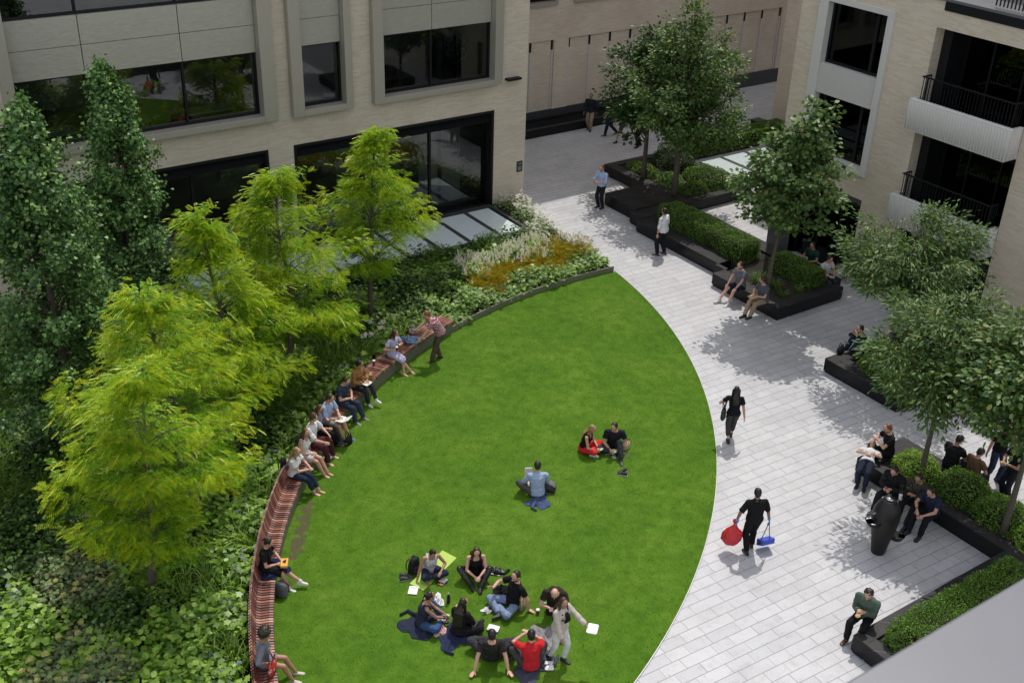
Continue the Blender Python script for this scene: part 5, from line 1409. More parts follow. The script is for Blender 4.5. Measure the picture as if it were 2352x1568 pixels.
        m.build('hair', hairmat(HC[hc]), root, remesh=.010, sm=1)
    if k.get('beard'):
        m = MB(); m.ell(HD-hu*.075*hs+hf*.035*hs, .059*hs, .062*hs, .048*hs, hr, hf, hu); m.build('beard', hairmat(HC[k['beard']]), root, remesh=.009, sm=1)
    # ---------------------------------------------------------- clothes
    def sleeves(mb, fr, g, cuff):
        for c, j in J.items():
            mb.caps(sp(.84)+rN*j['sd']*.09*s, j['sh'], .060*s*fat+g, .054*s*fat+g)
            if fr <= 1:
                e = j['sh'].lerp(j['el'], fr); mb.tube([j['sh'], j['sh'].lerp(e, .5), e], [.053*s*fat+g, .050*s*fat+g+cuff*.5, .045*s*fat+g+cuff], 12)
            else:
                mb.caps(j['sh'], j['el'], .053*s*fat+g, .044*s*fat+g); e = j['el'].lerp(j['wr'], fr-1); mb.tube([j['el'], e], [.044*s*fat+g, .034*s*fat+g+cuff*.5], 12)
    SL = {'none': None, 'cap': .22, 'short': .58, 'elbow': .9, 'rolled': 1.25, 'long': 1.92}
    if top is not None:
        m = MB(); hem = k.get('hem', -.09)
        neck = .955 if sleeve != 'none' else .84
        tors(m, hem, neck, .014, lambda t: .012*max(0, (.35-t)))
        if f:
            for q_ in (-1, 1): m.ell(sp(.60)+rN*q_*.065*s+fN*.085*s, .062*s, .060*s, .066*s, rN, fN, sdir, 10, 7)
        if SL[sleeve]: sleeves(m, SL[sleeve], .012, .010)
        else:
            for q_ in (-1, 1): m.tube([sp(.80)+rN*q_*.085*s+fN*.10*s, sp(.93)+rN*q_*.095*s+fN*.02*s, sp(.90)+rN*q_*.085*s-fN*.09*s], .022, 6)
        if k.get('collar'): m.tube([sp(.93), sp(1.02)], [.078*s, .068*s], 14)
        o = m.build('shirt' if not k.get('dress') else 'dress', top if not isinstance(top, tuple) else cloth(top), root, remesh=.011, sm=2)
    if jacket is not None:
        m = MB(); tors(m, k.get('jhem', -.14), .965, .028, lambda t: .02*max(0, (.35-t))); sleeves(m, k.get('jsl', 1.9), .019, .010)
        m.tube([sp(.92), sp(1.01)], [.095*s, .082*s], 14)
        m.build('jacket', jacket if not isinstance(jacket, tuple) else cloth(jacket), root, remesh=.012, sm=2)
    bk, bc = bottom
    bm_ = bc if not isinstance(bc, tuple) else cloth(bc)
    if bk in ('trousers', 'leggings', 'shorts', 'cropped'):
        m = MB(); g = {'trousers': .019, 'leggings': .011, 'shorts': .024, 'cropped': .015}[bk]
        tors(m, -.175, .13, .012)
        for c, j in J.items():
            if bk == 'shorts':
                e = j['hip'].lerp(j['knee'], .84); m.caps(j['hip'], j['hip'].lerp(j['knee'], .1), .086*s+.012, .086*s+.012); m.tube([j['hip'], e], [.086*s+g*.6, .066*s+g], 14)
            else:
                fr = {'trousers': .95, 'leggings': .93, 'cropped': .72}[bk]
                m.caps(j['hip'], j['knee'], .084*s+g*.7, .055*s+g); e = j['knee'].lerp(j['ankle'], fr)
                m_ = j['knee'].lerp(j['ankle'], .35)
                m.tube([j['knee'], m_, e], [.055*s+g, .054*s+g, (.042 if bk != 'leggings' else .038)*s+g], 12)
        m.build('trousers' if bk != 'shorts' else 'shorts', bm_, root, remesh=.011, sm=2)
    elif bk in ('skirt', 'dress_skirt'):
        m = MB(); fr = k.get('skirt', .9)
        kl, kr = J['l']['knee'], J['r']['knee']; mid = (kl+kr)/2
        el_, er_ = J['l']['hip'].lerp(kl, fr), J['r']['hip'].lerp(kr, fr)
        if fr > 1: el_ = kl.lerp(J['l']['ankle'], fr-1); er_ = kr.lerp(J['r']['ankle'], fr-1)
        tors(m, -.17, .22, .014)
        for hp_, kn_, e in ((J['l']['hip'], kl, el_), (J['r']['hip'], kr, er_)):
            m.caps(hp_, hp_.lerp(kn_, .2), .10*s, .10*s); m.tube([hp_, hp_.lerp(kn_, min(1, fr)), e+(e-hp_)*.001], [.098*s, .080*s, .080*s], 12)
        ax_ = (er_-el_); w_ = ax_.length/2+.08*s
        cen = (el_+er_)/2; hm = (J['l']['hip']+J['r']['hip'])/2
        m.loft([hm, hm.lerp(cen, .5), cen], [.165*s, (.165*s+w_)/2, w_], [.10*s, .09*s, .078*s], ax_ if ax_.length > .05 else V3((1, 0, 0)), 16)
        m.build('skirt', bm_, root, remesh=.011, sm=2)
    if shoes is not None:
        for c, j in J.items():
            m = MB(); footloft(m, j['ankle'], j['toe'], j['upf'], s*(.99 if not f else .92), .007)
            if k.get('boots'): m.tube([j['ankle']-j['upf']*.02, j['knee'].lerp(j['ankle'], .25)], [.050*s, .066*s], 12)
            elif k.get('ankleshoe', True): m.tube([j['ankle']-j['upf']*.03*s, j['ankle']-j['upf']*(-.035)*s], [.043*s, .045*s], 12)
            so = m.build('shoe', plain('shoe_leather', shoes, .55, 0, .15, 40, .1), root, remesh=.009, sm=1)
            if sole:
                m = MB(); t_ = j['toe']; u_ = (V3(j['upf'])-t_*V3(j['upf']).dot(t_)).normalized(); r_ = t_.cross(u_); s2 = s*(.99 if not f else .92)
                rs = [[j['ankle']+t_*(x*s2)+r_*(w*s2*q_)+u_*(zz*s2) for q_, zz in ((-1, -.090), (1, -.090), (1, -.070), (-1, -.070))] for x, w in ((-.086, .028), (-.05, .042), (.05, .046), (.12, .053), (.17, .046), (.20, .026))]
                m.rings(rs); m.build('sole', plain('shoe_sole', sole, .6), so)
    if k.get('stripe'):
        pass
    root.rotation_euler.z = head_a
    root['_J'] = 0; del root['_J']
    mw = Matrix.Translation((q.x, q.y, z)) @ Matrix.Rotation(head_a, 4, 'Z')
    info = dict(root=root, mw=mw, J=J, head=HD, hf=hf, hu=hu, hr=hr, sp=sp, fN=fN, rN=rN, s=s)
    info['W'] = lambda p: mw @ V3(p)
    info['D'] = lambda d: (mw.to_3x3() @ V3(d)).normalized()
    info['ang'] = head_a
    return info

def watch(pi, c='l', col_=(.02, .02, .02)):
    j = pi['J'][c]; d = (j['wr']-j['el']).normalized(); m = MB(); p = j['wr']-d*.035; m.tube([p-d*.012, p+d*.012], .036*pi['s'], 10)
    m.build('wrist_watch', plain('watch', col_, .4), pi['root'])
def sunglasses(pi):
    m = MB(); h_ = pi['head']
    for q_ in (-1, 1): m.ell(h_+pi['hr']*q_*.032+pi['hf']*.098+pi['hu']*.012, .026, .006, .018, pi['hr'], pi['hf'], pi['hu'], 10, 5)
    m.caps(h_+pi['hr']*-.078+pi['hf']*.09+pi['hu']*.016, h_+pi['hr']*.078+pi['hf']*.09+pi['hu']*.016, .005, .005, 5)
    m.build('sunglasses', plain('dark_lens', (.008, .008, .01), .1, bump=0), pi['root'], smooth=True)

# ------------------------------------------------------------------ small things people carry or have put down
def place(o, p, rz=0.0): o.location = p; o.rotation_euler = (0, 0, rz)
def lunch_box(p, rz, label, lid='closed', c=(.80, .80, .80), group=None, wx=.115, wy=.085):
    e = empty('lunch_box', p, rz, label, 'lunch box', group)
    m = MB(); m.rings([[(x*wx*q, y*wy*q, z) for x, y in ((-1, -.8), (-.8, -1), (.8, -1), (1, -.8), (1, .8), (.8, 1), (-.8, 1), (-1, .8))] for q, z in ((.82, 0), (.98, .035), (1.08, .037), (1.08, .045))]); m.build('tray', plain('white_foam', c, .6, bump=0), e, bevel=.004)
    if lid == 'closed':
        m = MB(); m.rings([[(x*wx*q, y*wy*q, z) for x, y in ((-1, -.8), (-.8, -1), (.8, -1), (1, -.8), (1, .8), (.8, 1), (-.8, 1), (-1, .8))] for q, z in ((1.08, .046), (1.0, .05), (.70, .072), (.66, .073))]); m.build('lid', plain('white_foam', c, .6, bump=0), e, bevel=.004)
    elif lid == 'open':
        m = MB(); m.obox((0, wy*1.9, .08), (wx, 0, 0), (0, wy*.75, .05), (0, -.004, .006)); m.build('lid', plain('white_foam', c, .6, bump=0), e)
        m = MB()
        for i in range(14): m.ell((random.uniform(-.7, .7)*wx, random.uniform(-.7, .7)*wy, .045), .022, .02, .012, n=6, m=4)
        m.build('food', plain('food', (.45, .30, .12), .6), e, smooth=True)
    else:
        m = MB()
        for i in range(14): m.ell((random.uniform(-.7, .7)*wx, random.uniform(-.7, .7)*wy, .048), .022, .02, .012, n=6, m=4)
        m.build('food', plain('food', (.45, .30, .12), .6), e, smooth=True)
    return e
def bowl(p, label, r=.075, c=(.62, .62, .55), food=(.42, .36, .12), group=None):
    e = empty('salad_bowl', p, 0, label, 'bowl', group)
    m = MB(); m.tube([(0, 0, 0), (0, 0, .02), (0, 0, .055), (0, 0, .058)], [r*.6, r*.75, r, r*1.04], 16); m.build('bowl', plain('bowl_plastic', c, .3), e, smooth=False)
    m = MB()
    for i in range(16): m.ell((random.uniform(-.65, .65)*r, random.uniform(-.65, .65)*r, .060), .018, .016, .012, n=6, m=4)
    m.build('food', plain('salad', food, .6), e, smooth=True)
    return e
def cup(p, label, c=(.20, .03, .03), lid=(.8, .8, .8), h=.115, group=None):
    e = empty('coffee_cup', p, 0, label, 'cup', group)
    m = MB(); m.tube([(0, 0, 0), (0, 0, h)], [.029, .040], 16); m.build('paper_cup', plain('cup_paper', c, .6), e)
    m = MB(); m.tube([(0, 0, h+.0005), (0, 0, h+.012), (0, 0, h+.018)], [.043, .042, .036], 16); m.build('lid', plain('cup_lid', lid, .4), e)
    return e
def phone(pi, c, label):
    j = pi['J'][c]; p = pi['W'](j['hand']+V3((0, .01, .022))); e = empty('phone', p, pi['ang'], label, 'phone')
    m = MB(); m.obox((0, 0, 0), (.036, 0, 0), (0, .062, .038), (0, -.003, .005)); m.build('case', plain('phone_case', (.02, .02, .022), .3), e, bevel=.003)
    m = MB(); m.obox((0, -.0035, .0058), (.032, 0, 0), (0, .056, .034), (0, -.0004, .0006)); m.build('screen', plain('phone_screen', (.05, .06, .07), .08, bump=0), e)
def backpack(p, rz, label, c=(.015, .015, .016), c2=(.06, .06, .065), h=.44, w=.30, d=.20, tilt=0.0, name='backpack', spots=None):
    e = empty(name, p, rz, label, 'backpack'); e.rotation_euler = (tilt, 0, rz)
    m = MB(); m.loft([(0, 0, 0.0), (0, 0, .03), (0, 0, h*.45), (0, 0, h*.8), (0, 0, h*.97), (0, 0, h)], [w*.42, w*.5, w*.52, w*.47, w*.3, w*.1], [d*.42, d*.5, d*.52, d*.44, d*.3, d*.1], (1, 0, 0), 14); m.build('bag', cloth(c, .7), e, remesh=.014, sm=3)
    m = MB(); m.loft([(0, -d*.45, .04), (0, -d*.52, h*.3), (0, -d*.48, h*.55)], [w*.36, w*.38, w*.30], [.03, .05, .03], (1, 0, 0), 12); m.build('front_pocket', spots or cloth(c2, .7), e, remesh=.012, sm=2)
    for q_ in (-1, 1):
        m = MB(); m.tube([(q_*w*.25, d*.38, h*.92), (q_*w*.30, d*.72, h*.6), (q_*w*.36, d*.62, h*.25), (q_*w*.36, d*.45, .06)], .014, 6); m.build('strap', cloth(c2, .8), e)
    m = MB(); m.tube([(-.04, d*.3, h*.97), (-.03, d*.3, h*1.06), (.03, d*.3, h*1.06), (.04, d*.3, h*.97)], .009, 6); m.build('handle', cloth(c2, .8), e)
    return e
def cloth_heap(p, rz, label, c, rx=.32, ry=.22, h=.07, name='jacket', cat='jacket', mat=None, lining=None, seed=1, sleeves=1):
    e = empty(name, p, rz, label, cat)
    r2 = np.random.default_rng(seed); n = 34; V = []; F = []
    for i in range(n):
        for j in range(n):
            x = (i/(n-1)*2-1); y = (j/(n-1)*2-1)
            rr = math.hypot(x, y); k_ = min(1, 1/max(1e-6, max(abs(x), abs(y)))*1)
            wob = 1+.22*math.sin(3*math.atan2(y, x)+seed)+.12*math.sin(5*math.atan2(y, x)+2*seed)
            X_, Y_ = x*rx*wob*(1-.18*abs(y)), y*ry*wob*(1-.18*abs(x))
            fold = abs(noise.noise(V3((x*2.2+seed*3, y*2.6, seed))))*1.6+.5*abs(noise.noise(V3((x*5+seed, y*5, 2.0))))
            z_ = .006+h*max(0, 1-rr**2*.75)*(.25+fold)
            V.append((X_, Y_, max(.004, z_)))
    F = [(i*n+j, (i+1)*n+j, (i+1)*n+j+1, i*n+j+1) for i in range(n-1) for j in range(n-1)]
    o = fast_mesh('folded_cloth', np.array(V), np.array(F), [mat or cloth(c)], None, e, True)
    so = o.modifiers.new('solid', 'SOLIDIFY'); so.thickness = .006
    for q in range(sleeves):
        m = MB(); a = seed*1.3+q*2.6
        c0 = V3((math.cos(a)*rx*.6, math.sin(a)*ry*.6, .04)); c1 = V3((math.cos(a+.3)*rx*1.25, math.sin(a+.3)*ry*1.25, .028)); c2_ = V3((math.cos(a+.7)*rx*1.45, math.sin(a+.7)*ry*1.4, .024))
        m.tube([c0, c1, c2_], [.045, .036, .030], 8); m.build('sleeve', mat or cloth(c), e, smooth=True)
    return e
def tote(p, rz, label, c, w=.34, h=.26, d=.12, mat=None, handle=(.02, .02, .02), name='handbag', cat='handbag'):
    e = empty(name, p, rz, label, cat)
    m = MB(); m.loft([(0, 0, 0), (0, 0, .02), (0, 0, h*.6), (0, 0, h)], [w*.46, w*.5, w*.52, w*.46], [d*.4, d*.5, d*.42, d*.10], (1, 0, 0), 16); m.build('bag', mat or cloth(c, .7), e, smooth=True)
    for q_ in (-1, 1):
        m = MB(); m.tube([(-w*.25, q_*.02, h*.95), (-w*.2, q_*.04, h*1.4), (0, q_*.05, h*1.6), (w*.2, q_*.04, h*1.4), (w*.25, q_*.02, h*.95)], .010, 6); m.build('handle', plain('bag_handle', handle, .6), e, smooth=True)
    return e
def shoes_pair(p, rz, label, c=(.02, .02, .02), sole=(.75, .75, .75), name='shoe', tumble=False):
    for i, dx in enumerate((-.055, .055)):
        e = empty('shoe', V3(p)+V3((math.cos(rz)*dx, math.sin(rz)*dx, 0)), rz+(i*.9-.3 if tumble else i*.15), label[i], 'shoe', 'pairs of shoes taken off on the lawn')
        m = MB(); footloft(m, (0, -.05, .085), (0, 1, 0), (0, 0, 1), 1.0, .006); m.build('upper', plain('shoe_upper', c, .6), e, remesh=.008, sm=1)
        m = MB(); rs = [[(w*q_, x-.05, zz) for q_, zz in ((-1, .0), (1, .0), (1, .018), (-1, .018))] for x, w in ((-.086, .026), (-.05, .040), (.05, .044), (.12, .050), (.17, .044), (.20, .024))]
        m.rings(rs); m.build('sole', plain('shoe_sole', sole, .6), e)
def bottle(p, label, c=(.02, .02, .02), cap=(.5, .5, .5), h=.24, r=.034, lying=None):
    e = empty('bottle', p, 0, label, 'bottle')
    m = MB(); m.tube([(0, 0, 0), (0, 0, .01), (0, 0, h*.62), (0, 0, h*.8), (0, 0, h*.88)], [r*.9, r, r, r*.5, r*.4], 14); m.build('flask', plain('bottle_body', c, .25), e, smooth=True)
    m = MB(); m.tube([(0, 0, h*.881), (0, 0, h)], [r*.5, r*.5], 12); m.build('cap', plain('bottle_cap', cap, .3), e)
    if lying is not None: e.rotation_euler = (R(88), 0, lying); e.location.z += r
    return e
def paper_bag(p, rz, label, c=(.36, .20, .09), w=.20, d=.12, h=.24, name='paper_bag', band=None):
    e = empty(name, p, rz, label, 'bag')
    m = MB(); m.rings([[(x*w/2*q, y*d/2*q, z) for x, y in ((-1, -1), (1, -1), (1, 1), (-1, 1))] for q, z in ((.96, 0), (1, .01), (1.0, h*.6), (.94, h))]); m.build('bag', plain('paper', c, .8), e)
    for q_ in (-1, 1):
        m = MB(); m.tube([(-w*.2, q_*d*.44, h*.98), (-w*.15, q_*d*.40, h*1.25), (w*.15, q_*d*.40, h*1.25), (w*.2, q_*d*.44, h*.98)], .006, 6); m.build('handle', plain('paper', c, .8), e)
    if band:
        m = MB(); m.box(-w/2-.002, w/2+.002, -d/2-.002, d/2+.002, .02, h*.22); m.build('printed_band', plain('print', band, .7), e)
    return e
# ================================================================== WHO IS WHERE
BLK = (.010, .010, .011); CHAR = (.035, .035, .038); NAVY = (.016, .022, .045); WHITE = (.74, .74, .75); CREAM = (.62, .55, .47); DENIM = (.13, .20, .34); DDEN = (.022, .032, .06)
KHAKI = (.36, .29, .20); MAROON = (.075, .022, .028); GREY = (.20, .21, .23); LILAC = (.46, .44, .62); SKY = (.36, .45, .66)
GB = 'people sitting on the long curved bench'; GLW = 'people sitting on the lawn'; GW = 'people walking or standing on the paving'; GPL = 'people sitting on the black planters'
def bsit(label, uv, da=0, dr=.20, **K):
    q = G(uv[0], uv[1], .55); d = (V3((q.x, q.y))-C2).normalized(); p = C2+d*(R2+dr)
    w = math.degrees(math.atan2(-d.y, -d.x))
    return person(label, None, .455, w+34.87+da, xy=(p.x, p.y), pose='bench', group=GB, **K)
def mk_stripe(name, cols, scale, axis=2):
    t = NT(name); co = t.coord(); s = t.new('ShaderNodeSeparateXYZ'); t.link(co, s.inputs[0])
    w = t.math('FRACT', t.math('MULTIPLY', s.outputs[axis], scale))
    x = t.ramp(w, [(i/len(cols), c) for i, c in enumerate(cols)]); x.node.color_ramp.interpolation = 'CONSTANT'
    t.col(x); t.set(Roughness=.9); t.bump(t.noise(co, 9, 3), .6, .03); return t.mat
def mk_spots(name, base, spot, scale, thr=.32, spot2=None):
    t = NT(name); co = t.coord(); v = t.new('ShaderNodeTexVoronoi'); v.inputs['Scale'].default_value = scale; t.link(co, v.inputs['Vector'])
    st = [(0, spot2 or spot), (thr*.45, spot), (thr, base)]
    x = t.ramp(v.outputs['Distance'], st); x.node.color_ramp.interpolation = 'CONSTANT'; t.col(x); t.set(Roughness=.85); t.bump(t.noise(co, 10, 3), .5, .02); return t.mat
STRIPE = mk_stripe('striped_jersey', [(.26, .055, .075), (.26, .055, .075), (.60, .50, .52), (.34, .09, .11), (.16, .05, .08), (.55, .46, .48)], 9)
FINE = mk_stripe('fine_striped_skirt', [(.62, .58, .58), (.24, .22, .24), (.66, .62, .60), (.36, .34, .36)], 26)
PRINT = mk_spots('dark_printed_shirt', (.010, .010, .012), (.10, .025, .02), 16, .24)
FLOR = mk_spots('printed_vest', (.60, .58, .60), (.16, .15, .22), 20, .22)
LEATHER = plain('black_leather', (.012, .012, .013), .28, 0, .3, 14, .5)
REDBAG = mk_spots('red_patterned_bag', (.50, .03, .022), (.66, .58, .48), 11, .36, (.08, .05, .05))
REDTR = mk_stripe('red_trousers', [(.62, .012, .016)], 1)
NAVYDEN = cloth((.05, .07, .12))
BACKP = mk_spots('patterned_pack', (.015, .014, .016), (.22, .10, .10), 24, .25)

# ---- along the bench, from the far end
p = person('man in a red striped polo shirt bending over the far end of the bench', (1003, 829), 0, 190, 1.82, skin='fair', hair=('ginger', 'short'), top=STRIPE, bottom=('trousers', (.10, .072, .052)), shoes=(.03, .025, .022), group=GB,
           lf=(-.12, .16, .08), rf=(.12, -.12, .08), pitch=44, py=-.10, pz=.96, hpitch=30, lh=(-.24, .50, .88), rh=(.16, .62, .95), stout=True)
phone(p, 'r', 'phone in the hand of the man in the striped polo')
p1 = bsit('woman in a lilac dress with a coffee cup on the bench', (912, 812), -8, h=1.66, sex='f', skin='light', hair=('brown', 'bob'), top=LILAC, sleeve='short', bottom=('skirt', LILAC), shoes=(.55, .32, .26), hyaw=35, hpitch=18, lf=(.10, .52, -.37), rf=(-.10, .60, -.36), lh=(-.10, .24, .40), rh=(.20, .22, .34), skirt=1.12, sole=None, ankleshoe=False)
c_ = cup(p1['W'](p1['J']['r']['hand']+V3((0, .03, -.03))), 'dark red coffee cup held by the woman in lilac')
p3 = bsit('woman in a tan jacket and dark leggings eating from a box on the bench', (829, 882), -12, h=1.66, sex='f', skin='tan', hair=('black', 'tied'), top=(.40, .04, .03), jacket=(.30, .165, .06), bottom=('leggings', (.03, .032, .04)), shoes=(.66, .65, .63), hyaw=25, hpitch=22, lf=(-.05, .62, -.22), rf=(.08, .46, -.37), lh=(-.08, .30, .27), rh=(.10, .30, .25))
lunch_box(p3['W']((.02, .38, .20)), p3['ang'], 'open white lunch box in the lap of the woman in tan', 'food')
paper_bag(p3['W']((-.42, .15, .01)), p3['ang']+.5, 'brown paper bag on the bench beside the woman in the tan jacket')
p4 = bsit('man in a navy t-shirt looking down at his hands on the bench', (805, 922), -8, skin='fair', hair=('brown', 'short'), top=(.035, .05, .08), bottom=('trousers', (.04, .05, .085)), shoes=(.16, .15, .15), hpitch=38, pitch=14, lh=(-.05, .30, .27), rh=(.06, .30, .26), lf=(-.16, .56, -.37), rf=(.12, .50, -.37))
phone(p4, 'r', 'phone in the hands of the man in the navy t-shirt')
p5 = bsit('man in a pale blue shirt and khaki shorts holding an open lunch box', (765, 965), -5, h=1.80, skin='light', hair=('brown', 'short'), top=SKY, sleeve='elbow', bottom=('shorts', (.30, .28, .24)), shoes=(.08, .11, .34), hpitch=32, pitch=12, lh=(-.06, .34, .34), rh=(.10, .36, .26), lf=(-.10, .60, -.37), rf=(.10, .54, -.37))
lunch_box(p5['W']((.05, .46, .20)), p5['ang'], 'open white lunch box on the knees of the man in khaki shorts', 'open', wx=.13, wy=.10)
p6 = bsit('woman in a grey top with long brown hair between two men on the bench', (738, 986), 8, dr=.26, h=1.66, sex='f', skin='light', hair=('auburn', 'long'), top=(.22, .22, .24), bottom=('leggings', BLK), shoes=(.02, .02, .02), hyaw=-15, lf=(.06, .62, -.20), rf=(-.04, .48, -.37), rh=(.14, .34, .22), lh=(-.12, .24, .36))
sunglasses(p6)
p7 = bsit('man in a white shirt and maroon trousers turning his head on the bench', (731, 1014), -2, h=1.78, skin='fair', hair=('brown', 'curly'), top=WHITE, sleeve='elbow', bottom=('trousers', MAROON), hyaw=40, hpitch=10, pitch=8, lh=(-.20, .36, .26), rh=(.16, .42, .22), lf=(-.16, .50, -.37), rf=(.16, .50, -.37))
p8 = bsit('woman in a white top and fine striped mini skirt on the bench', (714, 1043), -8, h=1.68, sex='f', skin='light', hair=('auburn', 'longest'), top=WHITE, sleeve='none', bottom=('skirt', FINE), skirt=.70, hyaw=-25, hpitch=18, lf=(-.06, .60, -.37), rf=(.06, .56, -.37), lh=(-.24, .05, .12), rh=(.12, .26, .22), shoes=None)
p9 = bsit('woman in a white t-shirt wearing a small black backpack on the bench', (692, 1086), -5, h=1.66, sex='f', skin='fair', hair=('blonde', 'long'), top=WHITE, bottom=('cropped', DDEN), shoes=None, hyaw=-5, hpitch=15, pitch=12, lf=(-.06, .60, -.37), rf=(.06, .52, -.37), lh=(-.04, .40, .30), rh=(.05, .40, .28))
bp = p9['W']((0, -.24, .10)); backpack(bp, p9['ang']+math.pi, 'small black backpack worn by the blonde woman on the bench', h=.36, w=.26, d=.14)
p10 = bsit('woman in a black dress reading alone in the middle of the lower bench', (611, 1297), -12, h=1.68, sex='f', skin='light', hair=('black', 'tied'), top=BLK, bottom=('skirt', BLK), skirt=.98, shoes=(.68, .66, .64), hyaw=0, hpitch=32, lf=(-.02, .74, -.26), rf=(.12, .52, -.37), lh=(-.05, .34, .24), rh=(.10, .30, .24))
e = empty('yellow_box', p10['W']((.02, .44, .19)), p10['ang']+.2, 'yellow box on the lap of the woman in the black dress', 'box')
m = MB(); m.box(-.13, .13, -.075, .075, 0, .05); m.build('box_body', plain('yellow_card', (.72, .36, .04), .5), e, bevel=.012)
m = MB(); m.box(-.13, .13, -.075, .075, .0505, .062); m.build('lid', plain('yellow_card', (.72, .36, .04), .5), e, bevel=.006)
phone(p10, 'l', 'phone in the hands of the woman in the black dress')
q = p10['W']((.0, .22, -.0)); cloth_heap((q.x, q.y, .458), p10['ang'], 'dark blue coat under the woman in the black dress', (.012, .018, .06), .34, .26, .05, seed=3)
q = p10['W']((.30, .42, -.45)); backpack((q.x, q.y, .03), p10['ang']+1.2, 'grey rucksack on the lawn against the bench under the blue coat', c=(.12, .13, .14), h=.36)
p11 = bsit('woman with curly afro hair in a grey dress at the near end of the bench', (609, 1512), -10, h=1.70, sex='f', skin='tan', hair=('dark', 'afro'), top=(.19, .20, .24), sleeve='rolled', bottom=('skirt', (.19, .20, .25)), skirt=.62, hyaw=-15, hpitch=12, lf=(-.10, .60, -.37), rf=(.12, .56, -.37), lh=(.06, .20, .30), rh=(.22, .14, .20), shoes=(.55, .47, .42), sole=None, ankleshoe=False)
tote(p11['W']((.24, .22, .02)), p11['ang']-.2, 'red patterned handbag on the bench beside the woman in grey', None, mat=REDBAG, w=.38, h=.26)
m = MB(); m.tube([p11['sp'](.99)+p11['rN']*(.07*math.cos(t))+p11['fN']*(.09*math.sin(t)+.01) for t in np.linspace(0, 6.28, 18)], .010, 6); m.build('necklace', plain('gold_beads', (.45, .28, .06), .4), p11['root'])
# things on and by the bench
def bpt(uv, dr=.25, z=.46): q = G(uv[0], uv[1], z); d = (V3((q.x, q.y))-C2).normalized(); p = C2+d*(R2+dr); return V3((p.x, p.y, z))
cup(bpt((872, 840), .36), 'coffee cup with white lid standing on the bench between two women')
cloth_heap(bpt((953, 785), .25), -.8, 'crumpled denim jacket on the bench beside the lilac dress', (.12, .19, .32), .30, .20, .10, seed=5)
tote(bpt((963, 770), .42), -.6, 'pale canvas bag behind the denim jacket on the bench', (.42, .38, .33), w=.26, h=.16, d=.14, handle=(.5, .46, .4))
lunch_box(G(754, 1052, .04)+V3((0, 0, 0)), .5, 'white lunch box lying on the grass by the sandalled feet')
bottle(G(717, 1058, .04), 'dark green bottle standing on grass in front of the bench', (.02, .05, .03), h=.22)
q = G(800, 1013, .1); tote((q.x, q.y, .04), .6, 'black bag on the grass under the woman in the grey top', BLK, w=.32, h=.22, d=.18)

# ---- on the lawn
def lsit(label, uv, a, pose='cross', **K): return person(label, uv, .03, a, pose=pose, group=GLW, **K)
p12 = lsit('blonde woman in red trousers and black top eating on the lawn', (1340, 1026), -22, h=1.68, sex='f', skin='light', hair=('blonde', 'longest'), top=BLK, sleeve='none', bottom=('trousers', REDTR), shoes=(.55, .45, .38), pitch=22, hpitch=20, lh=(-.02, .38, .20), rh=(.10, .38, .18), hem=.12)
bowl(p12['W']((.04, .46, .17)), 'salad bowl held by the blonde woman in red trousers')
p13 = lsit('man in black t-shirt and trousers with one leg stretched out on the lawn', (1409, 1020), 268, h=1.80, skin='light', hair=('dark', 'short'), top=(.016, .016, .022), bottom=('trousers', CHAR), shoes=(.02, .022, .025), sole=(.10, .35, .36), hyaw=-30, hpitch=28, pitch=18, lf=(-.18, .62, .08), lk=(0, .1, 1), rf=(-.05, .30, .07), rk=(1, .4, .3), lh=(-.12, .32, .20), rh=(.10, .34, .18))
watch(p13, 'r')
bowl(p13['W']((-.01, .42, .15)), 'salad bowl in the hands of the man in black')
q = G(1438, 1030, .03); tote((q.x, q.y, .035), .3, 'tan and cream bag on the lawn beside the man with the stretched leg', (.50, .36, .24), w=.30, h=.2, d=.16)
shoes_pair(G(1429, 1087, .036), .9, ['black trainer with white sole lying on the grass, lower one of the pair', 'black trainer tipped onto its mate on the grass'], tumble=True)
m = empty('takeaway_cover', G(1413, 1049, .037), 0, 'clear plastic lid lying on the grass before the man in black', 'lid'); k = MB(); k.tube([(0, 0, 0), (0, 0, .012), (0, 0, .02)], [.085, .08, .05], 18); k.build('lid', plain('clear_plastic', (.5, .56, .5), .12), m)
m = empty('plastic_fork', G(1398, 1043, .037), -.4, 'white plastic fork lying on the grass', 'fork'); k = MB(); k.box(-.09, .05, -.008, .008, 0, .005); k.box(.051, .09, -.014, .014, 0, .005); k.build('fork', M['white'], m)
e = empty('phone', G(1440, 1046, .037), .3, 'phone lying on the grass by the outstretched foot', 'phone'); k = MB(); k.box(-.07, .07, -.035, .035, 0, .009); k.build('case', plain('phone_case2', (.35, .35, .36), .3), e, bevel=.004); k = MB(); k.box(-.064, .064, -.031, .031, .0092, .0098); k.build('screen', plain('phone_screen', (.05, .06, .07), .08, bump=0), e)
p14 = lsit('man in a light blue shirt sitting alone with his back turned on the lawn', (1234, 1130), 97, h=1.80, skin='light', hair=('dark', 'short'), top=(.34, .42, .60), sleeve='rolled', bottom=('trousers', (.085, .075, .075)), shoes=(.12, .11, .11), pitch=14, hpitch=24, lf=(-.24, .42, .08), lk=(-1, .3, .7), rf=(-.06, .48, .07), rk=(.25, .8, .6), lh=(-.16, .34, .26), rh=(.08, .36, .28), collar=True)
e = empty('book', p14['W']((-.17, .44, .40)), p14['ang'], 'pale open book or tablet held by the man in light blue', 'book'); k = MB(); k.obox((0, 0, 0), (.09, 0, 0), (0, .02, .12), (0, -.012, .003)); k.build('cover', M['white'], e); k = MB(); k.obox((0, -.016, 0), (.08, 0, 0), (0, .018, .11), (0, -.002, .0005)); k.build('page', plain('paper_page', (.66, .66, .62), .8), e)
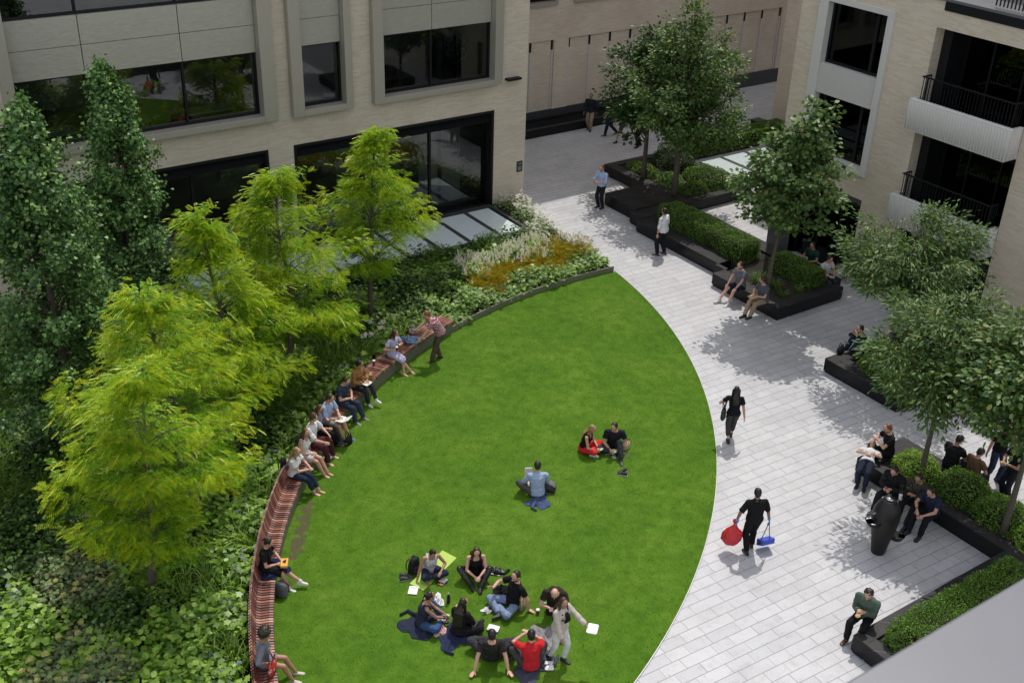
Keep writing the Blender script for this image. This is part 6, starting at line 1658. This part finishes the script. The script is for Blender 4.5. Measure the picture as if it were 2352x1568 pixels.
backpack(G(1274, 1122, .09), 1.0, 'black and grey rucksack on the lawn at the right of the man in light blue', c=(.035, .035, .038), c2=(.15, .155, .16), h=.46, w=.32, tilt=-1.1)
cloth_heap(G(1239, 1152, .04), .4, 'navy jacket spread on the grass behind the man in light blue', (.06, .085, .18), .26, .26, .07, seed=7)
p15 = lsit('woman with a hair bun and white vest on the green mat', (987, 1303), 290, h=1.66, sex='f', skin='tan', hair=('dark', 'bun'), top=FLOR, sleeve='none', bottom=('cropped', (.022, .032, .055)), shoes=None, pitch=24, hpitch=44, rh=(.36, .26, .06), lh=(-.16, .34, .24))
cu = [G(u, v, .04) for u, v in ((1016, 1264), (1049, 1281), (973, 1356), (941, 1340))]
e = empty('green_mat', cu[0].lerp(cu[2], .5), 0, 'lime green foam mat on the lawn under the woman in the white vest', 'mat')
m = MB(); m.prism([(c.x, c.y) for c in cu[::-1]], .036, .05); o = m.build('foam_sheet', plain('lime_foam', (.42, .58, .11), .8, 0, .04, 10, .05), e); o.location = -e.location
c_ = G(949, 1355, .05); e = empty('tablet_sleeve', (c_.x, c_.y, .05), -1.05+.35, 'white folder lying at the near end of the green mat', 'folder'); m = MB(); m.box(-.10, .10, -.13, .13, 0, .012); m.build('cover', M['white'], e, bevel=.008); m = MB(); m.tube([(-.08, .10, .014), (0, .05, .016), (.08, .11, .014)], .003, 5); m.build('cord', plain('cord', (.05, .05, .05)), e)
backpack(G(949, 1312, .04), .3, 'black patterned rucksack standing on the grass beside the green mat', h=.42, w=.30, spots=BACKP, tilt=.12)
shoes_pair(G(931, 1327, .036), -2.0, ['black strapped sandal on the grass, left of a pair', 'black strapped sandal on the grass, right of a pair'], (.05, .048, .05), (.5, .45, .4))
bottle(G(977, 1334, .05), 'small blue bottle standing on the green mat', (.03, .08, .25), h=.13, r=.036)
e = empty('food_tray', G(1016, 1336, .036), .5, 'black tray with paper and cutlery on the grass', 'tray'); m = MB(); m.box(-.13, .13, -.10, .10, 0, .012); m.build('tray', plain('black_plastic', (.02, .02, .02), .4), e, bevel=.005); m = MB(); m.box(-.03, .11, -.07, .08, .0125, .018); m.build('napkin', M['white'], e)
m = MB()
for i in range(8): m.ell((-.085+random.uniform(-.03, .02), random.uniform(-.06, .05), .02), .025, .02, .014, n=6, m=4)
m.build('food', plain('orange_food', (.5, .2, .05), .6), e, smooth=True)
p16 = lsit('woman with long brown hair in black leather trousers and boots on the lawn', (1091, 1305), 280, h=1.70, sex='f', skin='fair', hair=('brown', 'longest'), top=BLK, sleeve='none', bottom=('leggings', LEATHER), shoes=(.012, .012, .013), boots=True, pitch=20, hpitch=24, lf=(-.06, .56, .08), lk=(-.7, .3, .8), rf=(.16, .46, .08), rk=(.8, .3, .7), lh=(-.05, .42, .24), rh=(.06, .42, .24), stout=True)
cloth_heap(G(1119, 1312, .04), -.4, 'black leather jacket on the grass behind the woman in leather trousers', None, .34, .20, .09, mat=LEATHER, seed=9, sleeves=2)
p17 = lsit('bearded man in black t-shirt and jeans leaning on one arm on the lawn', (1178, 1381), 215, h=1.80, skin='fair', hair=('dark', 'short'), top=BLK, bottom=('trousers', (.20, .27, .40)), shoes=(.03, .035, .05), beard='dark', pitch=-12, hpitch=14, hyaw=10, rf=(-.10, .42, .07), rk=(1, .9, .25), lf=(.10, .30, .07), lk=(-1, .6, .2), lh=(-.32, -.18, .05), rh=(.26, .34, .46), lhd=(-.8, -.5, -.1), lhn=(0, 0, -1), rhd=(.2, .6, .5))
cloth_heap(G(1152, 1361, .04), .9, 'black jumper heaped on the grass behind the knees of the man in jeans', BLK, .26, .18, .12, seed=11)
q = G(1198, 1392, .05); tote((q.x, q.y, .035), .9, 'beige canvas bag on the grass behind the man in jeans', (.27, .22, .145), w=.32, h=.20, d=.18, handle=(.3, .25, .17))
cloth_heap(G(1120, 1400, .04), .2, 'crumpled white napkin on the grass in front of the man in jeans', (.80, .78, .78), .12, .10, .05, name='napkin', cat='napkin', seed=13, sleeves=0)
p18 = lsit('balding man in a dark brown t-shirt kneeling on the lawn', (1277, 1374), 262, pose='kneel', h=1.78, skin='fair', hair=('brown', 'bald'), top=(.032, .025, .022), bottom=('trousers', (.012, .014, .022)), shoes=(.02, .02, .02), pitch=48, hpitch=52, lh=(-.06, .50, .44), rh=(.08, .50, .44), stout=True)
p19 = person('woman in a cream jacket and white jeans standing on the lawn with a lunch box', (1281, 1514), .03, 318, 1.68, 'f', 'tan', 'walk', hair=('brown', 'longest'), top=BLK, sleeve='none', jacket=(.52, .46, .40), bottom=('leggings', (.66, .66, .66)), shoes=(.03, .028, .03), group=GLW, lf=(-.06, .10, .08), rf=(.09, -.16, .08), pz=.90, hyaw=-20, hpitch=14, lh=(-.26, .44, 1.02), rh=(.24, .26, .86), jhem=-.10)
m = MB(); m.loft([p19['sp'](t)+p19['fN']*q_ for t, q_ in ((.36, .11), (.50, .145), (.62, .185), (.76, .165), (.88, .12))], [.03, .05, .062, .058, .045], [.03, .04, .045, .04, .03], p19['rN'], 12); m.build('black_top', cloth(BLK), p19['root'], remesh=.012, sm=3)
lunch_box(p19['W'](p19['J']['l']['hand']+V3((-.03, .07, -.02))), p19['ang']+.5, 'white lunch box held out by the woman in the cream jacket', wx=.13, wy=.10)
p20 = lsit('woman in a navy vest and blue jeans sitting on a dark jacket', (968, 1424), 12, h=1.68, sex='f', skin='tan', hair=('dark', 'tied'), top=(.028, .032, .055), sleeve='none', bottom=('trousers', (.045, .085, .20)), shoes=(.62, .60, .58), pitch=20, hpitch=12, hyaw=10, lf=(-.16, .44, .08), lk=(-.3, .2, 1), rf=(.06, .40, .07), rk=(1, .5, .35), lh=(.02, .48, .24), rh=(.10, .48, .20))
watch(p20, 'r')
cloth_heap(G(962, 1434, .04), .7, 'dark navy jacket spread under the woman in the navy vest', (.022, .028, .055), .42, .34, .05, seed=15)
p21 = lsit('woman with very long dark hair seen from behind on the lawn', (1055, 1446), 62, h=1.68, sex='f', skin='light', hair=('dark', 'longest'), top=(.016, .013, .014), sleeve='long', bottom=('trousers', (.014, .013, .015)), shoes=(.02, .02, .025), pitch=14, hyaw=-25, hpitch=10, rf=(.26, .42, .08), rk=(1, .3, .5))
cloth_heap(G(1050, 1462, .04), .2, 'navy jacket spread under the woman with very long hair', (.022, .03, .075), .40, .32, .05, seed=17)
cloth_heap(G(1010, 1447, .04), 1.0, 'pale pink scarf lying on the grass beside the long haired woman', (.70, .42, .40), .17, .13, .09, name='scarf', cat='scarf', seed=19, sleeves=1)
paper_bag(G(1050, 1400, .036), .4, 'brown cardboard food box on the grass in front of the long haired woman', (.50, .33, .20), .22, .16, .05, name='food_box')
bottle(G(1030, 1383, .036), 'black water bottle standing on the grass in the circle of friends', (.015, .015, .016), (.25, .25, .25), .26, .042)
cloth_heap(G(1007, 1378, .05), 1.2, 'white paper bag on the grass behind the knees of the woman in jeans', (.76, .78, .76), .20, .10, .10, name='paper_bag', cat='bag', seed=21, sleeves=0)
p22 = lsit('man in a dark printed shirt leaning back on both hands on the lawn', (1128, 1502), 93, h=1.80, skin='fair', hair=('black', 'short'), top=PRINT, bottom=('trousers', (.045, .045, .05)), shoes=(.14, .08, .055), pitch=-24, hpitch=22, lf=(-.06, .48, .07), rf=(.06, .36, .07), lk=(-1, .5, .45), rk=(1, .5, .45), lh=(-.34, -.42, .05), rh=(.34, -.42, .05), lhd=(-.5, -.8, -.1), rhd=(.5, -.8, -.1), lhn=(0, 0, -1), rhn=(0, 0, -1), lc=.1, rc=.1)
lunch_box(G(1133, 1445, .036), -.3-.6, 'white lunch box on the grass beyond the man leaning back')
p23 = lsit('man in a bright red polo shirt resting his raised arms on the lawn', (1219, 1526), 98, h=1.78, skin='fair', hair=('black', 'short'), top=(.56, .022, .030), bottom=('trousers', (.055, .055, .06)), shoes=(.10, .11, .10), pitch=10, hpitch=16, lf=(-.30, .44, .08), rf=(-.02, .40, .07), lk=(-.7, .2, 1), rk=(.8, .4, .8), lh=(-.10, .40, .56), rh=(.02, .42, .56), collar=True)
watch(p23, 'l', (.5, .5, .5))
cloth_heap(G(1222, 1527, .04), .5, 'dark grey blue jacket spread under the man in the red polo', (.06, .065, .095), .48, .34, .05, seed=23, sleeves=2)
lunch_box(G(1261, 1531, .036), 1.0, 'white lunch box on the grass right of the man in red')
cloth_heap(G(1254, 1462, .04), 1.4, 'grey hooded jacket lying on the grass beside the standing woman', (.25, .245, .25), .34, .24, .07, seed=25, sleeves=2)
bottle(G(1243, 1388, .036), 'clear green bottle lying on the grass beside the kneeling man', (.18, .30, .20), (.7, .7, .7), .20, .033, lying=.9)
cup(G(1235, 1408, .036), 'coffee cup with white lid on the grass beside the kneeling man', (.10, .03, .03), h=.10)

# ---- walking and standing on the paving
p24 = person('man in black carrying a red sack and a blue dustpan across the paving', (1721, 1266), 0, 97, 1.76, skin='brown', pose='walk', hair=('black', 'short'), top=BLK, sleeve='elbow', bottom=('trousers', (.008, .008, .009)), shoes=(.012, .012, .013), sole=(.3, .3, .3), group=GW, lf=(-.10, -.10, .09), rf=(.09, .16, .085), pz=.93, lh=(-.40, .02, .90), rh=(.36, .04, .86), hpitch=10, collar=True, stout=True)
GLV = plain('blue_glove', (.10, .30, .62), .5)
for c in 'lr':
    m = MB(); j = p24['J'][c]; hand(m, j['wr'], (j['wr']-j['el']), j['hn'], (-1 if j['sd'] > 0 else 1), 1.12, .8); m.tube([j['wr']-(j['wr']-j['el']).normalized()*.05, j['wr']+(j['wr']-j['el']).normalized()*.01], [.036, .034], 10); m.build('glove', GLV, p24['root'], remesh=.009, sm=1)
q = p24['W'](p24['J']['l']['hand'])
e = empty('refuse_sack', (q.x, q.y, q.z-.58), p24['ang'], 'full red refuse sack hanging from the gloved hand', 'sack')
RS = NT('red_plastic'); co = RS.coord(); n_ = RS.noise(co, 7, 4, .6); RS.col(RS.mix(n_, (.40, .008, .015), (.66, .03, .045))); RS.set(Roughness=.32); RS.bump(n_, .9, .05)
m = MB(); r2 = np.random.default_rng(4); zs_ = [0, .03, .12, .24, .34, .44, .52, .58]; rs_ = [.05, .15, .225, .225, .18, .10, .035, .030]
rg = []
for z_, r_ in zip(zs_, rs_): rg.append([(-.06*(1-z_/.6)+math.cos(t)*r_*(1+.10*math.sin(5*t+z_*9)+.05*r2.normal()), math.sin(t)*r_*.85*(1+.09*math.sin(4*t+z_*13)), z_) for t in np.linspace(0, 2*math.pi, 26)[:-1]])
m.rings(rg); m.build('sack', RS.mat, e, smooth=True)
m = MB(); m.rings([[(math.cos(t)*r_*(1+.3*math.sin(4*t)), math.sin(t)*r_, z_) for t in np.linspace(0, 2*math.pi, 15)[:-1]] for z_, r_ in ((.575, .03), (.60, .045), (.64, .075))], cap=False); m.build('gathered_neck', RS.mat, e, smooth=True)
q = p24['W'](p24['J']['r']['hand'])
e = empty('dustpan', (q.x, q.y, q.z-.68), p24['ang']+.25, 'blue lobby dustpan with brush on long grey handles', 'dustpan')
BL = plain('blue_plastic', (.03, .07, .52), .35)
m = MB(); m.rings([[(-.16, -.10, .12), (.16, -.10, .12), (.16, -.09, .26), (-.16, -.09, .26)], [(-.17, .12, -.02), (.17, .12, -.02), (.17, .14, .16), (-.17, .14, .16)]]); m.build('pan', BL, e, bevel=.012)
m = MB(); m.tube([(.04, -.05, .24), (.02, -.01, .46), (.0, 0, .70)], .010, 8); m.build('pan_handle', M['dark_metal'], e)
m = MB(); m.tube([(-.14, .02, .20), (-.07, .01, .45), (-.01, 0, .70)], .010, 8); m.build('brush_handle', M['dark_metal'], e)
m = MB(); m.rings([[(-.20, -.03, .12), (-.08, -.03, .10), (-.08, .05, .10), (-.20, .05, .12)], [(-.17, -.02, .20), (-.10, -.02, .19), (-.10, .04, .19), (-.17, .04, .20)]]); m.build('brush', plain('brush_bristle', (.03, .03, .03), .9), e)
p25 = person('woman in black with a dark shoulder bag walking away along the lawn edge', (1676, 1012), 0, 84, 1.70, 'f', 'light', 'walk', hair=('black', 'long'), top=BLK, bottom=('cropped', (.055, .055, .06)), shoes=(.012, .012, .013), sole=(.05, .05, .05), group=GW, lf=(-.05, -.12, .10), rf=(.04, .22, .09), lh=(-.20, .20, 1.16), rh=(.28, -.08, .80), hpitch=4)
q = p25['W']((-.26, -.02, .72)); e = tote(q, p25['ang']+1.4, 'slouchy dark grey shoulder bag of the walking woman', (.05, .05, .052), w=.42, h=.30, d=.14)
m = MB(); m.tube([(0, 0, .26), (.02, -.03, .45), (0, -.02, .66)], .016, 6); m.build('shoulder_strap', cloth((.05, .05, .052)), e)
p26 = person('man with sunglasses in a blue shirt standing and looking at his phone', (1379, 477), 0, 225, 1.78, skin='fair', hair=('ginger', 'short'), top=(.40, .50, .74), sleeve='rolled', bottom=('trousers', (.016, .018, .026)), shoes=(.03, .025, .025), group=GW, hpitch=22, lh=(-.10, .30, 1.16), rh=(.08, .32, 1.12), beard='ginger', collar=True)
sunglasses(p26); phone(p26, 'r', 'phone held by the man in the blue shirt')
p27 = person('man in a white shirt standing before the black planter looking back', (1518, 586), 0, 140, 1.80, skin='light', hair=('dark', 'short'), top=(.72, .72, .74), sleeve='rolled', bottom=('trousers', (.012, .013, .018)), shoes=(.08, .03, .03), group=GW, hyaw=-20, lf=(-.16, .05, .08), rf=(.14, -.05, .08), lh=(-.26, .06, .84), rh=(.20, .22, 1.0), collar=True, stout=True)
watch(p27, 'l')
p30 = person('man in a dark jacket and khaki trousers walking past the passage wall', (1354, 299), 0, 250, 1.76, skin='tan', pose='walk', hair=('black', 'short'), top=(.05, .055, .06), jacket=(.018, .022, .035), bottom=('trousers', (.34, .27, .19)), shoes=(.03, .02, .02), group=GW, lf=(-.08, .12, .085), rf=(.08, -.12, .10), pz=.93)
p31 = person('person in navy trousers walking behind the dark bushy tree', (1403, 312), 0, 190, 1.74, skin='light', pose='walk', hair=('dark', 'short'), top=(.03, .035, .05), bottom=('trousers', (.018, .024, .045)), shoes=(.05, .05, .055), group=GW)
p32 = person('woman with bare legs striding behind the dark bushy tree', (1427, 326), 0, 205, 1.68, 'f', 'light', 'walk', hair=('brown', 'long'), top=(.45, .42, .4), bottom=('skirt', (.06, .06, .07)), skirt=.72, shoes=(.03, .03, .03), group=GW)
p33 = person('person in black trousers walking behind the rear planter tree', (1467, 337), 0, 215, 1.76, skin='light', pose='walk', hair=('dark', 'short'), top=(.02, .02, .022), bottom=('trousers', BLK), shoes=(.015, .015, .016), group=GW, lf=(-.08, .16, .085), rf=(.08, -.14, .1))
p43 = person('bearded person in a black top and blue jeans standing under the right hand tree', (2276, 1103), 0, 285, 1.80, skin='light', hair=('dark', 'short'), top=BLK, bottom=('trousers', (.03, .05, .09)), shoes=(.02, .02, .025), group=GW, lf=(-.13, .05, .08), rf=(.15, -.08, .08), lh=(-.10, .28, 1.05), rh=(.30, -.05, .84), hyaw=20)
p44 = person('person in a black t-shirt eating while standing at the right edge', (2308, 1146), 0, 195, 1.72, skin='tan', hair=('black', 'short'), top=(.012, .012, .012), bottom=('trousers', (.016, .02, .03)), shoes=(.015, .015, .016), group=GW, hpitch=20, lh=(-.08, .30, 1.14), rh=(.08, .28, 1.10))
e = empty('sandwich', p44['W']((0, .40, 1.16)), 0, 'sandwich held by the person at the right edge', 'sandwich'); m = MB(); m.ell((0, 0, 0), .06, .045, .03, n=12, m=6); m.build('bread', plain('bread', (.5, .33, .16), .8), e, smooth=True); m = MB(); m.ell((0, 0, 0), .064, .048, .010, n=12, m=4); m.build('filling', plain('filling', (.2, .3, .06), .7), e, smooth=True)
q = G(2262, 1106, 0); tote((q.x, q.y, 0), .4, 'white carrier bag on the paving by the jeans', (.62, .63, .64), w=.30, h=.28, d=.12)

# ---- sitting on the black planters
def psit(label, uv, a, **K): return person(label, uv, .45, a, pose='bench', group=GPL, **K)
p28 = psit('bearded man in a grey t-shirt and shorts, hands on knees, on the long planter', (1701, 652), 214, h=1.82, skin='fair', hair=('brown', 'short'), beard='brown', top=(.14, .15, .17), bottom=('shorts', (.018, .025, .05)), shoes=(.62, .60, .60), hpitch=18, lf=(-.20, .66, -.36), rf=(.14, .74, -.33), lh=(-.20, .40, .12), rh=(.16, .42, .12), lhn=(0, 0, -1), rhn=(0, 0, -1), stout=True)
p29 = psit('man in a grey t-shirt and khaki trousers eating beside the leaning tree', (1753, 686), 212, h=1.80, skin='light', hair=('brown', 'short'), top=(.09, .10, .12), bottom=('trousers', (.36, .27, .18)), shoes=(.02, .022, .025), hyaw=-50, hpitch=22, lf=(-.06, .52, -.37), rf=(.10, .62, -.36), lh=(-.02, .34, .27), rh=(.12, .34, .25), stout=True)
lunch_box(p29['W']((.05, .44, .21)), p29['ang'], 'paper plate of food held by the man in khaki trousers', 'food', (.60, .42, .20), wx=.11, wy=.11)
p34 = psit('man in dark clothes with a hand at his face next to a black bag', (1981, 799), 190, skin='light', h=1.78, hair=('black', 'short'), top=(.014, .014, .018), sleeve='long', bottom=('trousers', (.02, .025, .055)), shoes=(.015, .015, .018), pitch=20, hpitch=14, lf=(-.10, .42, .10), rf=(.12, .46, .02), lh=(-.02, .26, .52), rh=(.16, .26, .50), rhd=(-.1, .2, 1))
q = G(1930, 808, .45); tote((q.x, q.y, .45), .4, 'black bag lying on the corner of the planter', BLK, w=.38, h=.18, d=.22)
p35 = psit('bearded man with sunglasses in a black t-shirt eating on the planter', (2041, 1034), 185, skin='fair', h=1.80, hair=('ginger', 'short'), beard='ginger', top=BLK, bottom=('trousers', (.012, .013, .016)), shoes=(.02, .02, .02), hpitch=22, pitch=12, lh=(-.02, .36, .46), rh=(.10, .34, .40))
sunglasses(p35)
p36 = person('woman in a white t-shirt and navy trousers lying back on the planter', (1992, 1060), .45, 246, 1.68, 'f', 'light', 'bench', hair=('dark', 'long'), top=(.70, .70, .70), bottom=('trousers', (.018, .024, .045)), shoes=(.025, .025, .03), group=GPL, pitch=-82, level=False, hpitch=40, lf=(-.08, .40, -.36), rf=(.10, .34, -.37), lk=(-.1, .6, 1), rk=(.1, .6, 1), lh=(-.05, -.14, .27), rh=(.07, -.10, .27), le=(-1, 0, -.2), re=(1, 0, -.2), pelv=(0, -1, .18))
GD = 'dark clothed men seated behind the drinking fountain'
p37 = psit('man in a dark hoodie looking at his phone, left of three behind the fountain', (2055, 1122), 225, skin='light', h=1.80, hair=('black', 'short'), top=(.05, .045, .04), jacket=(.014, .014, .016), bottom=('trousers', (.016, .016, .02)), shoes=(.10, .095, .10), hpitch=40, pitch=22, lf=(-.26, .46, -.37), rf=(.18, .54, -.37), lh=(-.06, .38, .30), rh=(.06, .38, .28))
phone(p37, 'l', 'phone held by the man in the dark hoodie')
p38 = psit('man in an olive top holding a white cup, middle of three behind the fountain', (2109, 1142), 222, skin='tan', h=1.78, hair=('black', 'short'), top=(.06, .055, .04), sleeve='long', bottom=('trousers', (.014, .015, .018)), shoes=(.014, .014, .016), hpitch=32, pitch=18, lf=(-.14, .62, -.36), rf=(.16, .46, -.37), lh=(-.06, .36, .36), rh=(.22, .44, .26))
cup(p38['W'](p38['J']['r']['hand']+V3((0, .03, -.03))), 'white cup held by the man in the olive top', (.7, .7, .7))
p39 = psit('man in a navy t-shirt leaning forward, nearest of three behind the fountain', (2141, 1170), 218, skin='light', h=1.80, hair=('black', 'short'), top=(.020, .028, .06), bottom=('trousers', (.012, .013, .016)), shoes=(.012, .012, .014), hpitch=36, pitch=26, lf=(-.12, .50, -.37), rf=(.16, .54, -.37), lh=(-.08, .48, .18), rh=(.10, .50, .26))
watch(p39, 'r')
p40 = psit('man in a green jacket eating at the corner of the foreground planter', (1990, 1408), 232, skin='light', h=1.78, hair=('dark', 'curly'), top=(.10, .07, .06), jacket=(.075, .115, .085), bottom=('trousers', (.010, .010, .011)), shoes=(.09, .03, .02), hpitch=25, hyaw=8, pitch=18, lf=(-.08, .40, -.37), rf=(.16, .44, -.37), lh=(-.04, .32, .38), rh=(.08, .32, .35), le=(-.4, -.5, -.8), re=(.4, -.5, -.8), jhem=-.16)
e = empty('sandwich', p40['W']((.02, .48, .36)), 0, 'sandwich in the hands of the man in the green jacket', 'sandwich'); m = MB(); m.ell((0, 0, 0), .07, .055, .03, n=12, m=6); m.build('bread', plain('bread', (.5, .33, .16), .8), e, smooth=True); m = MB(); m.ell((0, 0, 0), .074, .058, .010, n=12, m=4); m.build('filling', plain('filling', (.2, .3, .06), .7), e, smooth=True)
p41 = person('person in a black shirt sitting with back turned behind the planter shrubs', None, .45, 40, 1.80, pose='bench', skin='tan', hair=('black', 'short'), top=(.014, .014, .018), bottom=('trousers', BLK), shoes=(.02, .02, .02), group=GPL, xy=(22.45, 12.95), hyaw=-30, stout=True)
p42 = person('person in a brown shirt sitting with back turned behind the planter shrubs', None, .45, 30, 1.74, pose='bench', skin='light', hair=('black', 'short'), top=(.13, .075, .04), bottom=('trousers', (.03, .03, .035)), shoes=(.02, .02, .02), group=GPL, xy=(22.45, 12.35), hyaw=-20)
# ---- in the shade by the apartment doors
def stool(x, y, label):
    e = empty('stone_stool', (x, y, 0), 0, label, 'seat', 'stone seats by the apartment doors'); m = MB(); m.box(-.28, .28, -.28, .28, 0, .40); m.build('block', M['granite'], e, bevel=.01); m = MB(); m.box(-.29, .29, -.29, .29, .401, .45); m.build('seat_top', M['granite_top'], e, bevel=.008)
q = G(1866, 598, .62); stool(q.x, q.y, 'black stone seat under the person in the green shirt')
p45 = person('person in a dark green shirt sitting in the shade behind the long planter', None, .45, 220, 1.76, pose='bench', skin='tan', hair=('black', 'short'), top=(.018, .05, .035), bottom=('trousers', (.02, .025, .04)), shoes=(.02, .02, .02), group=GPL, xy=(q.x, q.y), hpitch=25)
q = G(1893, 628, .62); stool(q.x, q.y, 'black stone seat under the person in the white t-shirt')
p46 = person('person in a white t-shirt sitting in the shade behind the long planter', None, .45, 300, 1.74, pose='bench', skin='light', hair=('black', 'short'), top=(.55, .54, .54), bottom=('trousers', (.03, .04, .06)), shoes=(.4, .4, .4), group=GPL, xy=(q.x, q.y), hpitch=30)
q = G(1927, 642, 0); paper_bag((q.x, q.y, 0), .3, 'white carrier bag with red and yellow band by the apartment doors', (.62, .62, .62), .36, .18, .42, name='carrier_bag', band=(.55, .06, .03))
for i, (x0, x1) in enumerate(((19.95, 20.75), (20.95, 21.75))):
    e = empty('curtain', ((x0+x1)/2, YF+1.3, .05), 0, ('white pleated curtain just inside the large shop front, nearer its mullion', 'white pleated curtain just inside the large shop front, nearer the building corner')[i], 'curtain', 'white curtains in the shop front')
    m = MB(); n = 60; pr = [((x0-x1)/2+(x1-x0)*k/n, .05*math.sin(k*.9), ) for k in range(n+1)]
    m.rings([[(x, y, z) for x, y in pr]+[(x, y+.012, z) for x, y in reversed(pr)] for z in (0, 3.25)]); m.build('fabric', plain('curtain_fabric', (.72, .72, .70), .9, 0, .05, 8, .1), e)
    m = MB(); m.box((x0-x1)/2-.03, (x1-x0)/2+.03, -.02, .02, 3.251, 3.29); m.build('curtain_rail', M['dark_metal'], e)
for i, (x, y) in enumerate(((18.9, 36.6), (20.3, 37.4))): round_table(x, y, 4.35, ('round wooden table nearer the glass inside the right hand office window', 'round wooden table further inside the right hand office window')[i])
pot_plant(21.5, 34.9, 4.35, 2.3, 'tall leafy pot plant inside the right hand office window')
for i, x in enumerate((7.2, 9.4, 12.2)):
    desk(x, 35.2, 4.35, ('white desk behind the left part of the long office window', 'white desk behind the middle of the long office window', 'white desk behind the right part of the long office window')[i])
    monitor(x, 35.25, 5.09, ('screen on the desk at the left of the long window', 'screen on the desk at the middle of the long window', 'screen on the desk at the right of the long window')[i])
# ------------------------------------------------------------------ merge the rounded shapes into single skins
dg = bpy.context.evaluated_depsgraph_get()
dg.update()
done = []
for o in QUEUE: done.append((o, bpy.data.meshes.new_from_object(o.evaluated_get(dg))))
for o, me in done:
    o.modifiers.clear(); me.name = o.name; o.data = me
    me.polygons.foreach_set('use_smooth', [True]*len(me.polygons))
